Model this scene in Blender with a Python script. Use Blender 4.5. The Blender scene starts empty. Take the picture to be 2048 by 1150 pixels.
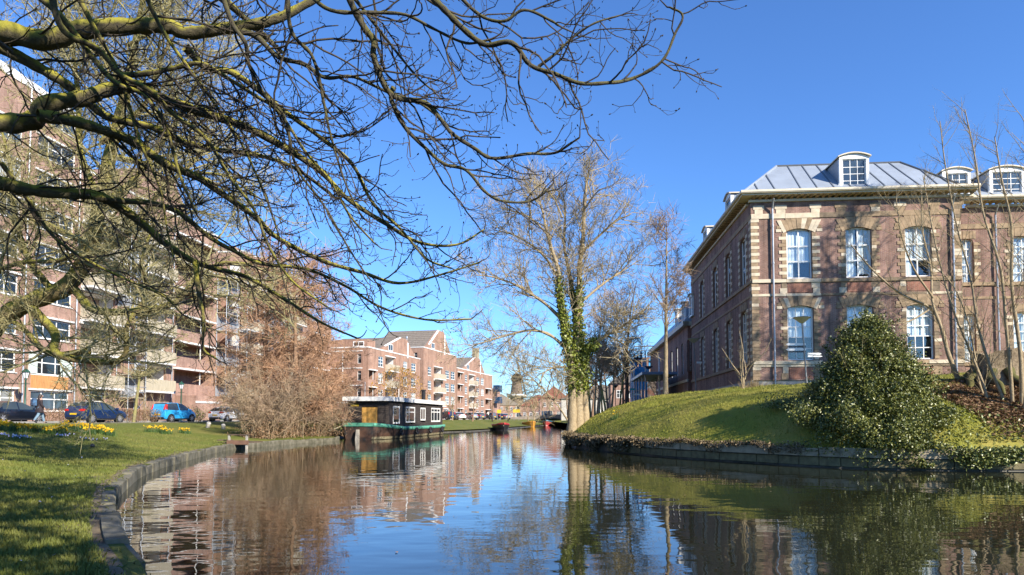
import bpy, math, random
import numpy as np
from math import sin, cos, tan, pi, radians, sqrt, atan2, exp
from mathutils import Vector, Matrix

random.seed(7)
RNG = np.random.default_rng(11)
SC = bpy.context.scene
COL = SC.collection

# ------------------------------------------------------------------ camera
F = 1365.0                  # focal length in photo pixels (photo 2048 x 1150)
PITCH = radians(2.5)
HOR = 836.0                 # photo row of the horizon
CY = HOR - F * tan(PITCH)
EYE = Vector((0.0, 0.0, 1.6))   # z = 0 is the canal's water level
cam_d = bpy.data.cameras.new("camera")
cam_d.sensor_width = 36.0
cam_d.lens = 36.0 * F / 2048
cam_d.shift_y = (CY - 575.0) / 2048
cam_d.clip_start = 0.05
cam_d.clip_end = 6000
cam = bpy.data.objects.new("camera", cam_d)
COL.objects.link(cam)
cam.location = EYE
cam.rotation_euler = (radians(90) + PITCH, 0, 0)
SC.camera = cam

# ------------------------------------------------------------------ sky and sun
SUN_EL, SUN_AZ = radians(31), radians(135)     # azimuth clockwise from +Y
world = bpy.data.worlds.new("World")
SC.world = world
world.use_nodes = True
wn = world.node_tree
bg = wn.nodes["Background"]
sky = wn.nodes.new("ShaderNodeTexSky")
sky.sky_type = 'NISHITA'
sky.sun_disc = False
sky.sun_elevation = SUN_EL
sky.sun_rotation = SUN_AZ
sky.air_density = 1.0
sky.dust_density = 0.0
sky.ozone_density = 5.0
sky.altitude = 0
tint = wn.nodes.new("ShaderNodeMix"); tint.data_type = 'RGBA'; tint.blend_type = 'MULTIPLY'
tint.inputs[0].default_value = 1.0
tint.inputs[7].default_value = (.585, .81, 1.09, 1)
wn.links.new(sky.outputs[0], tint.inputs[6])
wn.links.new(tint.outputs[2], bg.inputs[0])
bg.inputs[1].default_value = 0.12
sun_d = bpy.data.lights.new("sun", 'SUN')
sun_d.energy = 5.0
sun_d.angle = radians(0.5)
sun_d.color = (1.0, 0.93, 0.82)
sun = bpy.data.objects.new("sun", sun_d)
COL.objects.link(sun)
SUNV = Vector((sin(SUN_AZ) * cos(SUN_EL), cos(SUN_AZ) * cos(SUN_EL), sin(SUN_EL)))
sun.rotation_euler = SUNV.to_track_quat('Z', 'Y').to_euler()
sun.location = SUNV * 300
vs = SC.view_settings
vs.view_transform = 'Standard'
vs.look = 'None'
vs.gamma = 1
vs.exposure = 0.92
vs.use_curve_mapping = False
SC.cycles.max_bounces = 6
SC.cycles.diffuse_bounces = 3
SC.cycles.glossy_bounces = 3
SC.cycles.transparent_max_bounces = 8
SC.cycles.caustics_reflective = False
SC.cycles.caustics_refractive = False

# ------------------------------------------------------------------ pixel helpers (photo pixels give directions only)
def ray(u, v):
    a, b = u - 1024.0, CY - v
    d = Vector((a, F * cos(PITCH) - b * sin(PITCH), F * sin(PITCH) + b * cos(PITCH)))
    return d / d.y
def W(u, v, D):
    return EYE + ray(u, v) * D
def G(u, v, z):
    d = ray(u, v)
    return EYE + d * ((z - EYE.z) / d.z)
def XA(u, D):
    return (u - 1024.0) / F * D

# ------------------------------------------------------------------ mesh helpers
def link(name, me, m=None, parent=None):
    o = bpy.data.objects.new(name, me)
    COL.objects.link(o)
    if m is not None:
        for x in (m if isinstance(m, (list, tuple)) else [m]):
            me.materials.append(x)
    if parent is not None:
        o.parent = parent
    return o
def tag(o, label, cat, group=None, kind=None):
    if label: o["label"] = label
    if cat: o["category"] = cat
    if group: o["group"] = group
    if kind: o["kind"] = kind
    return o
def thing(name, label, cat, loc=(0, 0, 0), rz=0.0, group=None):
    o = bpy.data.objects.new(name, None)
    COL.objects.link(o)
    o.location = loc
    o.rotation_euler = (0, 0, rz)
    o.empty_display_size = 0.2
    return tag(o, label, cat, group)
def copy_tree(o, parent=None):
    c = o.copy()
    COL.objects.link(c)
    c.parent = parent
    for ch in o.children:
        copy_tree(ch, c)
    return c
def nmesh(name, V, Q, smooth=False, mi=None):
    """mesh from numpy verts (n,3) and faces (m,k)"""
    V = np.asarray(V, dtype=np.float32); Q = np.asarray(Q, dtype=np.int32)
    me = bpy.data.meshes.new(name)
    k = Q.shape[1]
    me.vertices.add(len(V)); me.vertices.foreach_set("co", V.ravel())
    me.loops.add(Q.size); me.loops.foreach_set("vertex_index", Q.ravel())
    me.polygons.add(len(Q))
    me.polygons.foreach_set("loop_start", np.arange(0, Q.size, k, dtype=np.int32))
    if smooth: me.polygons.foreach_set("use_smooth", np.ones(len(Q), dtype=bool))
    if mi is not None: me.polygons.foreach_set("material_index", np.asarray(mi, dtype=np.int32))
    me.update(calc_edges=True)
    return me
class MB:
    def __init__(s, T=None):
        s.v = []; s.f = []; s.m = []; s.T = T; s.mi = 0
    def add(s, pts, faces):
        b = len(s.v)
        s.v += [s.T(*p) if s.T else tuple(p) for p in pts]
        for f in faces:
            s.f.append([b + i for i in f]); s.m.append(s.mi)
    def box(s, x0, x1, y0, y1, z0, z1):
        s.add([(x0, y0, z0), (x1, y0, z0), (x1, y1, z0), (x0, y1, z0), (x0, y0, z1), (x1, y0, z1), (x1, y1, z1), (x0, y1, z1)],
              [(3, 2, 1, 0), (4, 5, 6, 7), (0, 1, 5, 4), (1, 2, 6, 5), (2, 3, 7, 6), (3, 0, 4, 7)])
    def quad(s, a, b, c, d):
        s.add([a, b, c, d], [(0, 1, 2, 3)])
    def prism(s, A, B):
        """two matching outlines joined"""
        n = len(A)
        s.add(list(A) + list(B), [tuple(range(n))[::-1], tuple(range(n, 2 * n))] + [(i, (i + 1) % n, n + (i + 1) % n, n + i) for i in range(n)])
    def tube(s, p, q, r, r2=None, n=8):
        p, q = Vector(p), Vector(q)
        r2 = r if r2 is None else r2
        d = (q - p).normalized()
        a = d.orthogonal().normalized(); b = d.cross(a)
        A = [p + (a * cos(2 * pi * i / n) + b * sin(2 * pi * i / n)) * r for i in range(n)]
        B = [q + (a * cos(2 * pi * i / n) + b * sin(2 * pi * i / n)) * r2 for i in range(n)]
        s.prism([tuple(x) for x in A], [tuple(x) for x in B])
    def lathe(s, prof, n=12, c=(0, 0, 0)):
        b = len(s.v)
        pts = [(c[0] + r * cos(2 * pi * i / n), c[1] + r * sin(2 * pi * i / n), c[2] + z) for r, z in prof for i in range(n)]
        fs = [(j * n + i, j * n + (i + 1) % n, (j + 1) * n + (i + 1) % n, (j + 1) * n + i) for j in range(len(prof) - 1) for i in range(n)]
        fs += [tuple(range(n))[::-1], tuple(range((len(prof) - 1) * n, len(prof) * n))]
        s.add(pts, fs)
    def mesh(s, name, smooth=False):
        me = bpy.data.meshes.new(name)
        me.from_pydata(s.v, [], s.f)
        if any(s.m): me.polygons.foreach_set("material_index", s.m)
        if smooth: me.polygons.foreach_set("use_smooth", [True] * len(s.f))
        me.update()
        return me
    def build(s, name, m, parent=None, smooth=False, bevel=0):
        o = link(name, s.mesh(name, smooth), m, parent)
        if bevel:
            b = o.modifiers.new("bevel", 'BEVEL'); b.width = bevel; b.segments = 2; b.limit_method = 'ANGLE'
        return o
def tubes(polys, name, m, parent=None, smooth=True, sides=None):
    """polys: list of (points, radii). one mesh of tapering tubes"""
    groups = {}
    for pts, rad in polys:
        n = sides or (9 if rad[0] > .09 else 6 if rad[0] > .03 else 4 if rad[0] > .022 else 3)
        groups.setdefault(n, []).append((pts, rad))
    VV, QQ, base = [], [], 0
    ref = np.array([0.31, 0.95, 0.05])
    for n, L in groups.items():
        P = np.concatenate([np.asarray(p, dtype=float) for p, _ in L])
        R = np.concatenate([np.asarray(r, dtype=float) for _, r in L])
        lens = np.array([len(p) for p, _ in L])
        T = np.empty_like(P)
        T[1:-1] = P[2:] - P[:-2]; T[0] = P[1] - P[0]; T[-1] = P[-1] - P[-2]
        ends = np.cumsum(lens) - 1; starts = ends - lens + 1
        T[starts] = P[starts + 1] - P[starts]; T[ends] = P[ends] - P[ends - 1]
        T /= np.linalg.norm(T, axis=1, keepdims=True) + 1e-9
        A = np.cross(T, ref); A /= np.linalg.norm(A, axis=1, keepdims=True) + 1e-9
        B = np.cross(T, A)
        ang = 2 * pi * np.arange(n) / n
        V = P[:, None, :] + R[:, None, None] * (np.cos(ang)[None, :, None] * A[:, None, :] + np.sin(ang)[None, :, None] * B[:, None, :])
        idx = np.setdiff1d(np.arange(len(P)), ends)
        i = np.arange(n); j = (i + 1) % n
        Q = np.stack([idx[:, None] * n + i, idx[:, None] * n + j, (idx[:, None] + 1) * n + j, (idx[:, None] + 1) * n + i], axis=-1).reshape(-1, 4)
        VV.append(V.reshape(-1, 3)); QQ.append(Q + base); base += len(P) * n
    me = nmesh(name, np.concatenate(VV), np.concatenate(QQ), smooth)
    return link(name, me, m, parent)
def leaves_mesh(name, C, size, m, parent=None, up=0.3, aspect=.55, nrm=None, jit=.8):
    """one bent diamond (two triangles each way) for every centre in C"""
    n = len(C)
    d = RNG.normal(size=(n, 3)); d /= np.linalg.norm(d, axis=1, keepdims=True)
    w = RNG.normal(size=(n, 3)) if nrm is None else nrm + RNG.normal(size=(n, 3)) * jit
    if nrm is None: w[:, 2] += up
    w /= np.linalg.norm(w, axis=1, keepdims=True)
    d = np.cross(w, d); d /= np.linalg.norm(d, axis=1, keepdims=True) + 1e-9
    s = np.cross(w, d)
    L = (size * RNG.uniform(.6, 1.3, n))[:, None]
    V = np.stack([C - d * L * .5, C + s * L * aspect * .5 + w * L * .1, C + d * L * .5, C - s * L * aspect * .5 + w * L * .1], axis=1).reshape(-1, 3)
    b = np.arange(n)[:, None] * 4
    Q = np.concatenate([b + np.array([0, 1, 2]), b + np.array([0, 2, 3])])
    return link(name, nmesh(name, V, Q), m, parent)

# ------------------------------------------------------------------ materials
MATS = {}
def new_mat(name):
    m = bpy.data.materials.new(name); m.use_nodes = True
    MATS[name] = m
    return m, m.node_tree, m.node_tree.nodes["Principled BSDF"]
def noise(nt, scale, detail=4, vec=None, rough=.6):
    n = nt.nodes.new("ShaderNodeTexNoise"); n.inputs["Scale"].default_value = scale; n.inputs["Detail"].default_value = detail; n.inputs["Roughness"].default_value = rough
    if vec is not None: nt.links.new(vec, n.inputs["Vector"])
    return n
def ramp(nt, fac, stops):
    r = nt.nodes.new("ShaderNodeValToRGB")
    e = r.color_ramp.elements
    while len(e) < len(stops): e.new(0.5)
    for x, (p, c) in zip(e, stops): x.position = p; x.color = (*c, 1)
    nt.links.new(fac, r.inputs[0])
    return r
def mixc(nt, a, b, fac, mode='MIX'):
    n = nt.nodes.new("ShaderNodeMix"); n.data_type = 'RGBA'; n.blend_type = mode
    for sock, val in ((n.inputs[0], fac), (n.inputs[6], a), (n.inputs[7], b)):
        if isinstance(val, (int, float)): sock.default_value = val
        elif isinstance(val, tuple): sock.default_value = (*val, 1)
        else: nt.links.new(val, sock)
    return n.outputs[2]
def coords(nt, which="Object", scale=None):
    t = nt.nodes.new("ShaderNodeTexCoord").outputs[which]
    if scale:
        mp = nt.nodes.new("ShaderNodeMapping"); mp.inputs["Scale"].default_value = scale
        nt.links.new(t, mp.inputs[0]); return mp.outputs[0]
    return t
def bump(nt, bs, h, strength, dist=.02):
    b = nt.nodes.new("ShaderNodeBump"); b.inputs["Strength"].default_value = strength; b.inputs["Distance"].default_value = dist
    nt.links.new(h, b.inputs["Height"]); nt.links.new(b.outputs[0], bs.inputs["Normal"])
def mat(name, col, rough=.65, var=.22, scale=3.0, bmp=.0, bscale=40, metal=0, spec=.5, stretch=None, second=None):
    m, nt, bs = new_mat(name)
    v = coords(nt, "Object", stretch)
    n = noise(nt, scale, 5, v)
    lo = tuple(c * (1 - var) for c in col); hi = tuple(min(1, c * (1 + var)) for c in col)
    stops = [(.3, lo), (.7, hi)] if second is None else [(.36, col), (.62, second)]
    nt.links.new(ramp(nt, n.outputs[0], stops).outputs[0], bs.inputs["Base Color"])
    bs.inputs["Roughness"].default_value = rough
    bs.inputs["Metallic"].default_value = metal
    bs.inputs["Specular IOR Level"].default_value = spec
    if bmp:
        n2 = noise(nt, bscale, 6, v); bump(nt, bs, n2.outputs[0], bmp)
    return m
def brick_mat(name, c1, c2, mortar, bw=.22, rh=.065, dirt=.35):
    m, nt, bs = new_mat(name)
    t = coords(nt)
    sp = nt.nodes.new("ShaderNodeSeparateXYZ"); nt.links.new(t, sp.inputs[0])
    ad = nt.nodes.new("ShaderNodeMath"); nt.links.new(sp.outputs[0], ad.inputs[0]); nt.links.new(sp.outputs[1], ad.inputs[1])
    cb = nt.nodes.new("ShaderNodeCombineXYZ"); nt.links.new(ad.outputs[0], cb.inputs[0]); nt.links.new(sp.outputs[2], cb.inputs[1])
    b = nt.nodes.new("ShaderNodeTexBrick")
    nt.links.new(cb.outputs[0], b.inputs["Vector"])
    b.inputs["Scale"].default_value = 1; b.inputs["Brick Width"].default_value = bw; b.inputs["Row Height"].default_value = rh
    b.inputs["Mortar Size"].default_value = .009; b.inputs["Mortar Smooth"].default_value = .2
    b.inputs["Color1"].default_value = (*c1, 1); b.inputs["Color2"].default_value = (*c2, 1); b.inputs["Mortar"].default_value = (*mortar, 1)
    n = noise(nt, .55, 6, t)
    r = ramp(nt, n.outputs[0], [(.3, (1 - dirt,) * 3), (.65, (1, 1, 1))])
    n3 = noise(nt, 5, 4, t)
    r3 = ramp(nt, n3.outputs[0], [(.35, (.82, .8, .8)), (.65, (1.0, 1.0, 1.0))])
    c = mixc(nt, b.outputs[0], r.outputs[0], 1.0, 'MULTIPLY')
    c = mixc(nt, c, r3.outputs[0], 1.0, 'MULTIPLY')
    st_ = noise(nt, 1.0, 5, coords(nt, "Object", (2.2, 2.2, .16)), .65)
    c = mixc(nt, c, ramp(nt, st_.outputs[0], [(.33, (1 - dirt * .9, 1 - dirt * .92, 1 - dirt * .95)), (.56, (1, 1, 1))]).outputs[0], 1.0, 'MULTIPLY')
    nt.links.new(c, bs.inputs["Base Color"])
    bs.inputs["Roughness"].default_value = .85; bs.inputs["Specular IOR Level"].default_value = .25
    bump(nt, bs, b.outputs["Fac"], -.4, .01)
    return m
def glass_mat(name, col=(.02, .025, .03), rough=.03, var=.4):
    m, nt, bs = new_mat(name)
    n = noise(nt, .35, 2, coords(nt))
    nt.links.new(ramp(nt, n.outputs[0], [(.35, tuple(c * (1 - var) for c in col)), (.65, tuple(c * (1 + var) for c in col))]).outputs[0], bs.inputs["Base Color"])
    bs.inputs["Roughness"].default_value = rough; bs.inputs["Specular IOR Level"].default_value = .9
    n2 = noise(nt, 1.2, 2, coords(nt)); bump(nt, bs, n2.outputs[0], .08, .02)
    return m
def clear_glass(name):
    m, nt, bs = new_mat(name)
    out = nt.nodes["Material Output"]
    nt.nodes.remove(bs)
    tr = nt.nodes.new("ShaderNodeBsdfTransparent"); tr.inputs[0].default_value = (.95, .98, .99, 1)
    gl = nt.nodes.new("ShaderNodeBsdfGlossy"); gl.inputs["Roughness"].default_value = .02
    lw = nt.nodes.new("ShaderNodeLayerWeight"); lw.inputs[0].default_value = .5
    pw = nt.nodes.new("ShaderNodeMath"); pw.operation = 'POWER'; pw.inputs[1].default_value = 4.0; nt.links.new(lw.outputs["Facing"], pw.inputs[0])
    fr = nt.nodes.new("ShaderNodeMath"); fr.operation = 'MULTIPLY_ADD'; fr.inputs[1].default_value = .8; fr.inputs[2].default_value = .08; nt.links.new(pw.outputs[0], fr.inputs[0])
    n2 = noise(nt, 1.5, 2, coords(nt)); b = nt.nodes.new("ShaderNodeBump"); b.inputs["Strength"].default_value = .1; b.inputs["Distance"].default_value = .02
    nt.links.new(n2.outputs[0], b.inputs["Height"]); nt.links.new(b.outputs[0], gl.inputs["Normal"])
    mx = nt.nodes.new("ShaderNodeMixShader")
    nt.links.new(fr.outputs[0], mx.inputs[0]); nt.links.new(tr.outputs[0], mx.inputs[1]); nt.links.new(gl.outputs[0], mx.inputs[2])
    nt.links.new(mx.outputs[0], out.inputs[0])
    return m

M_white = mat("white_paint", (.78, .77, .73), .45, .08, 2)
M_cream = mat("cream_paint", (.74, .68, .55), .5, .12, 2)
M_brick_l = brick_mat("red_brick", (.50, .285, .205), (.42, .225, .16), (.46, .38, .32))
M_brick_l2 = brick_mat("red_brick_far", (.50, .285, .195), (.43, .23, .155), (.43, .33, .26))
M_brick_r = brick_mat("old_brick", (.42, .22, .16), (.29, .145, .115), (.42, .36, .30), dirt=.5)
M_brick_o = brick_mat("orange_brick", (.40, .16, .10), (.33, .13, .08), (.34, .25, .2), dirt=.25)
M_stone = mat("pale_sandstone", (.56, .47, .34), .8, .22, 2.5, .15, 30)
M_stone_b = mat("weathered_sandstone", (.30, .21, .125), .85, .35, 3, .2, 30)
M_stone_d = mat("sooty_sandstone", (.19, .14, .09), .85, .4, 3, .2, 30)
M_plinth = mat("grey_plinth_stone", (.36, .34, .31), .8, .2, 2, .15, 20)
M_zinc = mat("zinc_sheet", (.30, .335, .375), .5, .14, .8, .03, 8, metal=.15)
M_zinc_d = mat("zinc_seam", (.16, .18, .2), .5, .12, 2, metal=.3)
M_lead = mat("dark_lead", (.11, .115, .12), .5, .15, 2, metal=.2)
M_pipe = mat("galvanised_pipe", (.35, .37, .40), .4, .15, 4, metal=.5)
M_glass = glass_mat("dark_window_glass")
M_glass_b = glass_mat("blue_window_glass", (.05, .075, .10))
M_glass_c = glass_mat("curtained_window_glass", (.30, .31, .30), .08, .5)
M_clear = clear_glass("clear_window_glass")
M_curtain = mat("white_curtain", (.85, .87, .86), .9, .1, 6, stretch=(9, 9, .4))
M_dark_room = mat("dark_room_backing", (.10, .10, .095), .9, .4, .6)  # dimness of the unlit rooms put into the colour
M_pale = mat("pale_panel", (.55, .62, .55), .5, .08, 2)
M_wood_o = mat("orange_wood", (.50, .25, .09), .6, .25, 2.5, stretch=(6, 6, .5))
M_slat = mat("weathered_slats", (.46, .40, .29), .8, .25, 3, stretch=(5, 5, .4))
M_slab = mat("white_concrete", (.70, .68, .64), .7, .1, 1.5)
M_tile = mat("grey_roof_tiles", (.20, .165, .13), .8, .3, 3, .2, 18)
M_steel = mat("scaffold_steel", (.42, .44, .46), .4, .15, 5, metal=.6)
M_net = mat("scaffold_net", (.24, .25, .27), .8, .25, 2)
M_black = mat("black_paint", (.018, .018, .02), .4, .3, 4)
M_green = mat("dark_green_paint", (.02, .075, .05), .4, .2, 4)
M_concrete = mat("concrete", (.34, .31, .26), .85, .3, 2.2, .25, 25)
# ================================================================== the setting: water, banks, road
def spline(P, step):
    """Catmull-Rom through 2-D points, resampled"""
    P = [np.array(p, float) for p in P]
    out = []
    for i in range(len(P) - 1):
        a, b, c, d = P[max(i - 1, 0)], P[i], P[i + 1], P[min(i + 2, len(P) - 1)]
        st = step(b) if callable(step) else step
        n = max(2, int(np.linalg.norm(c - b) / st))
        L = np.linalg.norm(c - b)
        ta = (c - a) / np.linalg.norm(c - a) * L; tb = (d - b) / np.linalg.norm(d - b) * L
        for k in range(n):
            t = k / n
            out.append((2 * t ** 3 - 3 * t * t + 1) * b + (t ** 3 - 2 * t * t + t) * ta + (3 * t * t - 2 * t ** 3) * c + (t ** 3 - t * t) * tb)
    out.append(P[-1])
    return np.array(out)
stp = lambda p: .35 if p[1] < 50 else 1.5 if p[1] < 200 else 60
LB = spline([(-1.4, -25), (-1.5, -8), (-1.7, 1.2), (-2.2, 3.9), (-3.1, 5.87), (-4.37, 7.7), (-6.14, 10.6), (-7.9, 13.7), (-10.6, 20), (-12.8, 28), (-14.2, 34.6), (-13.9, 39), (-13.25, 43),
             (-12.3, 48.3), (-13.2, 50.6), (-14.3, 53.5), (-13.9, 58), (-11.8, 66), (-8.6, 73), (-5.0, 81), (-1.8, 95), (1.6, 115), (8.2, 150), (16.5, 176), (30, 210), (60, 320), (200, 1500)], stp)
RB = spline([(600, 16), (60, 19.2), (30, 20.4), (15.4, 20.6), (13.2, 20.7), (10.8, 21.6), (8.6, 24.2), (6.3, 28), (4.5, 33), (3.45, 38), (3.7, 43), (4.6, 52),
             (7, 75), (10.6, 105), (17, 145), (24, 175), (30.05, 210), (60.05, 320), (200.05, 1500)], stp)
def dist(P, X, Y):
    Pk = P[(P[:, 1] < 260) & (np.abs(P[:, 0]) < 130)]
    X = np.asarray(X, float).ravel(); Y = np.asarray(Y, float).ravel()
    out = np.empty(len(X))
    for i in range(0, len(X), 8000):
        d = (X[i:i + 8000, None] - Pk[None, :, 0]) ** 2 + (Y[i:i + 8000, None] - Pk[None, :, 1]) ** 2
        out[i:i + 8000] = np.sqrt(d.min(axis=1))
    return out
def sm(t):
    t = np.clip(t, 0, 1); return t * t * (3 - 2 * t)
def hl(X, Y):
    s = dist(LB, X, Y)
    lump = .03 * np.sin(np.asarray(X).ravel() * 1.3) * np.sin(np.asarray(Y).ravel() * .9) * sm(s / 3) * (1 - sm((s - 7) / 4))
    return .245 + 1.005 * sm(s / 11.0) ** .8 + lump
def hr(X, Y):
    X = np.asarray(X, float).ravel(); Y = np.asarray(Y, float).ravel()
    s = dist(RB, X, Y)
    far = 1 - sm((Y - 48) / 30)
    up = 2.8 * (1 - np.exp(-s / 3.1)) + .05 * np.clip(X - 14, 0, 14)
    lump = (.06 * np.sin(X * .9 + 1) * np.sin(Y * .7) + .045 * np.sin(X * 2.3 + Y * .8) * np.sin(Y * 1.9 - X * .6) + .02 * np.sin(X * 5.1 - Y * 3.3)) * sm(s / 1.5) * (1 - sm((s - 9) / 4))
    return .56 + up * (.25 + .75 * far) + lump
def hl1(x, y): return float(hl([x], [y])[0])
def ground_hit(px, py, h=None):
    """where a photo pixel's ray meets the bank"""
    h = h or hl1; d = ray(px, py); t = 4.0
    while t < 60:
        p = EYE + d * t
        if p.z <= h(p.x, p.y): return p
        t += .15
    return EYE + d * 60
def hr1(x, y): return float(hr([x], [y])[0])
def strip(name, P, offs, direction, h, m):
    n, k = len(P), len(offs)
    X = P[:, 0][:, None] + np.array(offs)[None, :] * direction[0](P)[:, None]
    Y = P[:, 1][:, None] + np.array(offs)[None, :] * direction[1](P)[:, None]
    Z = h(X, Y).reshape(n, k)
    V = np.stack([X, Y, Z], axis=-1).reshape(-1, 3)
    i, j = np.meshgrid(np.arange(n - 1), np.arange(k - 1), indexing='ij')
    a = (i * k + j).ravel()
    return link(name, nmesh(name, V, np.stack([a, a + 1, a + k + 1, a + k], axis=-1), True), m)
def lawn_mat(name, g1, g2, dry, soil):
    m, nt, bs = new_mat(name)
    t = coords(nt)
    a = noise(nt, .45, 6, t); b = noise(nt, 9, 6, t, .7); c = noise(nt, 1.7, 5, t, .7)
    col = ramp(nt, b.outputs[0], [(.3, g1), (.7, g2)]).outputs[0]
    f = ramp(nt, a.outputs[0], [(.45, (0, 0, 0)), (.7, (1, 1, 1))]).outputs[0]
    col = mixc(nt, col, dry, f)
    f2 = ramp(nt, c.outputs[0], [(.6, (0, 0, 0)), (.72, (1, 1, 1))]).outputs[0]
    col = mixc(nt, col, soil, f2)
    nt.links.new(col, bs.inputs["Base Color"])
    bs.inputs["Roughness"].default_value = .9; bs.inputs["Specular IOR Level"].default_value = .15
    bump(nt, bs, b.outputs[0], .8, .05)
    return m
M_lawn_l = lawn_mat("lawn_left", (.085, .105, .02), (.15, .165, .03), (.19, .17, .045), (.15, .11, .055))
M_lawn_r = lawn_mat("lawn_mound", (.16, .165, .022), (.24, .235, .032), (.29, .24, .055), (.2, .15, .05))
OFF = [0, .12, .3, .6, 1, 1.5, 2.1, 2.8, 3.6, 4.5, 5.5, 6.6, 7.8, 9, 10.3, 11.6, 13, 15, 17, 20, 24, 30, 40, 70, 200, 1800]
one = lambda v: (lambda P: np.full(len(P), float(v)))
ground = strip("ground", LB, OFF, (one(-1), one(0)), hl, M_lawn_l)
tag(ground, "grassy left bank rising from the canal kerb to the street", "lawn", kind="structure")
# the mound: inland direction swings from away-from-camera (near bank) to the right (canal side)
def rdx(P): return np.where(P[:, 1] < 45, sm((P[:, 1] - 24) / 16) * .98 + .0, 1.0) + np.clip((P[:, 0] - 15) / 60, 0, .35)
def rdy(P): return np.where(P[:, 1] < 45, 1 - .97 * sm((P[:, 1] - 24) / 16), .03)
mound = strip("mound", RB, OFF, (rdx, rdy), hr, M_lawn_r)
tag(mound, "grassy mound on the right bank in front of the old brick building", "lawn", kind="structure")

# water ------------------------------------------------------------------
m, nt, bs = new_mat("canal_water")
t = coords(nt)
bs.inputs["Base Color"].default_value = (.022, .026, .014, 1)
n0 = noise(nt, .25, 3, t)
nt.links.new(ramp(nt, n0.outputs[0], [(.3, (.012, .014, .008)), (.7, (.022, .023, .012))]).outputs[0], bs.inputs["Base Color"])
bs.inputs["Roughness"].default_value = .015
bs.inputs["IOR"].default_value = 1.4
bs.inputs["Specular IOR Level"].default_value = .62
w1 = noise(nt, 1.3, 2, coords(nt, "Object", (.8, 1.25, 1)), .45)
w2 = noise(nt, 5.0, 2, coords(nt, "Object", (.7, 1.3, 1)), .5)
w3 = noise(nt, .12, 2, t)
patch = ramp(nt, w3.outputs[0], [(.35, (.12, .12, .12)), (.65, (.75, .75, .75))]).outputs[0]
mm = nt.nodes.new("ShaderNodeMath"); mm.operation = 'MULTIPLY'; nt.links.new(w2.outputs[0], mm.inputs[0]); nt.links.new(patch, mm.inputs[1])
m2 = nt.nodes.new("ShaderNodeMath"); m2.operation = 'MULTIPLY_ADD'; nt.links.new(mm.outputs[0], m2.inputs[0]); m2.inputs[1].default_value = .16; nt.links.new(w1.outputs[0], m2.inputs[2])
bump(nt, bs, m2.outputs[0], .24, .03)
M_water = m
mb = MB(); mb.quad((-70, -60, 0), (700, -60, 0), (700, 260, 0), (-70, 260, 0))
tag(mb.build("water", M_water), "calm canal water mirroring sky and trees", "water", kind="structure")
mb = MB(); mb.quad((-3000, -3000, -1.3), (3000, -3000, -1.3), (3000, 3000, -1.3), (-3000, 3000, -1.3))
tag(mb.build("terrain", mat("far_soil", (.10, .09, .05), .9)), "flat land below the scene", "terrain", kind="structure")

# kerb on the left bank, one stone at a time ------------------------------
M_kerb = mat("kerb_stone", (.075, .07, .042), .85, .45, 2.6, .6, 14, second=(.185, .165, .115))
M_quay = mat("wet_quay_wall", (.075, .068, .05), .6, .4, 3, .3, 14)
quay = thing("quay_wall", "stone kerb curving along the left lawn at the waterline", "quay", (LB[60][0], LB[60][1], 0))
def along(P, y0, y1): return P[(P[:, 1] >= y0) & (P[:, 1] <= y1)]
def offset_line(P, w):
    T = np.gradient(P, axis=0); T /= np.linalg.norm(T, axis=1, keepdims=True)
    return P + np.stack([-T[:, 1], T[:, 0]], axis=1) * w
def wall_strip(name, P, w, z0, z1, m, parent):
    A, B = offset_line(P, 0), offset_line(P, w)
    n = len(P); o = np.array(parent.location[:2]) if parent else np.zeros(2)
    V = np.concatenate([np.c_[A - o, np.full(n, z0)], np.c_[A - o, np.full(n, z1)], np.c_[B - o, np.full(n, z1)]])
    i = np.arange(n - 1)
    Q = np.concatenate([np.stack([i, i + 1, n + i + 1, n + i], 1), np.stack([n + i, n + i + 1, 2 * n + i + 1, 2 * n + i], 1)])
    return link(name, nmesh(name, V, Q), m, parent)
def stones(P, length, w, z0, z1, out, name, m, parent, gap=.012, jit=.012):
    seg = np.linalg.norm(np.diff(P, axis=0), axis=1); cum = np.r_[0, np.cumsum(seg)]
    pos = 0
    at = lambda s: np.array([np.interp(s, cum, P[:, 0]), np.interp(s, cum, P[:, 1])])
    o = np.array(parent.location[:2])
    while pos < cum[-1] - .3:
        L = length * random.uniform(.85, 1.15)
        a, b = at(pos + gap), at(min(pos + L - gap, cum[-1]))
        c = at(min(pos + L / 2, cum[-1]))
        pts = []
        for p, q in ((a, c), (c, (a + b) / 2 + (c - (a + b) / 2)), (b, c)):
            pts.append(p)
        tdir = (b - a) / np.linalg.norm(b - a); nrm = np.array([-tdir[1], tdir[0]])
        j = random.uniform(-jit, jit); dz = random.uniform(-jit, jit)
        ring = [p - nrm * (out + j) for p in (a, c, b)] + [p + nrm * w for p in (b, c, a)]
        be = .03
        ring2 = [p - nrm * (out + j - be) for p in (a, c, b)] + [p + nrm * w for p in (b, c, a)]
        mb = MB()
        A = [(x - o[0], y - o[1], z0) for x, y in ring]; B = [(x - o[0], y - o[1], z1 - be + dz) for x, y in ring]; C = [(x - o[0], y - o[1], z1 + dz) for x, y in ring2]
        n = 6
        mb.add(A + B + C, [tuple(range(5, -1, -1)), tuple(range(12, 18))] + [(k * n + i, k * n + (i + 1) % n, (k + 1) * n + (i + 1) % n, (k + 1) * n + i) for k in (0, 1) for i in range(n)])
        mb.build(name, m, parent)
        pos += L
wall_strip("wall_face", LB[LB[:, 1] < 260], .3, -1.2, .1, M_quay, quay)
stones(along(LB, 3.0, 51), 1.05, .17, -.15, .265, .05, "kerb_stone", M_kerb, quay, gap=.02, jit=.035)
bankw = thing("bank_edging", "timber and stone edging below the right mound", "quay", (10, 22, 0))
RBr = RB[::-1]
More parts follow.
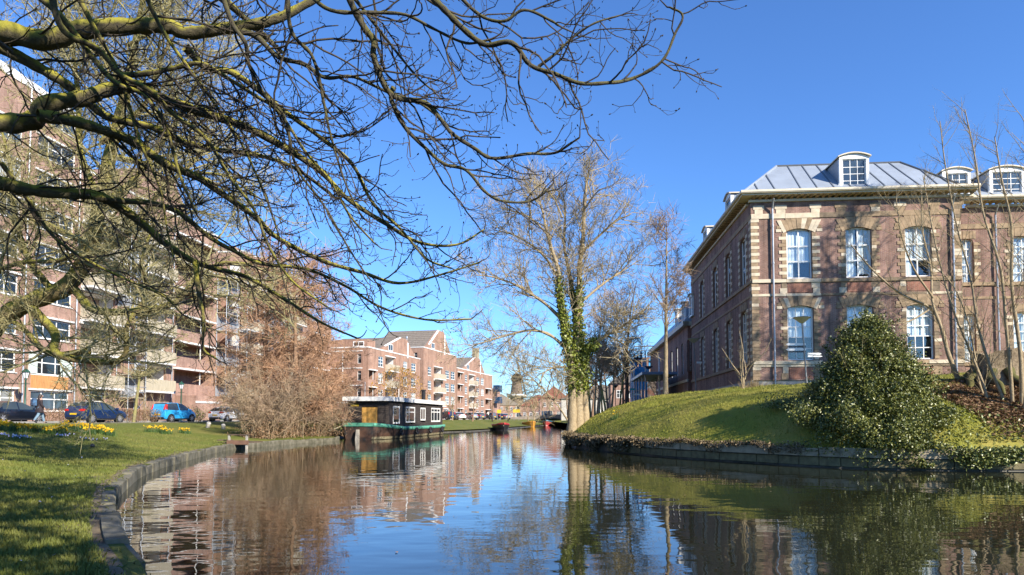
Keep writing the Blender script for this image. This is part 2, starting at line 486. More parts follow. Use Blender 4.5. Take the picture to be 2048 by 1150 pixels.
def rpart(y0, y1, xmax=60):
    q = RBr[(RBr[:, 1] >= y0) & (RBr[:, 1] <= y1) & (RBr[:, 0] < xmax)]
    return q
wall_strip("wall_face", RBr[(RBr[:, 1] < 260) & (RBr[:, 0] < 120)], .3, -1.2, .4, M_quay, bankw)
M_beam = mat("pale_edging_stone", (.34, .275, .18), .85, .35, 3, .3, 22)
M_beam2 = mat("mossy_edging_stone", (.15, .125, .06), .85, .4, 4, .3, 22)
near_r = RBr[(RBr[:, 1] < 33) & (RBr[:, 0] < 40)]
stones(near_r, 1.9, .4, .36, .64, .1, "coping_stone", M_beam, bankw, jit=.03)
stones(near_r, .75, .3, .06, .335, .05, "edging_block", M_beam2, bankw, jit=.02)

# road and pavement on the left bank -----------------------------------
RC = spline([(-33.5, -30), (-32.5, 10), (-30, 40), (-26.5, 78), (-22.5, 98), (-18.3, 112), (-12.3, 136), (-7, 158), (1, 189), (14, 240)], 2.0)
M_asph = mat("asphalt", (.085, .08, .078), .9, .2, 2, .3, 60)
M_pave = mat("pavement_tiles", (.24, .225, .20), .9, .2, 1.2, .2, 12)
def ribbon(name, P, w0, w1, z, m, label, cat, thick=0):
    A, B = offset_line(P, w0), offset_line(P, w1); n = len(P)
    V = np.concatenate([np.c_[A, np.full(n, z)], np.c_[B, np.full(n, z)], np.c_[A, np.full(n, z - .3)]])
    i = np.arange(n - 1)
    Q = np.stack([i, i + 1, n + i + 1, n + i], 1)
    if thick: Q = np.concatenate([Q, np.stack([2 * n + i, 2 * n + i + 1, i + 1, i], 1)])
    return tag(link(name, nmesh(name, V, Q), m), label, cat, kind="structure")
ribbon("road", RC, -2.9, 2.9, 1.262, M_asph, "asphalt street along the apartment blocks", "road")
ribbon("pavement", RC, 2.9, 9.5, 1.37, M_pave, "pavement between parked cars and apartment blocks", "pavement", .12)
ribbon("kerb", RC, -3.15, -2.9, 1.31, M_kerb, "low kerb between lawn and street", "kerb", .1)

# grass blades ------------------------------------------------------------
def blades(name, X, Y, Z, hmin, hmax, wid, m, label):
    n = len(X)
    h = RNG.uniform(hmin, hmax, n); a = RNG.uniform(0, 2 * pi, n); lean = RNG.normal(0, .35, (n, 2)) * h[:, None]
    dx, dy = np.cos(a) * wid * .5, np.sin(a) * wid * .5
    V = np.stack([np.c_[X - dx, Y - dy, Z - .01], np.c_[X + dx, Y + dy, Z - .01], np.c_[X + lean[:, 0], Y + lean[:, 1], Z + h]], axis=1).reshape(-1, 3)
    o = link(name, nmesh(name, V, np.arange(3 * n).reshape(-1, 3)), m)
    return tag(o, label, "grass", kind="stuff")
def blade_mat(name, a, b, c):
    m, nt, bs = new_mat(name)
    t = coords(nt)
    n1 = noise(nt, 25, 3, t); n2 = noise(nt, .5, 5, t)
    col = mixc(nt, ramp(nt, n1.outputs[0], [(.35, a), (.65, b)]).outputs[0], c, ramp(nt, n2.outputs[0], [(.42, (0, 0, 0)), (.7, (.8, .8, .8))]).outputs[0])
    nt.links.new(col, bs.inputs["Base Color"]); bs.inputs["Roughness"].default_value = .6; bs.inputs["Specular IOR Level"].default_value = .3
    return m
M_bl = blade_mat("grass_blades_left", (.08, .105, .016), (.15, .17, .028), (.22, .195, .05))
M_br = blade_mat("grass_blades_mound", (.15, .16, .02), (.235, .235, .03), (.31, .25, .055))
n = 150000
Y = 4.5 + 34 * RNG.random(n) ** 1.9
ex = np.interp(Y, LB[:, 1], LB[:, 0])
wl = np.clip(Y * .95 + ex, 2, 20)
X = ex - .34 - RNG.random(n) * (wl + 1)
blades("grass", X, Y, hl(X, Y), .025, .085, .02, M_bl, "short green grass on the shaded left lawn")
# bare soil worn along the kerb
Pk = along(LB, 2.5, 30); nk = len(Pk)
wv = .30 + .16 * np.sin(np.arange(nk) * .37) + .10 * np.sin(np.arange(nk) * 1.13) + .07 * RNG.random(nk)
A_, B_ = offset_line(Pk, .15), Pk + (offset_line(Pk, 1.0) - Pk) * (wv + .15)[:, None]
M_ = (A_ + B_) / 2
V = np.concatenate([np.c_[q, hl(q[:, 0], q[:, 1]) + dz] for q, dz in ((A_, .006), (M_, .014), (B_, .002))])
i = np.arange(nk - 1); Q = np.concatenate([np.stack([k * nk + i, k * nk + i + 1, (k + 1) * nk + i + 1, (k + 1) * nk + i], 1) for k in (0, 1)])
tag(link("path", nmesh("path", V, Q, True), mat("bare_soil", (.12, .085, .05), .95, .35, 5, .6, 30, second=(.20, .155, .09))), "worn strip of bare soil along the kerb", "soil", kind="structure")
n = 130000
Y = 20.5 + 30 * RNG.random(n) ** 1.6; X = 3 + 27 * RNG.random(n)
px = 1024 + X / Y * F
ny = np.interp(X, [3, 3.5, 4.5, 6.3, 8.6, 10.8, 13.2, 15.4, 30], [46, 38, 33, 28, 24.2, 21.6, 20.7, 20.6, 20.4])
lx = np.interp(Y, [38, 43, 52, 75], [3.45, 3.7, 4.6, 7])
k = (Y > ny + .25) & (X > np.where(Y > 38, lx + .25, 0)) & (px < 2100) & ~((X > 14) & (Y > 39.5))
X, Y = X[k], Y[k]
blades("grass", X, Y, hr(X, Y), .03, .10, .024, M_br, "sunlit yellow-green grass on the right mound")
# ================================================================== facade tools
def FRONT(off): return lambda u, n, z: (u, off - n, z)       # outward = local -y
def SIDE(off): return lambda u, n, z: (off - n, u, z)        # outward = local -x
def RIGHT(off): return lambda u, n, z: (off + n, u, z)       # outward = local +x
def pf(b, T0, off, px, py):
    """photo pixel -> (u, z) on a facade plane of building b ('f' local y=off, 's' local x=off)"""
    c, s = cos(b.rotation_euler[2]), sin(b.rotation_euler[2])
    d = ray(px, py); e = EYE - Vector(b.location)
    ex, ey = c * e.x + s * e.y, -s * e.x + c * e.y
    dx, dy = c * d.x + s * d.y, -s * d.x + c * d.y
    if T0 == 'f':
        k = (off - ey) / dy; return ex + k * dx, e.z + k * d.z
    k = (off - ex) / dx; return ey + k * dy, e.z + k * d.z
def wall(mb, u0, u1, z0, z1, ops, depth=.22):
    us = sorted({u0, u1, *[max(u0, min(u1, o[i])) for o in ops for i in (0, 1)]})
    zs = sorted({z0, z1, *[max(z0, min(z1, o[i])) for o in ops for i in (2, 3)]})
    for a, b in zip(us, us[1:]):
        for c, d in zip(zs, zs[1:]):
            um, zm = (a + b) / 2, (c + d) / 2
            if any(o[0] < um < o[1] and o[2] < zm < o[3] for o in ops): continue
            mb.quad((a, 0, c), (b, 0, c), (b, 0, d), (a, 0, d))
    for o in ops:
        a, b, c, d = o[:4]; r = o[4] if len(o) > 4 else 0
        mb.quad((a, 0, c), (a, -depth, c), (a, -depth, d), (a, 0, d))
        mb.quad((b, 0, c), (b, 0, d), (b, -depth, d), (b, -depth, c))
        mb.quad((a, 0, c), (b, 0, c), (b, -depth, c), (a, -depth, c))
        if not r: mb.quad((a, 0, d), (a, -depth, d), (b, -depth, d), (b, 0, d))
        else:
            N = 8
            f = lambda t: d - r * (2 * t - 1) ** 2
            for i in range(N):
                t0, t1 = i / N, (i + 1) / N
                p, q = a + (b - a) * t0, a + (b - a) * t1
                mb.quad((p, 0, f(t0)), (q, 0, f(t1)), (q, 0, d), (p, 0, d))
                mb.quad((p, 0, f(t0)), (p, -depth, f(t0)), (q, -depth, f(t1)), (q, 0, f(t1)))
def window(par, T, u0, u1, z0, z1, n=-.13, cols=(.5,), rows=(.5,), fw=.07, bar=.045, m=None, mg=None, sill=.0, curtain=None, name="window", skip=()):
    m = m or M_white; mg = mg or M_glass
    mb = MB(T)
    d0, d1 = n - .05, n
    mb.box(u0, u0 + fw, d0, d1, z0, z1); mb.box(u1 - fw, u1, d0, d1, z0, z1)
    mb.box(u0 + fw, u1 - fw, d0, d1 - .002, z0, z0 + fw); mb.box(u0 + fw, u1 - fw, d0, d1 - .002, z1 - fw, z1)
    a, b, c, d = u0 + fw, u1 - fw, z0 + fw, z1 - fw
    U = [a] + [a + (b - a) * f for f in cols] + [b]; Z = [c] + [c + (d - c) * f for f in rows] + [d]
    for u in U[1:-1]: mb.box(u - bar / 2, u + bar / 2, d0, d1 - .006, c, d)
    for z in Z[1:-1]: mb.box(a, b, d0, d1 - .009, z - bar / 2, z + bar / 2)
    if sill: mb.box(u0 - .06, u1 + .06, n - .02, .07, z0 - sill, z0 - .002)
    o = mb.build(name, m, par)
    for i in range(len(U) - 1):
        for j in range(len(Z) - 1):
            if (i, j) in skip: continue
            p = MB(T); p.box(U[i] + bar * .4, U[i + 1] - bar * .4, n - .034, n - .026, Z[j] + bar * .4, Z[j + 1] - bar * .4)
            p.build("pane", mg, o)
    if curtain:
        cb = MB(T)
        for f0, f1, zf in curtain:
            k = max(4, int((f1 - f0) * (u1 - u0) / .09))
            for i in range(k):
                t0, t1 = f0 + (f1 - f0) * i / k, f0 + (f1 - f0) * (i + 1) / k
                w0 = n - .12 - (.03 if i % 2 else 0); w1 = n - .12 - (0 if i % 2 else .03)
                cb.quad((u0 + (u1 - u0) * t0, w0, z0 + (z1 - z0) * zf), (u0 + (u1 - u0) * t1, w1, z0 + (z1 - z0) * zf), (u0 + (u1 - u0) * t1, w1, z1), (u0 + (u1 - u0) * t0, w0, z1))
        cb.build("curtain", M_curtain, o)
        rb = MB(T); e = .25
        rb.quad((u0 - e, n - .5, z0 - e), (u1 + e, n - .5, z0 - e), (u1 + e, n - .5, z1 + e), (u0 - e, n - .5, z1 + e))
        rb.build("dark_backing", M_dark_room, o)  # flat dark sheet standing in for the room's shade behind the curtains
    return o
def block(par, T, u0, u1, z0, z1, m, out=.03, back=.1, name="stone_block"):
    mb = MB(T); mb.box(u0, u1, -back, out, z0, z1)
    return mb.build(name, m, par, bevel=.008)

# ================================================================== the old brick building on the mound
ANG = math.atan((1145 - 1024) / F)
C0 = W(1508, 836, 40.0)
MUS = thing("brick_institution_building", "two-storey old brick building with sandstone trim and zinc mansard roof on the mound", "building", (C0.x, C0.y, 3.05), -ANG)
fz = lambda px, py, off=0: pf(MUS, 'f', off, px, py)
u_end = fz(1925, 600)[0]
z_wt = fz(1560, 404)[1]
SIDE_L = 20.5
def stone_pick(bright): return random.choices([M_stone, M_stone_b, M_stone_d], bright)[0]
TF = FRONT(0)
# openings from the photograph
up_px = [(1573, 1620), (1692, 1740), (1811, 1857)]
lo_px = [(1579, 1628), (1698, 1747), (1819, 1868)]
zu0, zu1 = fz(1597, 557)[1], fz(1597, 457)[1]
zl0, zl1 = fz(1603, 720)[1], fz(1603, 611)[1]
ops = []
W_up, W_lo = [], []
for (a, b), (c, d) in zip(up_px, lo_px):
    ua, ub = fz(a, 505)[0], fz(b, 505)[0]
    va, vb = fz(c, 665)[0], fz(d, 665)[0]
    mid = ((ua + ub) / 2 + (va + vb) / 2) / 2
    W_up.append((mid - .72, mid + .72)); W_lo.append((mid - .74, mid + .74))
ops = [(a, b, zu0, zu1, .16) for a, b in W_up] + [(a, b, zl0, zl1, .14) for a, b in W_lo]
cellar = [(a + .1, b - .1, .0, .38, .12) for a, b in W_lo]
mb = MB(TF); wall(mb, 0, u_end, .75, z_wt, ops, .24)
brick_front = mb.build("wall", M_brick_r, MUS)
mb = MB(TF); wall(mb, 0, u_end, -1.2, .75, cellar, .2)
mb.quad((0, 0, .75), (u_end, 0, .75), (u_end, .08, .75), (0, .08, .75))
mb.v = [(x, y - .08, z) for x, y, z in mb.v]
mb.build("plinth", M_plinth, MUS)
for a, b, c, d, r in cellar: window(MUS, FRONT(-.08), a, b, c, d, -.12, (.33, .66), (), .05, .035, M_white, M_glass, name="cellar_window")
# side wall (shaded) along the canal direction
TS = SIDE(0)
fs = lambda px, py: pf(MUS, 's', 0, px, py)
sw = [fs(p, 600)[0] for p in (1487, 1457, 1430.5, 1404)]
sops = [(c - .72, c + .72, zu0, zu1, .16) for c in sw] + [(c - .74, c + .74, zl0, zl1, .14) for c in sw]
mb = MB(TS); wall(mb, 0, SIDE_L, .75, z_wt, sops, .24); mb.build("wall", M_brick_r, MUS)
mb = MB(TS); mb.box(-.08, SIDE_L, -.3, .08, -1.2, .75); mb.build("plinth", M_plinth, MUS)
mb = MB(); mb.box(.3, u_end - .02, SIDE_L - .3, SIDE_L, -1, z_wt); mb.box(u_end - .25, u_end, .3, SIDE_L - .3, -1, z_wt); mb.build("wall", M_brick_r, MUS)
# windows
for (a, b) in W_up:
    window(MUS, TF, a, b, zu0, zu1, -.14, (.5,), (.34, .665), .09, .07, M_white, M_clear, .0, random.choice([[(.03, .36, .0), (.62, .97, .0), (.36, .62, .55)], [(.03, .44, .0), (.56, .97, .08)], [(.03, .97, .33), (.03, .3, 0)]]))
for i, (a, b) in enumerate(W_lo):
    window(MUS, TF, a, b, zl0, zl1, -.14, (.33, .67), (.2, .42, .62, .8), .08, .05, M_white, M_clear, .0, random.choice([[(.0, .5, .22), (.55, 1.0, .22)], [(0, 1, .42)], [(0, .36, 0), (.66, 1, .2), (.36, .66, .6)]]))
for c in sw:
    window(MUS, TS, c - .72, c + .72, zu0, zu1, -.14, (.5,), (.34, .665), .09, .07, M_white, M_clear, .0, [(.03, .45, 0), (.55, .97, .0)])
    window(MUS, TS, c - .74, c + .74, zl0, zl1, -.14, (.33, .67), (.2, .42, .62, .8), .08, .05, M_white, M_clear, .0, [(0, .45, 0), (.6, 1, 0)])
# stone bands: (photo rows) frieze band, upper sill, panel band, lower sill
def band(y0, y1, out, m, T=TF, L=None, nm="stone_band", x0=0):
    z1, z0 = fz(1530, y0)[1], fz(1530, y1)[1]
    L = L or u_end
    k = max(3, int(L / 1.9)) if T is TF else 1
    for i in range(k):
        mm_ = m if T is not TF else (M_stone if i < k * .33 else stone_pick((.15, 1, .7)))
        mb = MB(T); mb.box(x0 + (L - x0) * i / k + .004, x0 + (L - x0) * (i + 1) / k - .004, -.1, out, z0, z1); mb.build(nm, mm_, MUS, bevel=.01)
    return z0, z1
bands = [band(428, 438, .05, M_stone), band(559, 566, .09, M_stone_b), band(588, 593, .04, M_stone), band(722, 729, .10, M_stone_b), band(729, 734, .05, M_stone_b)]
for y0, y1, o in ((428, 438, .05), (559, 566, .09), (588, 593, .04), (722, 729, .10)): band(y0, y1, o, M_stone_b, TS, SIDE_L, x0=.0)
# frieze blocks and apron panels
zf1, zf0 = fz(1530, 411)[1], bands[0][1] + .003
for x0, x1 in ((1508, 1526), (1551, 1571), (1621, 1640), (1671, 1691), (1741, 1760), (1790, 1810), (1859, 1878), (1905, 1925)):
    a, b = fz(x0, 420)[0], fz(x1, 420)[0]
    block(MUS, TF, a + .02, b - .02, zf0, (zf0 + zf1) / 2 - .004, M_stone if x0 < 1640 else stone_pick((.2, 1, .4)), .035)
    block(MUS, TF, a + .02 - .08, b - .02 + .08, (zf0 + zf1) / 2 + .004, zf1, M_stone if x0 < 1640 else stone_pick((.2, 1, .4)), .035)
for (a, b) in W_up:
    for za, zb, mm_ in ((bands[2][1] + .003, bands[1][0] - .003, None), (.78, bands[4][0] - .003, None)):
        for u in (a - .42, b + .02):
            block(MUS, TF, u, u + .4, za, (za + zb) / 2 - .004, stone_pick((.5, 1, .4)), .03)
            block(MUS, TF, u + (.09 if u < a else -.09), u + .4 + (.0 if u < a else -.0), (za + zb) / 2 + .004, zb, stone_pick((.5, 1, .4)), .03)
        mb = MB(TF); mb.box(a + .05, b - .05, -.05, .022, za + .06, zb - .06); mb.build("apron_panel", M_brick_o, MUS)
# quoins and window surrounds (one stone at a time)
def quoins(T, uA, dirn, z0, z1, wA, wB, pale, rows=.2, side=None, name="quoin_stone"):
    n = int(round((z1 - z0) / rows)); h = (z1 - z0) / n
    for i in range(n):
        w = wA if i % 2 else wB
        m_ = (M_stone if i % 2 else M_stone_b) if pale == 1 else (stone_pick((.25, 1, .6)) if pale == 0 else (M_stone if (i % 2 and random.random() < .8) else M_stone_b))
        a, b = (uA, uA + w) if dirn > 0 else (uA - w, uA)
        block(MUS, T, a, b, z0 + i * h + .006, z0 + (i + 1) * h - .006, m_, .035 if i % 2 else .03, name=name)
segs = [(bands[0][0], bands[1][1], 1), (bands[2][0], bands[3][1], 0), (bands[1][0], bands[2][1], 2), (bands[4][0], .76, 2)]
for zt, zb, pl in segs: quoins(TF, -.03, 1, zb + .004, zt - .004, .48, .40, pl)
for zt, zb, pl in segs[:2]: quoins(TF, u_end, -1, zb + .004, zt - .004, .48, .40, 0)
def joined_stones(T, L, wins):
    A, B = MB(T), MB(T)
    for zt, zb, pl in segs:
        n = int((zt - zb) / .2); h = (zt - zb) / n
        for i in range(n): (A if i % 2 else B).box(.0, .48 if i % 2 else .4, -.1, .035, zb + i * h + .006, zb + (i + 1) * h - .006)
    for c, z0, z1 in wins:
        n = int((z1 - z0) / .2); h = (z1 - z0) / n
        for i in range(n):
            w = .42 if i % 2 else .26
            for a, b in ((c - .73 - w, c - .75), (c + .75, c + .73 + w)): (A if i % 2 else B).box(a, b, -.1, .03, z0 + i * h + .006, z0 + (i + 1) * h - .006)
        for k in range(7):
            x = c - .9 + k * .257; B.box(x + .01, x + .247, -.1, .035 + .01 * (k % 2), z1 + .02, z1 + .42 + .06 * (k % 2))
    tag(A.build("stonework", M_stone, MUS), None, None, kind="stuff"); tag(B.build("stonework", M_stone_b, MUS), None, None, kind="stuff")
joined_stones(TS, SIDE_L, [(c, zu0, zu1) for c in sw] + [(c, zl0, zl1) for c in sw])
for wi, (a, b) in enumerate(W_up):
    quoins(TF, a - .01, -1, zu0 + .02, zu1 - .25, .44, .27, 2 if wi == 0 else 0, name="jamb_stone"); quoins(TF, b + .01, 1, zu0 + .02, zu1 - .25, .44, .27, 2 if wi == 0 else 0, name="jamb_stone")
for wi, (a, b) in enumerate(W_lo):
    quoins(TF, a - .01, -1, zl0 + .02, zl1 - .25, .40, .25, 0, name="jamb_stone"); quoins(TF, b + .01, 1, zl0 + .02, zl1 - .25, .40, .25, 0, name="jamb_stone")
def arch(T, a, b, z, rise, pale, ztop):
    c = (a + b) / 2; w = (b - a) / 2
    N = 9
    R = (w * w + rise * rise) / (2 * rise); cz = z - R
    th = math.asin(w / R) * 1.28
    for i in range(N):
        t0, t1 = -th + 2 * th * i / N, -th + 2 * th * (i + 1) / N
        e = .006
        p0 = (c + sin(t0) * R + e, cz + cos(t0) * R); p1 = (c + sin(t1) * R - e, cz + cos(t1) * R)
        q = []
        for tt in (t1, t0):
            k = .0 if abs(tt) < .01 else tt * 1.35
            hh = ztop - .0 - (.0 if abs(i - 4) < 3 else .10)
            q.append((c + sin(tt) * R + sin(k) * (hh - z) * 1.1 + (-e if tt == t1 else e), hh))
        m_ = M_stone_b if not pale else stone_pick((1, 1.2, .2))
        poly = [p0, p1, q[0], q[1]]
        mb = MB(T); mb.prism([(x, -.08, y) for x, y in poly], [(x, .04 + (.02 if i == 4 else 0), y) for x, y in poly]); mb.build("voussoir", m_, MUS)
    for s in (-1, 1):
        u = c + s * (w * 1.28 + .08)
        block(MUS, T, min(u, u + s * .32), max(u, u + s * .32), z - .2, z - .02, M_stone if pale else M_stone_b, .035)
        block(MUS, T, min(u, u + s * .2) + s * .08, max(u, u + s * .2) + s * .08, z + .0, z + .18, M_stone_b, .033)
for i, (a, b) in enumerate(W_up): arch(TF, a, b, zu1, .16, i == 0, bands[0][0] - .01)
for i, (a, b) in enumerate(W_lo): arch(TF, a, b, zl1, .14, i == 0, bands[2][0] - .01)
# cornice with brackets
zc = fz(1530, 400)[1]; zct = fz(1530, 388)[1]
M_cor = mat("cornice_paint", (.60, .52, .38), .55, .15, 2)
def cornice(par, T, L, z0, z1, x0=-.75, ret=True, bstep=.36, x1=None, e0=0, e1=0):
    """moulded eaves; e0/e1 shorten the outer steps at mitred ends"""
    x1 = L if x1 is None else x1
    mb = MB(T); h = z1 - z0
    mb.box(x0 + .62, x1, -.1, .12, z0 - .14, z0 - .002)
    mb.box(x0 + .1, x1, -.1, .62, z0 + h * .34, z0 + h * .62)
    mb.box(x0, x1, -.1, .74, z0 + h * .622, z1)
    mb.build("cornice", M_cor, par)
    mb = MB(T); mb.box(x0 + .02, x1, .745, .775, z1 - .09, z1 + .03); mb.build("gutter", M_cor, par)
    u = x0 + .8
    while u < x1 - .1:
        b = MB(T); b.prism([(u, .1, z0 + .0), (u, .5, z0 + h * .22), (u, .5, z0 + h * .335), (u, .1, z0 + h * .335)], [(u + .16, .1, z0 + .0), (u + .16, .5, z0 + h * .22), (u + .16, .5, z0 + h * .335), (u + .16, .1, z0 + h * .335)])
        b.build("bracket", M_stone_b, par)
        u += bstep
cornice(MUS, TF, u_end + .75, zc, zct)
cornice(MUS, TS, SIDE_L + .2, zc - .004, zct - .004, x0=.0, bstep=.42)
# zinc mansard
rz0 = zct + .02
ridge_z = fz(1553, 333, 2.6)[1]
sb = 2.6
rx0, rx1 = fz(1553, 333, sb)[0], fz(1800, 326, sb)[0]
def zroof(name, pts, par): mb = MB(); mb.add(pts, [tuple(range(len(pts)))]); return mb.build(name, M_zinc, par)
def seams(par, a0, a1, b0, b1, n, skip=()):
    a0, a1, b0, b1 = map(Vector, (a0, a1, b0, b1))
    for i in range(n + 1):
        if i in skip: continue
        t = i / n
        mb = MB(); p, q = a0.lerp(a1, t), b0.lerp(b1, t); mb.tube(p, q, .045, n=4); mb.build("roof_seam", M_zinc_d, par)
x_l, x_r = -.5, fz(1915, 381)[0]
roof = MB()
P = {'a': (x_l, -.5, rz0), 'b': (x_r, -.5, rz0), 'c': (rx1, sb, ridge_z), 'd': (rx0, sb, ridge_z), 'e': (x_l, SIDE_L, rz0), 'f': (x_r, SIDE_L, rz0), 'g': (rx0, SIDE_L - sb, ridge_z), 'h': (rx1, SIDE_L - sb, ridge_z)}
for q in ('abcd', 'aegd'[::1], 'dcgh'[:2] + 'hg', 'bfhc', 'efhg'): roof.quad(*[P[k] for k in q])
ro = roof.build("roof", M_zinc, MUS)
nS = 9
for i in range(1, nS + 2):
    u = rx0 - .2 + (rx1 - rx0 + .4) * (i - 1) / nS
    if i == 1 or i == nS + 1: continue
    slope = 1.0
    mb = MB(); mb.tube((u - .35 + .08 * i, -.48, rz0 + .03), (u, sb, ridge_z + .02), .04, n=4); mb.build("roof_seam", M_zinc_d, ro)
for t in (.35, .7):
    for s, A, D_ in ((-1, P['a'], P['d']), (1, P['b'], P['c'])):
        p = Vector(A).lerp(Vector(D_), 1 - t); q = Vector((p.x + .25 * s * -0 , -.48, rz0 + .03)); mb = MB(); mb.tube((p.x - .0, p.y - .02, p.z + .02), q, .04, n=4); mb.build("roof_seam", M_zinc_d, ro)
for A, D_ in (('a', 'd'), ('b', 'c'), ('d', 'c'), ('d', 'g')):
    mb = MB(); mb.tube(Vector(P[A]) + Vector((0, 0, .02)), Vector(P[D_]) + Vector((0, 0, .02)), .07, n=6); mb.build("ridge_roll", M_lead if A != 'a' else M_zinc, ro)
def dormer(par, T, u0, u1, z0, z1, depth=2.4, n0=.15, rise=.2, rows=(.5,), name="dormer"):
    """white dormer with a segmental lead top, front at outward n0"""
    mb = MB(T); w = .17
    zs = z1 - rise
    N = 10
    arcz = lambda t, r=rise: zs + r * (1 - (2 * t - 1) ** 2)
    mb.box(u0, u0 + w, n0 - .2, n0, z0, zs); mb.box(u1 - w, u1, n0 - .2, n0, z0, zs)
    mb.box(u0 + w, u1 - w, n0 - .2, n0 - .003, z0, z0 + .12)
    for s, a in ((-1, u0), (1, u1)):       # scrolled feet
        mb.prism([(a, n0 - .15, z0), (a + s * .16, n0 - .15, z0), (a, n0 - .15, z0 + .55)], [(a, n0 - .02, z0), (a + s * .16, n0 - .02, z0), (a, n0 - .02, z0 + .55)])
    for i in range(N):
        t0, t1 = i / N, (i + 1) / N
        a, b = u0 + (u1 - u0) * t0, u0 + (u1 - u0) * t1
        q = [(a, zs - .1), (b, zs - .1), (b, arcz(t1)), (a, arcz(t0))]
        mb.prism([(x, n0 - .2, z) for x, z in q], [(x, n0 - .001, z) for x, z in q])
    d = mb.build(name, M_white, par)
    rb = MB(T)
    for i in range(N):
        t0, t1 = i / N, (i + 1) / N
        a, b = u0 - .1 + (u1 - u0 + .2) * t0, u0 - .1 + (u1 - u0 + .2) * t1
        q = [(a, arcz(t0) + .004), (b, arcz(t1) + .004), (b, arcz(t1) + .07), (a, arcz(t0) + .07)]
        rb.prism([(x, n0 - depth, z) for x, z in q], [(x, n0 + .12, z) for x, z in q])
    rb.build("dormer_roof", M_cor, d)
    for c0 in (u0 + .02, u1 - .08):
        cb = MB(T); cb.box(c0, c0 + .06, n0 - depth, n0 - .2, z0, zs); cb.build("cheek", M_zinc, d)
    window(d, T, u0 + w + .002, u1 - w - .002, z0 + .12, zs - .1, n0 - .08, (.33, .67), rows, .06, .035, M_white, M_glass_b, name="dormer_window")
    return d
dz0 = zct + .05
dz1 = fz(1707, 308)[1]
dormer(MUS, TF, fz(1676, 350)[0] + .05, fz(1739, 350)[0] - .05, dz0, dz1, 3.0, .1, .22, (.25, .5, .75))
sc_ = fs(1478, 410)[0]
dormer(MUS, TS, 4.6, 6.3, dz0, dz0 + 1.75, 2.6, .1, .22, (.25, .5, .75))
dormer(MUS, TS, 12.6, 14.3, dz0, dz0 + 1.75, 2.6, .1, .22, (.25, .5, .75))
# downpipes
def downpipe(T, px0, py0, par=MUS, z0=-.2, off=0):
    u, z = pf(MUS, 'f', off, px0, py0)
    mb = MB(T); mb.tube((u, .14, z0), (u, .14, z - .5), .055); mb.tube((u, .14, z - .5), (u - .0, .3, z - .2), .055); mb.tube((u, .3, z - .2), (u, .45, z + .02), .055)
    for k in range(5): mb.tube((u, .14, z0 + 1.2 + k * 2.2), (u, .14, z0 + 1.3 + k * 2.2), .075)
    mb.build("downpipe", M_pipe, par)
downpipe(TF, 1543, 402); downpipe(TF, 1901, 397)
# recessed wing to the right
RC_ = 2.0
TW = FRONT(RC_)
wz1 = z_wt - .05
wo = []
W0 = u_end; W1 = u_end + 12
fw_ = lambda px, py: pf(MUS, 'f', RC_, px, py)
nw = [(fw_(1938, 600)[0] - .33, fw_(1938, 600)[0] + .33)]
bw = [(fw_(2050, 600)[0] - .7, fw_(2050, 600)[0] + .7), (fw_(2150, 600)[0] - .7, fw_(2150, 600)[0] + .7)]
wo = [(a, b, zu0 - .05, zu1 - .35, .08) for a, b in nw] + [(a, b, zu0 - .05, zu1 - .25, .15) for a, b in bw] + [(a, b, zl0 - .05, zl1 - .35, .08) for a, b in nw] + [(a, b, zl0 - .05, zl1 - .25, .15) for a, b in bw]
mb = MB(TW); wall(mb, W0, W1, .75, wz1, wo, .24); mb.build("wall", M_brick_r, MUS)
mb = MB(TW); mb.box(W0, W1, -.3, .08, -1.2, .75); mb.build("plinth", M_plinth, MUS)
for o in wo: window(MUS, TW, o[0], o[1], o[2], o[3], -.14, (.5,), (.2, .42, .62, .8), .07, .05, M_white, M_clear, 0, [(.0, .5, .0), (.5, 1, .3)])
for za, zb, o in ((bands[0][0] - .35, bands[0][1] - .35, .05), (bands[1][0], bands[1][1], .09), (bands[2][0], bands[2][1], .04), (bands[3][0], bands[3][1], .1)):
    mb = MB(TW); mb.box(W0 + .01, W1, -.1, o, za, zb); mb.build("stone_band", M_stone_b, MUS)
for o in wo:
    quoins(TW, o[0] - .01, -1, o[2] + .02, o[3] - .2, .38, .24, 0, name="jamb_stone"); quoins(TW, o[1] + .01, 1, o[2] + .02, o[3] - .2, .38, .24, 0, name="jamb_stone")
    for k in range(5):
        w = (o[1] - o[0] + .3) / 5; block(MUS, TW, o[0] - .15 + k * w + .006, o[0] - .15 + (k + 1) * w - .006, o[3] + .01, o[3] + .5, M_stone_b, .035 + .01 * (k % 2), name="voussoir")
cornice(MUS, TW, W1, zc - .05, zct - .05, x0=W0 + .8, ret=False)
downpipe(TW, 1987, 415, off=RC_)
mb = MB(); zz = zct - .03
mb.quad((W0, RC_ - .5, zz), (W1, RC_ - .5, zz), (W1, RC_ + 2.8, zz + 2.6), (W0, RC_ + 2.8, zz + 2.6))
r2 = mb.build("roof", M_zinc, MUS)
for k in range(11):
    x = W0 + .6 + k * 1.1; mb = MB(); mb.tube((x, RC_ - .48, zz + .03), (x, RC_ + 2.8, zz + 2.63), .04, n=4); mb.build("roof_seam", M_zinc_d, r2)
for p0, p1 in ((1884, 1944), (1978, 2052), (2120, 2190)):
    a, b = pf(MUS, 'f', RC_ - .1, p0, 380)[0], pf(MUS, 'f', RC_ - .1, p1, 380)[0]
    dormer(MUS, TW, a + .05, b - .05, dz0 - .05, pf(MUS, 'f', RC_, 1910, 337)[1], 2.6, .1, .22, (.25, .5, .75))

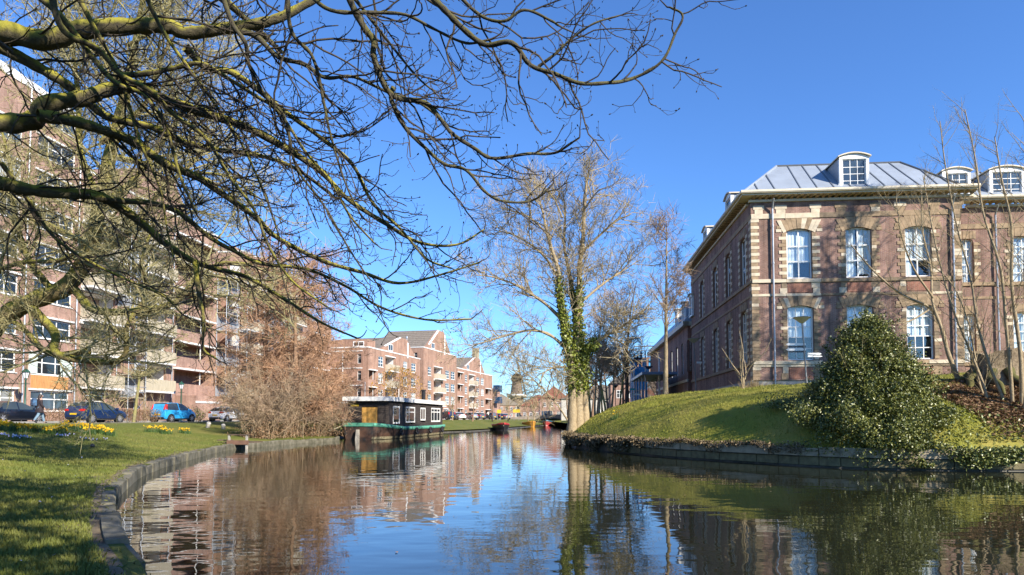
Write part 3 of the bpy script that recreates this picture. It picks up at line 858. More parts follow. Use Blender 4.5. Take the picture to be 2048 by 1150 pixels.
# ================================================================== the lower wing further along the canal, with entrance canopy
w0 = W(1388, 836, 62.0)
WING = thing("lower_brick_wing", "lower brick wing with white dormers and blue entrance canopy behind the taller building", "building", (w0.x - .5, w0.y, 2.6), -ANG)
zt = pf(WING, 's', 0, 1372, 654)[1]
L2 = 30
ws = [pf(WING, 's', 0, p, 720)[0] for p in (1376, 1365, 1354, 1343)]
mb = MB(SIDE(0)); so = [(c - .6, c + .6, zt - 4.2, zt - 1.3, .1) for c in ws]
wall(mb, 0, L2, -1, zt, so); mb.build("wall", M_brick_r, WING)
mb = MB(FRONT(0)); wall(mb, 0, 6, -1, zt, []); mb.build("wall", M_brick_o, WING)
for o in so: window(WING, SIDE(0), *o[:4], -.12, (.5,), (.3, .65), .09, .06, M_white, M_glass)
mb = MB(SIDE(0)); mb.box(-.3, L2, -.1, .45, zt, zt + .4); mb.box(-.0, L2, -.1, .08, zt - 5.1, zt - 4.85); mb.build("cornice", M_cor, WING)
mb = MB(FRONT(0)); mb.box(-.44, 6, -.1, .3, zt + .002, zt + .402); mb.build("cornice", M_cor, WING)
mb = MB(); z2 = zt + .4; mb.quad((-.4, -.3, z2), (-.4, L2, z2), (2.4, L2, z2 + 3), (2.4, -.0, z2 + 3)); mb.quad((-.4, -.3, z2), (6, -.3, z2), (6, 0, z2 + 3), (2.4, 0, z2 + 3)); mb.build("roof", M_zinc, WING)
for k, c in enumerate([pf(WING, 's', 0, p, 640)[0] for p in (1383, 1368, 1354)]):
    dormer(WING, SIDE(0), c - .7, c + .7, z2 + .1, z2 + 2.1, 2.6, .1, .12, (.5,))
M_canopy = mat("blue_grey_canopy", (.18, .24, .36), .35, .1, 2)
can = thing("entrance_canopy", "flat blue-grey canopy over glass entrance doors of the lower wing", "canopy", (WING.location.x - .2, WING.location.y + 6, 2.6), -ANG)
mb = MB(); zca = pf(WING, 's', 0, 1345, 753)[1]; mb.box(-3.2, .1, -4, 9, zca - .25, zca); mb.build("roof_slab", M_canopy, can)
for y in (-3.2, 0, 3, 6, 8.5):
    mb = MB(); mb.tube((-2.8, y, -1), (-2.8, y, zca - .25), .07); mb.build("post", M_pipe, can)
for y in (0.2, 2.2, 4.2, 6.2):
    mb = MB(); mb.box(-1.4, -1.36, y, y + 1.9, -.8, zca - .3); mb.build("door_pane", M_glass, can)
# scaffold with blue sheeting further back
M_blue = mat("blue_sheeting", (.02, .22, .46), .6, .35, 1.1, .4, 5)
sc0 = W(1312, 836, 92)
SCF = thing("sheeted_scaffold", "scaffold tower wrapped in bright blue sheeting behind the slender tree", "scaffold", (sc0.x, sc0.y, 2.3), -ANG)
ztop = W(1290, 700, 92).z - 2.3
mb = MB()
K = 14
for face in ((0, 0, -2.8, 0), (-2.8, 0, -2.8, 6)):
    for i in range(K):
        for j in range(8):
            t0, t1 = i / K, (i + 1) / K; s0, s1 = j / 8, (j + 1) / 8
            if j == 7 and (i % 3 != 0): continue
            if random.random() < .06: continue
            g = lambda t, s: (face[0] + (face[2] - face[0]) * t + .06 * sin(9 * s + t * 20), face[1] + (face[3] - face[1]) * t + .08 * sin(13 * t + 7 * s), ztop * s * .98)
            mb.quad(g(t0, s0), g(t1, s0), g(t1, s1), g(t0, s1))
mb.build("sheeting", M_blue, SCF)
mb = MB(); mb.box(-2.6, 3, 1.5, 8, -1, ztop * .9); mb.build("boarded_wall", M_brick_r, SCF)
for x, y in ((0, -.1), (-1.4, -.1), (-2.9, -.1), (-2.9, 3), (-2.9, 6.1)):
    p = MB(); p.tube((x, y, -1), (x, y, ztop + .5), .05, n=6); p.build("pole", M_steel, SCF)
for k in range(5):
    p = MB(); p.box(-2.9, .1, -.25, .5, 1 + k * 2, 1.06 + k * 2); p.build("platform", M_slat, SCF)
# zinc-roofed house behind the scaffold
h0 = W(1330, 836, 96)
HSE = thing("zinc_roofed_house", "house with pale zinc roof and dormer behind the blue sheeting", "house", (h0.x, h0.y, 2.3), -ANG)
zh = W(1300, 716, 96).z - 2.3
mb = MB(); mb.box(-1.5, 6, 0, 14, -1, zh); mb.build("wall", M_brick_r, HSE)
mb = MB(); mb.quad((-1.7, -.2, zh), (6.2, -.2, zh), (6, 1.5, zh + 3), (0, 1.5, zh + 3)); mb.quad((-1.7, -.2, zh), (-1.7, 14, zh), (0, 13, zh + 3), (0, 1.5, zh + 3)); mb.build("roof", M_zinc, HSE)
dormer(HSE, FRONT(0), -1.0, .6, zh + .1, zh + 1.9, 2, .0, .1, (.5,))
mb = MB(); mb.box(-1.9, 6.2, -.4, .02, zh - .3, zh - .01); mb.build("eaves", M_cor, HSE)
# ================================================================== apartment blocks along the street
def slats(T, u0, u1, n0, n1, z0, z1, par, m=None, step=.14, name="railing"):
    """slatted balcony front with two returns, joined: the slats are too fine to pick apart"""
    mb = MB(T); u = u0
    while u < u1:
        mb.box(u, u + step * .72, n1 - .025, n1, z0 + random.uniform(0, .03), z1 + random.uniform(-.03, .03)); u += step
    n = n0
    while n < n1 - .1:
        mb.box(u0, u0 + .025, n, n + step * .7, z0, z1); mb.box(u1 - .025, u1, n, n + step * .7, z0, z1); n += step
    mb.box(u0, u1, n1 - .05, n1 - .026, z1 - .2, z1 - .12); mb.box(u0, u1, n1 - .05, n1 - .026, z0 + .1, z0 + .18)
    return tag(mb.build(name, m or M_slat, par), None, None, kind="stuff")
def part(par, name, T, m, *b):
    mb = MB(T); mb.box(*b); return mb.build(name, m, par)
def apartment(name, label, loc, rz, L, Wd, H, fh, bays, brick, endops=(), parapet=M_slab, bays2=None):
    """bays: (kind, u0, u1, floors). the canal front is local +x, the near end wall local -y"""
    b = thing(name, label, "building", loc, rz)
    T = RIGHT(0)
    ops = []
    nf = int(H / fh)
    for kind, u0, u1, fl in bays:
        for f in (range(nf) if fl is None else fl):
            z = f * fh
            if kind == 'win': ops.append((u0, u1, z + .75, z + 2.25))
            elif kind == 'tall': ops.append((u0, u1, z + .5, z + 2.3))
            elif kind == 'door': ops.append((u0, u1, z + .05, z + 2.2))
            else: ops.append((u0, u1, z + .02, z + fh - .35))
    mb = MB(T); wall(mb, 0, L, -.3, H, ops, .2); mb.build("wall", brick, b)
    mb = MB(FRONT(0)); wall(mb, -Wd, 0, -.3, H, list(endops), .2); mb.build("wall", brick, b)
    mb = MB(); mb.quad((-Wd, 0, H - .3), (0, 0, H - .3), (0, L, H - .3), (-Wd, L, H - .3)); mb.quad((-Wd, L, 0), (0, L, 0), (0, L, H), (-Wd, L, H)); mb.build("roof_deck", M_lead, b)
    for o in endops:
        window(b, FRONT(0), *o, -.12, (), (.7,), .06, .05, M_white, M_glass)
    for kind, u0, u1, fl in bays:
        for f in (range(nf) if fl is None else fl):
            z = f * fh
            if kind == 'win':
                w = u1 - u0
                window(b, T, u0, u1, z + .75, z + 2.25, -.1, (.28, .64) if w > 2 else (.5,), (.62,), .09, .08, M_white, random.choice([M_glass, M_glass_b, M_glass, M_glass_c]), .06)
                part(b, "lintel", T, M_slab, u0 - .25, u1 + .25, -.1, .12, z + 2.3, z + 2.44)
            elif kind == 'tall':
                window(b, T, u0, u1, z + .5, z + 2.3, -.08, (.5,), (.35, .7), .1, .09, M_white, random.choice([M_glass_b, M_glass_c, M_glass]), .06)
            elif kind == 'door':
                window(b, T, u0, u1, z + .05, z + 2.2, -.1, (.45,), (.75,), .1, .1, M_white, M_glass, name="entrance_door")
                part(b, "lintel", T, M_slab, u0 - .5, u1 + .5, -.1, .2, z + 2.25, z + 2.42)
            else:
                d = 1.5
                mb = MB(T)      # niche
                zz0, zz1 = z + .02, z + fh - .35
                wu0, wu1 = u0 + .35, u0 + .35 + min(1.9, (u1 - u0) * .55)
                N_ = MB(T); N_.T = (lambda TT: (lambda u, n, zq: TT(u, n - d, zq)))(T)
                wall(N_, u0, u1, zz0, zz1, [(wu0, wu1, z + .4, z + 2.15)], .1)
                N_.build("niche_wall", brick, b)
                for q in (((u0, -.2, zz0), (u0, -d, zz0), (u0, -d, zz1), (u0, -.2, zz1)), ((u1, -.2, zz0), (u1, -d, zz0), (u1, -d, zz1), (u1, -.2, zz1)),
                          ((u0, -.2, zz0), (u1, -.2, zz0), (u1, -d, zz0), (u0, -d, zz0)), ((u0, -.2, zz1), (u1, -.2, zz1), (u1, -d, zz1), (u0, -d, zz1))): mb.quad(*q)
                mb.build("niche_lining", M_slab if kind == 'bal' else brick, b)
                window(b, N_.T, wu0, wu1, z + .4, z + 2.15, -.05, (.5,), (.7,), .08, .06, M_white, M_glass)
                part(b, "lintel", T, M_slab, u0 - .2, u1 + .2, -.1, .35 if kind == 'log' else .2, z + fh - .34, z + fh - .16)
                if kind == 'bal':
                    if f or True:
                        bb = part(b, "balcony_slab", T, M_slab, u0 - .1, u1 + .1, -.3, 1.0, z - .14, z + .04)
                        slats(T, u0 - .08, u1 + .08, .0, 1.0, z + .0, z + 1.1, bb)
                else:
                    part(b, "balcony_parapet", T, brick, u0 + .003, u1 - .003, -.15, .003, z + .03, z + 1.0)
                    part(b, "post", T, M_white, u0 + (u1 - u0) * .68, u0 + (u1 - u0) * .68 + .08, -.12, -.04, z + 1.0, zz1)
    part(b, "parapet", T, parapet, -.05, L + .05, -.25, .06, H + .002, H + .2)
    part(b, "parapet", FRONT(0), parapet, -Wd, -.26, -.25, .06, H + .004, H + .19)
    return b
ST = 1.37     # pavement level
def row_at(D, a=-40.0): return (a + tan(ANG) * D, D, ST)
class _P:     # pixel -> u on a facade plane before the building exists
    def __init__(s, loc, rz): s.location = Vector(loc); s.rotation_euler = (0, 0, rz)
def U(loc, rz, px): return pf(_P(loc, rz), 's', 0, px, 700)[0]
# --- tall block at the left
locA = row_at(38.0); uA = lambda p: U(locA, -ANG, p)
bA = [('win', uA(-150), uA(-95), None), ('win', uA(-42), uA(33), None), ('win', uA(64), uA(141), (0, 1, 2, 3, 4, 5, 6, 7, 8))]
A = apartment("apartment_block", "tall red brick apartment block with white windows and orange wood panel", locA, -ANG, uA(152), 14, 24.6, 2.75, bA, M_brick_l)
T = RIGHT(0)
u0, u1 = uA(63), uA(137)
w_ = MB(T); k = int((u1 - u0) / .16)
for i in range(k): w_.box(u0 + (u1 - u0) * i / k + .006, u0 + (u1 - u0) * (i + 1) / k - .006, -.02, .06, 2.42, 3.46)
tag(w_.build("wood_cladding", M_wood_o, A), "orange vertical timber cladding", None, kind="stuff")
for q in ((uA(63) - .25, uA(75)), (uA(122), uA(141) + .2)): part(A, "side_panel", T, M_pale, q[0], q[1], -.02, .04, 3.55, 5.0)
for px_ in (45, 149):
    p = MB(RIGHT(0)); p.tube((uA(px_), .09, -.2), (uA(px_), .09, 24.5), .06, n=6); p.build("drainpipe", M_pipe, A)
# white gable top
mb = MB(T); mb.prism([(uA(-150), -.3, 24.82), (uA(152), -.3, 24.82), (uA(60), -2.5, 26.6), (uA(-150), -2.5, 26.6)], [(uA(-150), .05, 24.82), (uA(152), .05, 24.82), (uA(60), -2.2, 26.7), (uA(-150), -2.2, 26.7)]); mb.build("roof_gable", M_slab, A)
# --- second block with balconies
uB = lambda p: U(locB, -ANG, p)
locB = (locA[0] + sin(ANG) * uA(153), locA[1] + cos(ANG) * uA(153), ST)
bB = [('bal', .4, uB(228), range(1, 7)), ('door', 1.2, 3.4, (0,)), ('bal', uB(272), uB(332), range(1, 7)), ('log', uB(349), uB(424), range(1, 7)), ('door', uB(392), uB(402), (0,))]
B = apartment("apartment_block", "red brick apartment block with pale slatted balconies beside the tall block", locB, -ANG, uB(432), 12, 20.6, 2.75, bB, M_brick_l, parapet=M_slab)
part(B, "garage_wall", RIGHT(0), M_brick_l, uB(352), uB(432) + 1.2, .004, 2.2, -.2, 2.5)
part(B, "white_band", RIGHT(0), M_slab, uB(352) - .05, uB(400), 2.2, 2.26, 1.75, 1.95)
part(B, "green_door", RIGHT(0), M_green, uB(404), uB(416), 2.2, 2.25, -.1, 1.5)
mb = MB(); mb.prism([(0, 4, 20.8), (0, 16, 20.8), (0, 13, 24), (0, 9, 24)], [(-9, 4, 20.8), (-9, 16, 20.8), (-9, 13, 24), (-9, 9, 24)]); mb.build("roof_house", M_brick_l, B)
for px_ in (270, 343):
    p = MB(RIGHT(0)); p.tube((uB(px_), .09, -.2), (uB(px_), .09, 20.5), .06, n=6); p.build('drainpipe', M_pipe, B)
# --- third block
uC = lambda p: U(locC, -ANG, p)
locC = row_at(83.0, -40.2)
bC = [('bal', uC(481), uC(522), range(1, 7)), ('win', uC(533), uC(556), range(0, 7)), ('bal', uC(566), uC(600), range(1, 7))]
Cb = apartment("apartment_block", "red brick apartment block half hidden by the larch trees", locC, -ANG, uC(606), 12, 20.6, 2.75, bC, M_brick_l)
uD = lambda p: U(locD, -ANG, p)
locD = (locC[0] + sin(ANG) * uC(606.5), locC[1] + cos(ANG) * uC(606.5), ST)
apartment('apartment_block', 'lower brick apartment block with open loggias behind the slim larch', locD, -ANG, uD(662), 12, 15.2, 2.75, [('log', uD(622), uD(656), range(0, 5))], M_brick_l)
part(Cb, "roof_house", None, M_brick_l, -9, -3, 3, 12, 20.4, 22.2)
# --- scaffolds on the fronts
def scaffold(label, loc, rz, L, H, depth=1.2, lv=2.0, net=True):
    s = thing("facade_scaffold", label, "scaffold", loc, rz)
    T = RIGHT(0)
    n = max(2, int(L / 2.1) + 1)
    for i in range(n):
        for dn in (.1, depth):
            p = MB(T); u = L * i / (n - 1); p.tube((u, dn, -.1), (u, dn, H), .04, n=6); p.build("pole", M_steel, s)
    k = 1
    while k * lv < H:
        z = k * lv
        part(s, "platform", T, M_slat, -.1, L + .1, .12, depth - .05, z, z + .06)
        for dz in (.5, 1.0):
            p = MB(T); p.tube((0, depth + .05, z + dz), (L, depth + .05, z + dz), .03, n=6); p.build("guard_rail", M_steel, s)
        p = MB(T); q = (0, L) if k % 2 else (L, 0); p.tube((q[0], depth + .05, z - lv), (q[1], depth + .05, z), .03, n=6); p.build("brace", M_steel, s)
        if net and k % 2: part(s, "net", T, M_net, .05, L - .05, .05, .07, z + .08, z + lv - .1)
        k += 1
    return s
def on_row(p, a, D0=38.0):
    l = row_at(D0, a); u = U(l, -ANG, p); return (l[0] + sin(ANG) * u, l[1] + cos(ANG) * u, ST), u
l0, ua = on_row(232, -40.0); ub = on_row(268, -40.0)[1]
scaffold("steel scaffold climbing between the slatted balconies of the second block", l0, -ANG, ub - ua, 19)
l0, ua = on_row(431, -40.0); ub = on_row(474, -40.0)[1]
scaffold("tall steel scaffold with netting in the gap beside the third block", l0, -ANG, ub - ua, 17)
part(Cb, "gap_wall", None, M_brick_l, -8, -3, -6, -.02, -.3, 19)
l0, ua = on_row(526, -40.1); ub = on_row(562, -40.1)[1]
scaffold("steel scaffold behind the larch trunks", l0, -ANG, ub - ua, 20)

# --- saw-toothed blocks further along
ANG2 = math.atan((1350 - 1024) / F)
def far_block(label, px0, D0, L, Wd, H, peak, bays, endops, rz=-ANG2, roofx=(3.5, 11, 14, 17.5), lowend=None):
    k = W(px0, 836, D0)
    b = apartment("stepped_brick_apartments", label, (k.x, k.y, 1.3), rz, L, Wd, H, 2.85, bays, M_brick_l2, endops)
    r0, r1, r2, r3 = roofx
    # brick gable towards the canal, tiled slope facing the camera
    mb = MB(); prof = [(r0, H + .2), (r1, H + peak), (r2, H + peak), (r3, H + .2)]
    mb.prism([(.003, y, z) for y, z in prof], [(-.3, y, z) for y, z in prof]); mb.build("gable", M_brick_l2, b)
    mb = MB(); mb.prism([(-.3, r0, H + .2), (-Wd * .8, r0, H + .2), (-Wd * .8, r1, H + peak), (-.3, r1, H + peak)], [(-.3, r0 + .3, H + .0), (-Wd * .8, r0 + .3, H + .0), (-Wd * .8, r1 + .3, H + peak - .2), (-.3, r1 + .3, H + peak - .2)])
    rf = mb.build("roof", M_tile, b)
    for i in range(9):
        t = (i + .5) / 9; y = r0 + (r1 - r0) * t; z = H + .2 + (peak - .2) * t
        part(rf, "tile_course", None, M_tile, -Wd * .8, -.32, y - .06, y + .06, z - .02, z + .07)
    part(b, "roof_deck", None, M_lead, -Wd * .8, -.3, r1 + .2, r2, H + peak - .25, H + peak - .05)
    mb = MB(); mb.quad((-.3, r2, H + peak), (-Wd * .8, r2, H + peak), (-Wd * .8, r3, H + .2), (-.3, r3, H + .2)); mb.build("rear_roof", M_tile, b)
    mb = MB(); e = .9; mb.prism([(.06, r0 + 1.5, H + .9), (.06, r0 + 1.5 + e, H + .9), (.06, r1 + e, H + peak), (.06, r1 - .2, H + peak)], [(.01, r0 + 1.5, H + .9), (.01, r0 + 1.5 + e, H + .9), (.01, r1 + e, H + peak), (.01, r1 - .2, H + peak)]); mb.build("verge_board", M_white, b)
    part(b, "white_strip", RIGHT(0), M_white, r2 + .3, r2 + .8, .005, .06, H - .3, H + peak - .6)
    window(b, RIGHT(.02), r0 + 3.6, r0 + 5.6, H + .3, H + 1.5, .02, (.5,), (), .1, .1, M_white, M_glass)
    p = MB(); p.tube((-2.0, r3 + .5, H), (-2.0, r3 + .5, H + peak + .8), .09, n=6); p.tube((-2.0, r3 + .5, H + peak + .8), (-2.0, r3 + .5, H + peak + 1.2), .2, n=6); p.build("flue", M_pipe, b)
    return b
k1 = W(735, 836, 112); F1 = (k1.x, k1.y, 1.3)
u1_ = lambda p: U(F1, -ANG2, p)
bays1 = [('log', .4, u1_(751), range(0, 3)), ('tall', u1_(757), u1_(767), range(0, 4)), ('bal', u1_(771), u1_(789), range(1, 4)), ('tall', u1_(807), u1_(815), range(0, 4)), ('tall', u1_(823), u1_(832), range(0, 4))]
eo = [(-1.9, -1.2, z, z + 1.6) for z in (.8, 3.6, 6.5, 9.3)]
FB1 = far_block("stepped red brick apartments with slate saw-tooth roof directly behind the houseboat", 735, 112, u1_(842) - .5, 14, 11.9, 3.2, bays1, eo, roofx=(4.5, 13, 16.5, 21))
for z in (2.75, 5.6, 8.45, 11.3): part(FB1, "white_band", FRONT(0), M_slab, -7.5, -1.0, -.05, .08, z, z + .18)
part(FB1, "drain_strip", FRONT(0), M_white, -4.6, -4.45, -.05, .06, 5.8, 11.3)
part(FB1, "roof_house", None, M_brick_l2, -13, -.6, 1.0, 4.0, 11.9, 13.4)
window(FB1, FRONT(1.0), -3.2, -1.2, 12.2, 13.1, .03, (.5,), (), .15, .1, M_white, M_glass)
k2 = W(846, 836, 137); F2 = (k2.x, k2.y, 1.3); u2_ = lambda p: U(F2, -ANG2, p)
bays2 = [('tall', u2_(856), u2_(863), range(0, 4)), ('bal', u2_(868), u2_(884), range(1, 4)), ('tall', u2_(891), u2_(899), range(0, 4)), ('tall', u2_(902), u2_(910), range(0, 4)), ('door', u2_(889), u2_(894), (0,))]
FB2 = far_block("second stepped red brick apartments with saw-tooth roof behind parked cars", 846, 137, u2_(913), 14, 15.4 - .9, 4.6, bays2, [(-2, -1.3, z, z + 1.5) for z in (6.5, 9.3, 12)], roofx=(1.0, 8.5, 12.5, 17))
k3 = W(914, 836, 160); F3 = (k3.x, k3.y, 1.3); u3_ = lambda p: U(F3, -ANG2, p)
bays3 = [('log', .4, u3_(925), range(0, 4)), ('tall', u3_(930), u3_(935), range(0, 4)), ('bal', u3_(938), u3_(949), range(1, 4)), ('tall', u3_(953), u3_(959), range(0, 4)), ('tall', u3_(962), u3_(968), range(0, 4)), ('log', u3_(971), u3_(982), range(0, 3))]
FB3 = far_block("third stepped brick apartments with low roof and chimney near the windmill", 914, 160, u3_(985), 14, 12.0, 3.8, bays3, [], roofx=(4, 14, 19, 24))
part(FB3, "chimney", None, M_beam, -3, -1.6, 22, 24, 11.5, 19.0)
part(FB3, "chimney", None, M_beam, -9, -7.4, 6, 8, 12, 18.0)
# dark balcony building past the third block
k4 = W(987, 836, 200)
DB = thing("dark_balcony_building", "flat building with dark blue box balconies past the stepped apartments", "building", (k4.x, k4.y, 1.3), -ANG2)
M_navy = mat("navy_panel", (.02, .05, .10), .4, .2, 1)
part(DB, "wall", None, M_brick_l, -12, -.02, 0, 8, -.3, 9)
for z in (4.6, 8.0): part(DB, "box_balcony", None, M_navy, 0, 1.9, -.4, 3, z, z + 1.9)

# --- windmill far down the canal
kw = W(1033.5, 836, 465)
WM = thing("windmill", "tall brick tower windmill with dark cap and gallery beyond the trees", "windmill", (kw.x, kw.y, 1.3))
M_mill = brick_mat("mill_brick", (.27, .20, .14), (.22, .16, .11), (.25, .2, .16))
mb = MB(); mb.lathe([(5.3, 0), (4.6, 14.5), (3.0, 26)], 24); mb.build("tower", M_mill, WM, True)
mb = MB(); mb.lathe([(6.0, 14.0), (6.9, 15.2), (6.9, 15.5), (4.5, 15.5)], 24); mb.build("gallery", M_stone, WM)
mb = MB(); mb.lathe([(6.85, 15.5), (6.9, 16.5), (6.8, 16.5), (6.75, 15.5)], 24); mb.build("gallery_rail", M_white, WM)
mb = MB(); mb.lathe([(3.5, 25.3), (3.9, 27), (3.2, 29.2), (1.4, 30.6), (.2, 31)], 16); mb.build("cap", mat("thatch_cap", (.035, .025, .02), .9), WM, True)
M_sail = mat("sail_timber", (.07, .05, .04), .7)
ax = Vector((2.6, -2.6, 27.8)); wd = Vector((.85, -.5, .15)).normalized()
side = Vector((-.06, 0, 1)).normalized(); side = (side - wd * side.dot(wd)).normalized(); other = wd.cross(side)
p = MB(); p.tube(ax - wd * 2.5, ax + wd * .8, .35, n=8); p.build("windshaft", M_sail, WM)
for ang in (12, 102, 192, 282):
    d = side * cos(radians(ang)) + other * sin(radians(ang)); e = wd.cross(d)
    mb = MB(); mb.tube(ax + wd * .5, ax + wd * .5 + d * 11.5, .55, .4, n=5)
    for k in range(9):
        q = ax + wd * .5 + d * (2.5 + k * 1.05); mb.tube(q - e * .25, q + e * 1.7, .2, n=4)
    mb.tube(ax + wd * .5 + d * 2.5 + e * 1.5, ax + wd * .5 + d * 11.2 + e * 1.5, .12, n=4)
    mb.build("sail", M_sail, WM)

# --- arched bridge, houses and sheds at the end of the canal
M_bridge = mat("bridge_stone", (.30, .25, .2), .85, .25, 1)
kb = W(1100, 836, 172)
BR = thing("arched_bridge", "low arched brick bridge with railings closing the canal", "bridge", (kb.x, kb.y, 0), radians(-8))
mb = MB(); N = 16
for i in range(N):
    x0, x1 = -12 + 24 * i / N, -12 + 24 * (i + 1) / N
    def top(x): return 1.45 + .9 * (1 - (x / 12) ** 2)
    def bot(x): return max(-.5, 1.55 * sqrt(max(0, 1 - (x / 6.5) ** 2)) if abs(x) < 6.5 else -.5)
    q = [(x0, bot(x0)), (x1, bot(x1)), (x1, top(x1)), (x0, top(x0))]
    mb.prism([(x, 0, z) for x, z in q], [(x, 5, z) for x, z in q])
mb.build("arch", M_bridge, BR)
for i in range(13):
    x = -12 + 2 * i; p = MB(); p.box(x - .04, x + .04, .1, .18, top(x), top(x) + 1.0); p.build("rail_post", M_pipe, BR)
p = MB()
for i in range(12):
    x = -12 + 2 * i; p.tube((x, .14, top(x) + 1), (x + 2, .14, top(x + 2) + 1), .05, n=5)
p.build("handrail", M_pipe, BR)
def small_house(label, px, D, w, dpt, h, rh, mw, mr, rz=0.0):
    k = W(px, 836, D)
    b = thing("gabled_house", label, "house", (k.x, k.y, 1.2), rz)
    part(b, "wall", None, mw, -w / 2, w / 2, 0, dpt, -.3, h)
    mb = MB(); mb.prism([(-w / 2 - .3, -.3, h), (w / 2 + .3, -.3, h), (0, -.3, h + rh)], [(-w / 2 - .3, dpt, h), (w / 2 + .3, dpt, h), (0, dpt, h + rh)]); mb.build("roof", mr, b)
    for i in range(max(2, int(w / 2.2))):
        for f in range(max(1, int(h / 3))):
            u = -w / 2 + 1.0 + i * 2.2
            if u + 1 < w / 2: window(b, FRONT(0), u, u + 1.0, f * 3 + .9, f * 3 + 2.3, .03, (.5,), (.6,), .1, .07, M_white, M_glass)
    return b
M_redtile = mat("red_roof_tiles", (.24, .085, .055), .8, .25, 1.5)
small_house("low red-roofed house beyond the arched bridge", 1078, 235, 13, 10, 4.5, 4, M_brick_l2, M_redtile, .1)
small_house("grey gabled house with broad eaves behind the dark barge", 1150, 165, 7, 10, 4.6, 3.0, mat("grey_render", (.32, .31, .29), .8), M_redtile, -.2)
small_house("white-windowed house beside the bridge end", 1108, 215, 9, 9, 6.5, 4.0, M_brick_l, M_redtile, 0)
small_house("brown gabled house left of the windmill", 1003, 300, 16, 10, 6, 5, M_brick_l2, M_tile, .2)
small_house("long pale rendered house behind the thin trees and ivy trunk", 1205, 150, 18, 10, 4.6, 3.2, mat("pale_render", (.46, .43, .38), .8), M_tile, -.05)
small_house("brick house among trees right of the ivy tree", 1262, 120, 7, 10, 6.5, 3.0, M_brick_l, M_tile, -.1)
# ================================================================== houseboat
M_plank = mat("black_tarred_boards", (.045, .034, .027), .75, .5, 3, .3, 20, stretch=(1, .25, 5))
M_hull = mat("tarred_hull", (.03, .026, .024), .6, .5, 1.5, .3, 12, second=(.10, .05, .03))
M_stripe = mat("faded_green_stripe", (.10, .33, .22), .6, .3, 2)
M_ply = mat("ochre_plywood", (.56, .30, .07), .55, .15, 1.5, stretch=(3, 3, .5))
M_yellow = mat("yellow_plate", (.75, .48, .02), .5, .05)
bz = radians(-8.2)
hb = thing("houseboat", "black timber houseboat with green gunwale, white windows and boarded ochre panel", "houseboat", (-9.4 - 1.62 * cos(bz), 52 - 1.62 * sin(bz), 0), bz)
def hbw(y): return 2.05 * (1 - (max(0, 1.2 - y) / 4.3) ** 2.6) * (1 - (max(0, y - 15.5) / 4.5) ** 2)
def sheer(y): return .92 + .34 * (max(0, 3.5 - y) / 5.5) ** 1.5 + .05 * max(0, (y - 12) / 6)
ys = [-2.0, -1.85, -1.6, -1.2, -.6, .2, 1.2, 3, 6, 9, 12, 15, 16.5, 17.6]
def loft(name, rows, m, par, close=False):
    k = len(rows[0]); V = [p for r in rows for p in r]
    Fc = [(i * k + j, i * k + j + 1, (i + 1) * k + j + 1, (i + 1) * k + j) for i in range(len(rows) - 1) for j in range(k - 1)]
    mb = MB(); mb.add(V, Fc)
    if close:
        mb.add(rows[0], [tuple(range(k))]); mb.add(rows[-1], [tuple(range(k))[::-1]])
    return mb.build(name, m, par, True)
def ring(y, f, z0, z1, n=4):
    w = hbw(y); pts = []
    L = [(w * .72, -.4), (w * .9, .1), (w * .98, .5), (w, sheer(y) - .28)]
    return [(-a, y, b) for a, b in L[::-1]] + [(a, y, b) for a, b in L]
loft("hull", [ring(y, 1, 0, 0) for y in ys], M_hull, hb, True)
for s in (-1, 1):
    loft("gunwale_stripe", [[(s * hbw(y) * 1.0, y, sheer(y) - .28), (s * (hbw(y) + .05), y, sheer(y) - .26), (s * (hbw(y) + .06), y, sheer(y) - .02), (s * (hbw(y) - .08), y, sheer(y))] for y in ys], M_stripe, hb)
mb = MB(); w0 = hbw(-2.0); mb.box(-w0 - .04, w0 + .04, -2.06, -1.99, sheer(-2) - .27, sheer(-2) - .01); mb.build("transom_stripe", M_stripe, hb)
loft("deck", [[(-hbw(y) + .07, y, sheer(y) - .06), (hbw(y) - .07, y, sheer(y) - .06)] for y in ys], M_plank, hb)
mb = MB(); mb.prism([(-.09, -2.5, -.3), (-.09, -2.0, -.3), (-.09, -2.0, .75), (-.09, -2.25, .75)], [(.09, -2.5, -.3), (.09, -2.0, -.3), (.09, -2.0, .75), (.09, -2.25, .75)]); mb.build("rudder", M_concrete, hb)
loft("waterline_band", [[(hbw(y) * .9 + .012, y, .03), (hbw(y) * .94 + .014, y, .22)] for y in ys], mat("pale_waterline_grime", (.26, .22, .13), .8, .5, 2.5), hb)
for y in (1.5, 5.8, 10.2, 14.6):
    t_ = MB(); xx = hbw(y) + .13; P_ = [Vector((xx, y + .24 * cos(2 * pi * i / 12), .52 + .24 * sin(2 * pi * i / 12))) for i in range(13)]
    for a_, b_ in zip(P_, P_[1:]): t_.tube(a_, b_, .085, n=6)
    t_.build("tyre_fender", M_black, hb, True)
p = MB(); P_ = [Vector((-1.2, -1.6, 1.1)), Vector((-1.9, -2.4, .72)), Vector((-2.4, -3.4, .5)), Vector((-2.6, -4.4, .42))]
for a_, b_ in zip(P_, P_[1:]): p.tube(a_, b_, .022, n=5)
p.build("mooring_rope", M_slat, hb)
CW, CL, cz0, cz1 = 1.62, 16.8, .93, 2.92
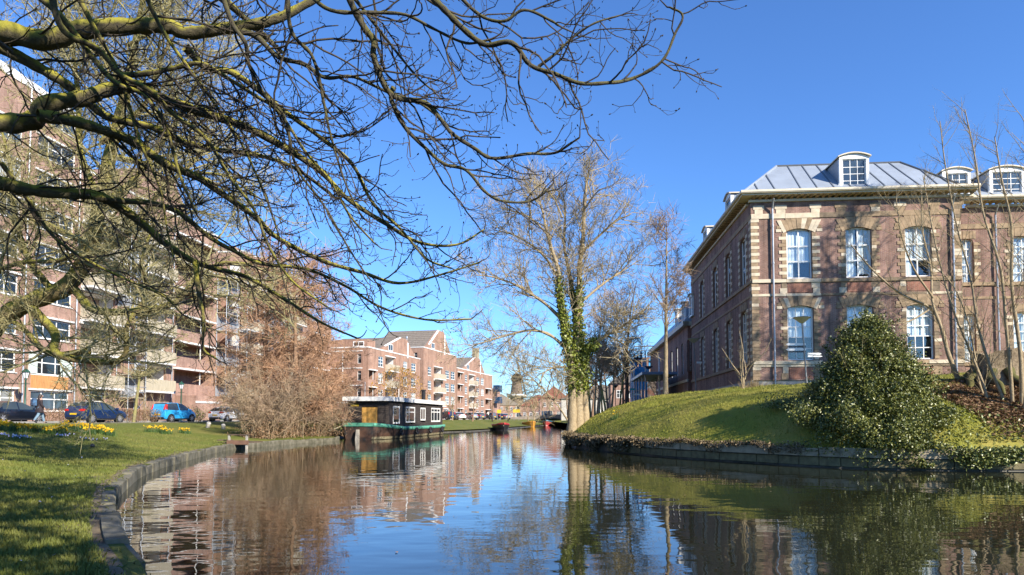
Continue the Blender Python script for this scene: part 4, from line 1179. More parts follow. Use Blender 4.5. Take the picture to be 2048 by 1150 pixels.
def boards(T, u0, u1, z0, z1, ops, par, m, step=.155, th=.03):
    mb = MB(T); z = z0
    while z < z1 - .02:
        zt = min(z + step, z1)
        segs_ = [(u0, u1)]
        for o in ops:
            if o[2] < zt - .01 and o[3] > z + .01:
                segs_ = [q for a, b in segs_ for q in ((a, min(b, o[0])), (max(a, o[1]), b)) if q[1] - q[0] > .01]
        for a, b in segs_:
            j = random.uniform(-.004, .004)
            mb.prism([(a, -.02, z + .004), (a, th + j, z + .004), (a, th * .45 + j, zt), (a, -.02, zt)], [(b, -.02, z + .004), (b, th + j, z + .004), (b, th * .45 + j, zt), (b, -.02, zt)])
        z += step
    return tag(mb.build("board_cladding", m, par), None, None, kind="stuff")
fy = lambda p: pf(hb, 's', CW, p, 830)[0]
fzz = lambda px, py: pf(hb, 's', CW, px, py)[1]
hw = [(fy(785.5), fy(799), cz0 + .22, cz0 + 1.62), (fy(811), fy(829.5), cz0 + .28, cz0 + 1.62), (fy(840.5), fy(850.5), cz0 + .45, cz0 + 1.6), (fy(862), fy(880), cz0 + .3, cz0 + 1.64)]
boards(RIGHT(CW), 0, CL, cz0, cz1, hw, hb, M_plank)
boards(FRONT(0), -CW, CW, cz0, cz1, [(-.5 , .75, cz0 + .12, cz0 + 1.5)], hb, M_plank)
boards(SIDE(-CW), 0, CL, cz0, cz1, [], hb, M_plank)
mb = MB(); mb.box(-CW + .02, CW - .45, CL - .1, CL, cz0, cz1); mb.box(-CW + .02, CW - .5, .5, CL - .15, cz0 + .01, cz0 + .03); mb.build("inner_wall", M_plank, hb)
for o, cols, rows in zip(hw, ((), (.35,), (.5,), (.3, .68)), ((), (.7,), (), (.75,))):
    window(hb, RIGHT(CW), *o, .03, cols, rows, .13, .09, M_white, M_glass)
mb = MB(FRONT(0)); mb.box(-.48, .73, -.01, .05, cz0 + .14, cz0 + 1.48); tag(mb.build("plywood_panel", M_ply, hb), "ochre plywood sheet boarding up the end window", None)
mb = MB(FRONT(0)); mb.box(-1.38, -.75, .04, .06, cz0 + 1.58, cz0 + 1.75); tag(mb.build("number_plate", M_yellow, hb), "small yellow name plate", None)
mb = MB(); mb.box(-CW - .28, CW + .22, -.35, CL + .25, cz1 + .21, cz1 + .3); mb.build("roof", M_concrete, hb)
for T_, a, b, nn in ((FRONT(-.37), -CW - .3, CW + .24, 0), (RIGHT(CW + .22), -.4, CL + .27, 0), (SIDE(-CW - .28), -.4, CL + .27, 0)):
    mb = MB(T_); mb.box(a, b, -.02, .025, cz1 - .02, cz1 + .31); mb.build("fascia", M_white, hb)
u = pf(hb, 's', .4, 847, 790)[0]
mb = MB(); mb.tube((.4, u, cz1 + .2), (.4, u, cz1 + 1.3), .19, n=10); mb.tube((.4, u, cz1 + 1.3), (.4, u, cz1 + 1.42), .25, n=10); mb.build("stove_chimney", M_black, hb)
for y, h in ((.9, 1.5), (9.5, 1.3)):
    mb = MB(); mb.tube((-.6, y, cz1 + .28), (-.6, y, cz1 + h), .03, n=6); mb.build("mast", M_white, hb)

# ================================================================== small moored boats
def rowboat(label, px, py, L, w, h, rz, mh, mr, mi, cabin=None):
    g = G(px, py, 0.0)
    b = thing("moored_boat", label, "boat", (g.x, g.y, 0), rz)
    yy = [-.5, -.47, -.4, -.25, 0, .25, .42, .5]
    ww = [.05, .38, .68, .92, 1, .95, .8, .7]
    hh = [1.35, 1.28, 1.18, 1.05, 1, 1, 1.02, 1.05]
    rows = [[(-w / 2 * a * .55, y * L, -.2), (-w / 2 * a * .9, y * L, h * .3), (-w / 2 * a, y * L, h * c), ] for y, a, c in zip(yy, ww, hh)]
    rows = [r + [(-x, y, z) for x, y, z in r[::-1]] for r in rows]
    mb = MB(); k = 6; V = [p for r in rows for p in r]
    mb.add(V, [(i * k + j, i * k + j + 1, (i + 1) * k + j + 1, (i + 1) * k + j) for i in range(7) for j in (0, 1, 3, 4)] + [(i * k, i * k + 5, (i + 1) * k + 5, (i + 1) * k) for i in range(7)])
    mb.add(rows[-1], [tuple(range(6))]); mb.build("hull", mh, b, True)
    for s in (-1, 1):
        loft("gunwale", [[(s * w / 2 * a * .88, y * L, h * c * .75), (s * w / 2 * a * 1.05, y * L, h * c * .78), (s * w / 2 * a * 1.06, y * L, h * c * 1.02), (s * w / 2 * a * .9, y * L, h * c * 1.03)] for y, a, c in zip(yy, ww, hh)], mr, b)
    loft("deck", [[(-w / 2 * a * .9, y * L, h * c * .95), (w / 2 * a * .9, y * L, h * c * .95)] for y, a, c in zip(yy[:5], ww, hh)], mi, b)
    for y in (.1, .3): part(b, "thwart", None, M_slat, -w * .42, w * .42, y * L - .12, y * L + .12, h * .72, h * .8)
    return b
M_red = mat("red_boat_paint", (.30, .03, .03), .45); M_oyel = mat("orange_boat_paint", (.42, .2, .03), .5); M_teal = mat("teal_boat_paint", (.02, .08, .11), .4)
rowboat("black boat with red gunwale moored off the far grass bank", 1001, 860, 6.5, 2.1, .75, radians(8), M_black, M_red, M_red)
rowboat("orange-yellow boat moored below the bridge", 1058, 853, 5.5, 2.1, .8, radians(12), M_oyel, M_oyel, M_oyel)
rowboat("small dark teal and red boat beside the dark barge", 1097, 851, 5.5, 2.2, .9, radians(-15), M_red, M_teal, M_teal)
g = G(1128, 848.5, 0)
bg_ = thing("dark_barge", "long dark barge with navy tarpaulin moored near the bridge", "barge", (g.x, g.y, 0), radians(75))
mb = MB(); mb.prism([(-1.6, -6, -.3), (1.6, -6, -.3), (1.9, -6.4, 1.3), (-1.9, -6.4, 1.3)], [(-1.6, 6, -.3), (1.6, 6, -.3), (1.9, 6.4, 1.3), (-1.9, 6.4, 1.3)]); mb.build("hull", M_black, bg_)
mb = MB(); mb.prism([(-1.7, -5, 1.3), (1.7, -5, 1.3), (1.2, -4.6, 2.5), (-1.2, -4.6, 2.5)], [(-1.7, 3, 1.3), (1.7, 3, 1.3), (1.2, 2.8, 2.5), (-1.2, 2.8, 2.5)]); mb.build("tarpaulin", M_navy, bg_)
part(bg_, "wheelhouse", None, M_navy, -1.2, 1.2, 3.4, 5.6, 1.3, 3.4)
for y in (-3, 0, 2): part(bg_, "hull_plate", None, M_navy, -1.95, 1.95, y, y + .1, 1.0, 1.28)

# ================================================================== cars
def paint(name, c, metal=.3):
    m, nt, bs = new_mat(name)
    n = noise(nt, 1.2, 3, coords(nt)); nt.links.new(ramp(nt, n.outputs[0], [(.3, tuple(x * .9 for x in c)), (.7, tuple(min(1, x * 1.1) for x in c))]).outputs[0], bs.inputs["Base Color"])
    bs.inputs["Metallic"].default_value = metal; bs.inputs["Roughness"].default_value = .32
    bs.inputs["Coat Weight"].default_value = .8; bs.inputs["Coat Roughness"].default_value = .06
    return m
M_tyre = mat("tyre_rubber", (.02, .02, .021), .85); M_rim = mat("alloy_rim", (.5, .5, .52), .3, .1, 3, metal=.7)
M_tail = mat("tail_light_red", (.5, .015, .015), .6, spec=.2); M_plate = mat("yellow_plate_car", (.8, .5, .02), .5, .05); M_trim = mat("black_trim", (.02, .02, .022), .5)
M_lamp = mat("headlight", (.7, .72, .75), .15); M_carglass = glass_mat("car_glass", (.035, .045, .045), .03, .5)
PROF = {
 'hatch': (4.0, .86, [(0, .60), (.03, .80), (.10, .97), (.42, 1.34), (.62, 1.42), (.9, 1.46), (1.4, 1.48), (1.62, 1.48), (1.72, 1.475), (2.1, 1.43), (2.5, 1.28), (2.95, 1.02), (3.05, .97), (3.4, .91), (3.75, .80), (3.93, .66), (4.0, .5)], .92),
 'mpv': (3.74, .84, [(0, .60), (.03, .85), (.07, 1.0), (.22, 1.45), (.38, 1.53), (.8, 1.58), (1.3, 1.59), (1.5, 1.59), (1.6, 1.585), (2.1, 1.53), (2.45, 1.36), (2.85, 1.06), (2.95, 1.02), (3.2, .95), (3.55, .82), (3.68, .66), (3.74, .5)], .98),
 'coupe': (4.3, .88, [(0, .60), (.04, .82), (.12, 1.0), (.5, 1.28), (.8, 1.38), (1.1, 1.43), (1.6, 1.46), (1.75, 1.46), (1.85, 1.455), (2.3, 1.40), (2.7, 1.24), (3.2, 1.0), (3.3, .95), (3.7, .87), (4.05, .74), (4.22, .62), (4.3, .5)], .90),
 'sedan': (4.5, .89, [(0, .60), (.04, .8), (.12, .98), (.55, 1.02), (.75, 1.16), (1.05, 1.36), (1.5, 1.45), (1.95, 1.455), (2.05, 1.45), (2.5, 1.38), (2.95, 1.2), (3.4, .99), (3.5, .95), (3.9, .87), (4.25, .74), (4.42, .62), (4.5, .5)], .92),
}
def car(kind, label, loc, heading, m, group=None, detail=True):
    """local +x is forward; heading is the angle of +x from world +X"""
    L, hw_, prof, belt = PROF[kind]
    c = thing("parked_car", label, "car", loc, heading, group)
    st = []
    for (x0, z0), (x1, z1) in zip(prof, prof[1:]):
        st += [(x0, z0), ((x0 + x1) / 2, (z0 + z1) / 2)] if x1 - x0 > .3 else [(x0, z0)]
    st.append(prof[-1])
    body, glass = MB(), MB()
    rings = []
    for x, zt in st:
        e = abs((x - L / 2) / (L / 2)); w = hw_ * (1 - .10 * e ** 4 - .08 * e ** 12)
        zb = .22 + .10 * max(0, e - .85) / .15
        bl = min(belt - .02 * (x / L), zt - .05)
        h = max(0, zt - .05 - bl)
        wr = w * .97 - .36 * h
        rings.append([(0, zb), (w * .9, zb), (w * .98, zb + .12), (w, .5 if zt > .55 else (zb + zt) / 2), (w * .995, (.5 + bl) / 2 + .04 if zt > .62 else zt - .08), (w * .97, bl), (wr, max(zt - .05, bl + .001)), (wr * .84, zt - .01), (0, zt + .015)])
    for i in range(len(st) - 1):
        (x0, z0), (x1, z1) = st[i], st[i + 1]
        a, b = rings[i], rings[i + 1]
        slope = abs((z1 - z0) / (x1 - x0))
        gh = min(z0, z1) > belt + .14; top_g = slope > .27 and min(z0, z1) > belt + .05
        for k in range(8):
            for s in (-1, 1):
                q = [(x0, s * a[k][0], a[k][1]), (x1, s * b[k][0], b[k][1]), (x1, s * b[k + 1][0], b[k + 1][1]), (x0, s * a[k + 1][0], a[k + 1][1])]
                pillar = abs((x0 + x1) / 2 - prof[7][0] - .05) < .07 or x1 < prof[3][0] + .01
                tgt = glass if ((k == 5 and gh and not pillar) or (k in (6, 7) and top_g and (k == 7 or True))) else body
                tgt.quad(*q)
    for r, (x, z) in ((rings[0], st[0]), (rings[-1], st[-1])):
        body.add([(x, y, zz) for y, zz in r] + [(x, -y, zz) for y, zz in r[1:-1][::-1]], [tuple(range(len(r) * 2 - 2))])
    me = body.build("body", m, c, True); glass.build("glass", M_carglass, c, True)
    for o in (me,):
        o.data.set_sharp_from_angle(angle=radians(32))
    wx = (.72 if kind != 'mpv' else .6, L - .82 if kind != 'mpv' else L - .68)
    for x in wx:
        for s in (-1, 1):
            T_ = lambda u, n, z, x=x, s=s: (x + u, s * (hw_ + n), z)
            ar = MB(); N = 20
            A_ = [(x + .375 * cos(2 * pi * i / N), s * (hw_ - .2), .31 + .375 * sin(2 * pi * i / N)) for i in range(N)]; B_ = [(px_, s * (hw_ + .006), pz_) for px_, _, pz_ in A_]
            ar.prism(A_, B_); ar.build("wheel_arch", M_trim, c)
            wh = MB(); prf = [(.0, -.16), (.30, -.16), (.315, -.12), (.315, .0), (.30, .03), (.245, .035), (.235, .012)]
            pts = []
            N = 20
            for r, n in prf: pts += [(x + r * cos(2 * pi * i / N), s * (hw_ + n), .315 + r * sin(2 * pi * i / N)) for i in range(N)]
            wh.add(pts, [(j * N + i, j * N + (i + 1) % N, (j + 1) * N + (i + 1) % N, (j + 1) * N + i) for j in range(len(prf) - 1) for i in range(N)])
            w_o = wh.build("wheel", M_tyre, c, True)
            rm = MB(); rm.prism([(x + .05 * cos(i * pi / 4), s * (hw_ + .0), .315 + .05 * sin(i * pi / 4)) for i in range(8)], [(x + .05 * cos(i * pi / 4), s * (hw_ + .03), .315 + .05 * sin(i * pi / 4)) for i in range(8)])
            for k in range(10 if kind == 'hatch' else 7):
                an = 2 * pi * k / (10 if kind == 'hatch' else 7); ca, sa = cos(an), sin(an); t_ = .034
                rm.prism([(x + ca * .04 - sa * t_, s * (hw_ + .0), .315 + sa * .04 + ca * t_), (x + ca * .24 - sa * t_, s * (hw_ + .0), .315 + sa * .24 + ca * t_), (x + ca * .24 + sa * t_, s * (hw_ + .0), .315 + sa * .24 - ca * t_), (x + ca * .04 + sa * t_, s * (hw_ + .0), .315 + sa * .04 - ca * t_)],
                         [(x + ca * .04 - sa * t_, s * (hw_ + .025), .315 + sa * .04 + ca * t_), (x + ca * .24 - sa * t_, s * (hw_ + .02), .315 + sa * .24 + ca * t_), (x + ca * .24 + sa * t_, s * (hw_ + .02), .315 + sa * .24 - ca * t_), (x + ca * .04 + sa * t_, s * (hw_ + .025), .315 + sa * .04 - ca * t_)])
            rm.build("rim", M_rim, w_o)
    for s in (-1, 1):
        t = MB()
        if kind == 'mpv': t.prism([(-.0, s * .60, 1.02), (.22, s * .78, 1.02), (.3, s * .68, 1.42), (.17, s * .56, 1.42)], [(.05, s * .50, 1.02), (.28, s * .70, 1.02), (.33, s * .6, 1.42), (.24, s * .5, 1.42)])
        else: t.prism([(-.012, s * .42, .84), (.03, s * .76, .80), (.30, s * .85, .88), (.10, s * .76, .97), (.05, s * .5, .95)], [(.06, s * .42, .84), (.1, s * .70, .80), (.32, s * .80, .88), (.16, s * .72, .97), (.12, s * .5, .95)])
        t.build("tail_light", M_tail, c)
        hd = MB(); hd.prism([(L - .02, s * .45, .66), (L - .3, s * .80, .70), (L - .42, s * .80, .80), (L - .12, s * .5, .74)], [(L - .1, s * .4, .60), (L - .35, s * .74, .64), (L - .45, s * .72, .76), (L - .2, s * .45, .70)]); hd.build("headlight", M_lamp, c)
        mr = MB(); xm = prof[-6][0] - .12; mr.box(xm - .09, xm + .09, s * (hw_ + .02) - .0, s * (hw_ + .16), .93, 1.06); mr.build("door_mirror", m, c, bevel=.03)
        for xh in (1.35, 2.2): part(c, "door_handle", None, m, xh - .09, xh + .09, min(s * (hw_ - .02), s * (hw_ + .03)), max(s * (hw_ - .02), s * (hw_ + .03)), .80, .835)
        part(c, "sill_trim", None, M_trim, wx[0] + .42, wx[1] - .42, min(s * (hw_ - .1), s * (hw_ + .004)), max(s * (hw_ - .1), s * (hw_ + .004)), .2, .3)
    part(c, "number_plate", None, M_plate, -.022, .02, -.26, .26, .56, .68)
    part(c, "rear_bumper_trim", None, M_trim, -.012, .1, -.6, .6, .30, .42)
    return c
CH = pi / 2 - ANG
def car_at(kind, label, px, D, m, group=None, heading=CH, lane=None):
    x = XA(px, D)
    return car(kind, label, (x, D, 1.262), heading, m, group)
car_at('sedan', "black car parked behind the street lantern, its tail cut by the frame", -38, 43.2, paint("black_car_paint", (.008, .012, .022)))
car_at('hatch', "dark blue hatchback with red tail lights parked behind the daffodil bed", 147, 46.5, paint("blue_car_paint", (.012, .032, .10)), heading=CH - .12)
car_at('mpv', "bright turquoise blue small car parked beyond the pollard sapling", 315, 54.5, paint("turquoise_car_paint", (.03, .36, .72), .1), heading=CH - .12)
car_at('coupe', "white sporty hatchback parked beside the brown thicket", 430, 66.5, paint("white_car_paint", (.75, .76, .77), 0), heading=CH - .12)
CH2 = pi / 2 - ANG2
PW, PN, PG, PS = paint("white_van_paint", (.72, .72, .72), 0), paint("navy_car_paint", (.012, .02, .05)), paint("grey_car_paint", (.12, .125, .13)), paint("silver_car_paint", (.42, .43, .45), .6)
for px, D, k, m_, lb in ((905, 122, 'mpv', PN, "navy car parked just past the houseboat in front of stepped apartments"), (926, 128, 'sedan', PW, "white car parked next to the navy car by the stepped apartments"),
                         (951, 140, 'hatch', PS, "silver car parked by the third stepped block"), (966, 146, 'hatch', PG, "grey car parked between the silver car and the cyclist"),
                         (990, 156, 'mpv', PG, "grey tall car parked below the dark blue balconies"), (1004, 162, 'hatch', PN, "dark car parked left of the yellow sign"), (1017, 168, 'sedan', PS, "silver car parked beside the yellow sign")):
    car_at(k, lb, px, D, m_, "cars parked by the far grass bank", heading=CH2 + .9)

# ================================================================== street lamps
def lantern_post(label, px, D, top_py):
    x = XA(px, D); H = W(px, top_py, D).z - 1.37
    l = thing("street_lantern", label, "street lamp", (x, D, 1.37), 0, "green street lanterns on the pavement")
    s = H - .75
    mb = MB(); mb.lathe([(.17, -.05), (.17, .15), (.11, .22), (.1, .9), (.13, .95), (.075, 1.05), (.05, s - .15), (.08, s - .1), (.06, s)], 10); mb.build("post", M_green, l, True)
    mb = MB(); mb.tube((-.3, 0, s - .35), (.3, 0, s - .35), .02, n=6); mb.build("ladder_bar", M_green, l)
    mb = MB()
    for i in range(6):
        a = 2 * pi * i / 6; mb.tube((.13 * cos(a), .13 * sin(a), s), (.24 * cos(a), .24 * sin(a), s + .42), .014, n=4)
    mb.build("lantern_frame", M_green, l)
    mb = MB(); mb.lathe([(.12, s + .02), (.225, s + .41)], 6); mb.build("lantern_glass", M_lamp, l)
    mb = MB(); mb.lathe([(.30, s + .42), (.29, s + .46), (.12, s + .62), (.05, s + .66), (.03, s + .75)], 6); mb.build("lantern_roof", M_green, l)
    return l
lantern_post("green street lantern standing by the tall block beside the walking person", 50, 47.5, 735)
lantern_post("green street lantern standing by the garage wall between the blue and white cars", 362, 66, 762)
M_pole = mat("grey_lamp_pole", (.22, .22, .215), .5, .12, 4, metal=.2)
M_dish = mat("lamp_dish", (.50, .48, .42), .4, .1, 3)
def dish_lamp(label, px, D, base_z, top_py, w=.46, dark=False, px_top=None):
    x = XA(px, D); H = W(px, top_py, D).z - base_z
    l = thing("dish_lamp", label, "street lamp", (x, D, base_z))
    dx = 0 if px_top is None else XA(px_top, D) - x
    mb = MB(); mb.tube((0, 0, -.3), (dx, 0, H - .32), .05, .04, 8); mb.build("pole", M_black if dark else M_pole, l)
    mb = MB(); mb.lathe([(.08, H - .36), (.16, H - .30), (w - .05, H - .09), (w - .02, H - .075)], 18, (dx, 0, 0)); mb.build("shade", M_black if dark else M_dish, l, True)
    mb = MB(); mb.lathe([(w, H - .075), (w, H - .045), (w * .5, H - .01), (.05, H)], 18, (dx, 0, 0)); mb.build("cap", M_black if dark else M_pole, l, True)
    return l
d1 = dish_lamp("dish-shaped lamp with finger boards in front of the lower window beside the holly", 1615, 36.5, hr1(XA(1615, 36.5), 36.5), 633, px_top=1607)
d2 = dish_lamp("dish-shaped lamp with a small camera at the shaded side wall", 1393, 50, hr1(XA(1393, 50), 50), 676, px_top=1389)
z2 = W(1395, 725, 50).z - d2.location.z
mb = MB(); mb.box(.05, .42, -.06, .06, z2 - .06, z2 + .06); mb.build("camera_box", M_white, d2)
dish_lamp("dark street lamp in front of the blue sheeting", 1298, 75, hr1(XA(1298, 75), 75), 732, .5, True)
dish_lamp("tall dark street lamp among the thin trees right of the ivy trunk", 1231, 85, hr1(XA(1231, 85), 85), 770, .4, True)
# finger boards on the first lamp (white with black edge stripe)
for i, (py, sx, ln) in enumerate(((690, -1, 1.12), (695, -1, 1.1), (700.5, -1, 1.12), (705, -1, 1.05), (709, 1, .8), (714, 1, .85))):
    z = W(1612, py, 36.5).z - d1.location.z
    mb = MB(); t = .0 if i % 2 else .02
    mb.prism([(sx * .05, -.03, z), (sx * (ln - .12), -.03, z - t), (sx * ln, -.03, z + .035), (sx * (ln - .12), -.03, z + .07 + t), (sx * .05, -.03, z + .09)], [(sx * .05, .0, z), (sx * (ln - .12), .0, z - t), (sx * ln, .0, z + .035), (sx * (ln - .12), .0, z + .07 + t), (sx * .05, .0, z + .09)])
    mb.build("finger_board", M_white if i % 2 == 0 or i > 3 else M_black, d1)
# plain flagpole by the entrance
x = XA(1319, 66)
fp = thing("flag_pole", "thin white pole standing in front of the entrance canopy", "pole", (x, 66, hr1(x, 66)))
mb = MB(); mb.tube((0, 0, -.3), (0, 0, W(1319, 712, 66).z - fp.location.z), .09, .07); mb.build("shaft", M_white, fp)
mb = MB(); zz_ = W(1319, 712, 66).z - fp.location.z; mb.lathe([(.09, zz_), (.11, zz_ + .06), (.03, zz_ + .14)], 10); mb.build("finial", M_pipe, fp)
x = XA(1265, 60)
sg = thing("direction_sign", "small turquoise and white direction sign beside the dark tree on the mound", "sign", (x, 60, hr1(x, 60)))
M_turq = mat("turquoise_sign", (.05, .38, .42), .5)
zs_ = W(1265, 779, 60).z - sg.location.z
mb = MB(); mb.tube((0, 0, -.3), (0, 0, zs_ + .15), .04); mb.build("post", M_pole, sg)
part(sg, "board", None, M_turq, -.25, .25, -.05, -.02, zs_ - .06, zs_ + .1); part(sg, "board", None, M_white, .04, .75, -.05, -.02, zs_ - .5, zs_ - .36)

# ================================================================== bank furniture
def bollard(label, px, py, h, lean):
    g = ground_hit(px, py); x, D = g.x, g.y
    b = thing("concrete_bollard", label, "bollard", (x, D, hl1(x, D)))
    b.rotation_euler = (0, lean, .3)
    mb = MB(); mb.lathe([(.13, -.1), (.125, h * .85), (.10, h * .95), (.05, h)], 10); mb.build("post", M_concrete, b, True)
    mb = MB(); mb.lathe([(.133, h * .7), (.133, h * .8)], 10); mb.build("painted_ring", M_slab, b)
bollard("stout leaning concrete bollard on the grass in front of the white car", 415, 856, .42, .25)
bollard("slim upright concrete bollard next to the leaning one by the thicket", 447, 859, .38, -.05)
M_dockw = mat("dock_timber", (.11, .07, .045), .8, .4, 4, .2, 20)
x, D = XA(481, 35.6), 35.6
dk = thing("boarding_jetty", "small dark timber landing stage with railing at the kerb", "jetty", (x, D, -.1), radians(-6))
for i in range(5): part(dk, "deck_board", None, M_dockw, -.65, 1.0, -.45 + i * .2, -.45 + i * .2 + .185, .43, .48)
part(dk, "step_board", None, M_dockw, -1.2, -.5, -.1, .25, .52, .57)
for px_ in (-.33, .62): part(dk, "post", None, M_concrete, px_ - .045, px_ + .045, -.52, -.42, -.6, .82)
part(dk, "top_rail", None, M_dockw, -.42, .75, -.54, -.4, .82, .87)
part(dk, "side_plank", None, mat("red_brown_plank", (.17, .09, .055), .8), -.42, .75, -.56, -.525, .34, .56)
# ball on the lawn
g = None
g = ground_hit(185, 896); x, D, z = g.x, g.y, g.z; print('BALL', g)
mb = MB(); mb.lathe([(.012, 0), (.05, .008), (.072, .04), (.078, .075), (.072, .11), (.048, .14), (.03, .15), (.02, .165), (.008, .17)], 14)
bl = mb.build("ball", M_black, None, True); bl.location = (x, D, z); tag(bl, "small black ball lying on the sunlit left lawn", "ball")

# yellow signs beside the far street
for px, py, D, w, h, lb in ((1033, 822, 120, 1.2, .55, "yellow road sign board standing right of the far tree"), (998, 823, 118, .7, .6, "small yellow sign board standing among the bushes by the parked cars")):
    c = W(px, py, D)
    s = thing("yellow_sign", lb, "sign", (c.x, D, 1.2))
    part(s, "board", None, M_yellow, -w / 2, w / 2, -.03, .0, c.z - 1.2 - h / 2, c.z - 1.2 + h / 2)
    for u in (-w * .35, w * .35): part(s, "post", None, M_pole, u - .03, u + .03, .002, .06, -.1, c.z - 1.2 + h / 2)

# ================================================================== people
M_skin = mat("skin", (.50, .30, .22), .6, .08); M_coat = mat("dark_coat", (.028, .018, .02), .85, .3, 6); M_jean = mat("faded_jeans", (.16, .24, .30), .85, .2, 5); M_hair = mat("dark_hair", (.035, .022, .016), .6, .3, 12)
def skin(name, J, E, m, par, sub=2):
    keys = list(J); idx = {k: i for i, k in enumerate(keys)}
    me = bpy.data.meshes.new(name)
    me.from_pydata([J[k][0] for k in keys], [(idx[a], idx[b]) for a, b in E], [])
    o = link(name, me, m, par)
    mod = o.modifiers.new("skin", 'SKIN'); mod.use_smooth_shade = True
    lay = me.skin_vertices[0].data if me.skin_vertices else None
    if lay is None:
        me.update(); o.data.attributes
    for i, k in enumerate(keys):
        r = J[k][1]; me.skin_vertices[0].data[i].radius = r if isinstance(r, tuple) else (r, r)
        me.skin_vertices[0].data[i].use_root = (i == 0)
    sm_ = o.modifiers.new("sub", 'SUBSURF'); sm_.levels = sub; sm_.render_levels = sub
    return o
def walker(label, loc, heading):
    p = thing("person", label, "person", loc, heading)
    J = {'pel': ((0, 0, .95), (.15, .11)), 'waist': ((0, .01, 1.12), (.14, .10)), 'chest': ((0, .01, 1.33), (.17, .12)), 'neckb': ((0, .02, 1.48), .07), 'neck': ((0, .05, 1.54), .055), 'head': ((0, .08, 1.63), (.075, .09)), 'crown': ((0, .08, 1.71), (.065, .075))}
    E = [('pel', 'waist'), ('waist', 'chest'), ('chest', 'neckb'), ('neckb', 'neck'), ('neck', 'head'), ('head', 'crown')]
    for s, n in ((-1, 'l'), (1, 'r')):
        f = s * .5
        J.update({n + 'sh': ((s * .18, .01, 1.42), .065), n + 'el': ((s * .24, -.06 + f * .10, 1.14), .048), n + 'wr': ((s * .25, .04 + f * .24, .93), .032), n + 'pm': ((s * .25, .06 + f * .27, .86), (.036, .022)),
                  n + 'hip': ((s * .10, 0, .90), .09), n + 'kn': ((s * .10, .06 - f * .30, .50), .062), n + 'an': ((s * .10, .0 - f * .62, .10 + (.08 if s > 0 else 0)), .042), n + 'toe': ((s * .11, .18 - f * .62, .04 + (.03 if s > 0 else 0)), .04)})
        E += [('chest', n + 'sh'), (n + 'sh', n + 'el'), (n + 'el', n + 'wr'), (n + 'wr', n + 'pm'), ('pel', n + 'hip'), (n + 'hip', n + 'kn'), (n + 'kn', n + 'an'), (n + 'an', n + 'toe')]
        for k in range(5):
            b = Vector(J[n + 'pm'][0]); o = Vector((s * .004, (k - 2) * .017, -.03 if k else .0)); t = o + Vector((-s * .008, .012 + (.02 if k == 0 else 0), -.045 if k else -.03))
            J[n + 'f%d' % k] = (tuple(b + o), .009); J[n + 'g%d' % k] = (tuple(b + t), .007)
            E += [(n + 'pm', n + 'f%d' % k), (n + 'f%d' % k, n + 'g%d' % k)]
    skin("body", J, E, M_skin, p, 1)
    JT = {k: (J[k][0], (J[k][1] if isinstance(J[k][1], tuple) else (J[k][1], J[k][1]))) for k in ('pel', 'lhip', 'lkn', 'lan', 'rhip', 'rkn', 'ran')}
    JT = {k: (v[0], tuple(r + .02 for r in v[1])) for k, v in JT.items()}
    skin("trousers", JT, [('pel', 'lhip'), ('lhip', 'lkn'), ('lkn', 'lan'), ('pel', 'rhip'), ('rhip', 'rkn'), ('rkn', 'ran')], M_jean, p, 1)
    for n in 'lr':
        skin("shoe", {'a': (J[n + 'an'][0], .05), 'b': (J[n + 'toe'][0], .048)}, [('a', 'b')], M_black, p, 1)
    mb = MB(); N = 14; rows = [(1.49, .09, .075), (1.45, .19, .11), (1.36, .215, .145), (1.15, .20, .15), (.95, .23, .18), (.78, .26, .21), (.66, .26, .21)]
    pts = [(a * cos(2 * pi * i / N), .01 + b * sin(2 * pi * i / N), z) for z, a, b in rows for i in range(N)]
    mb.add(pts, [(j * N + i, j * N + (i + 1) % N, (j + 1) * N + (i + 1) % N, (j + 1) * N + i) for j in range(len(rows) - 1) for i in range(N)]); mb.build("coat", M_coat, p, True)
    for n in 'lr':
        skin("sleeve", {'a': (J[n + 'sh'][0], .085), 'b': (J[n + 'el'][0], .072), 'c': (J[n + 'wr'][0], .055)}, [('a', 'b'), ('b', 'c')], M_coat, p, 1)
    skin("hair", {'a': ((0, .055, 1.74), .05), 'b': ((0, .045, 1.68), .105), 'c': ((0, .0, 1.57), .11), 'd': ((0, -.03, 1.46), .09), 'e': ((0, -.05, 1.36), .05)}, [('a', 'b'), ('b', 'c'), ('c', 'd'), ('d', 'e')], M_hair, p, 1)
    for s in (-1, 1):
        part(p, "eye", None, M_white, s * .03 - .011, s * .03 + .011, .158, .168, 1.635, 1.648)
    mb = MB(); mb.prism([(-.014, .16, 1.60), (.014, .16, 1.60), (.006, .16, 1.645), (-.006, .16, 1.645)], [(-.008, .19, 1.60), (.008, .19, 1.60), (.002, .17, 1.645), (-.002, .17, 1.645)]); mb.build("nose", M_skin, p)
    part(p, "mouth", None, M_tail, -.02, .02, .158, .164, 1.575, 1.583)
    return p
x, D = XA(79, 40), 40.0
hd_ = radians(-34)
walker("person in long dark coat and faded jeans walking along the street", (x, D, 1.262), hd_)
M_pack = mat("blue_backpack", (.06, .16, .30), .7, .4, 6, second=(.03, .05, .09))
bp = thing("backpack", "blue backpack worn on the back of the person in the dark coat", "backpack", (x + .26 * sin(hd_), D - .26 * cos(hd_), 1.262 + 1.03), hd_)
mb = MB(); mb.box(-.15, .15, -.12, .09, 0, .46); mb.build("bag", M_pack, bp, bevel=.05)
mb = MB(); mb.box(-.12, .12, -.18, -.125, .04, .24); mb.build("pocket", M_navy, bp, bevel=.03)
for s in (-1, 1):
    mb = MB(); mb.tube((s * .1, .09, .05), (s * .15, .20, .20), .018, n=5); mb.tube((s * .15, .20, .20), (s * .14, .22, .40), .02, n=5); mb.build("strap", M_black, bp)
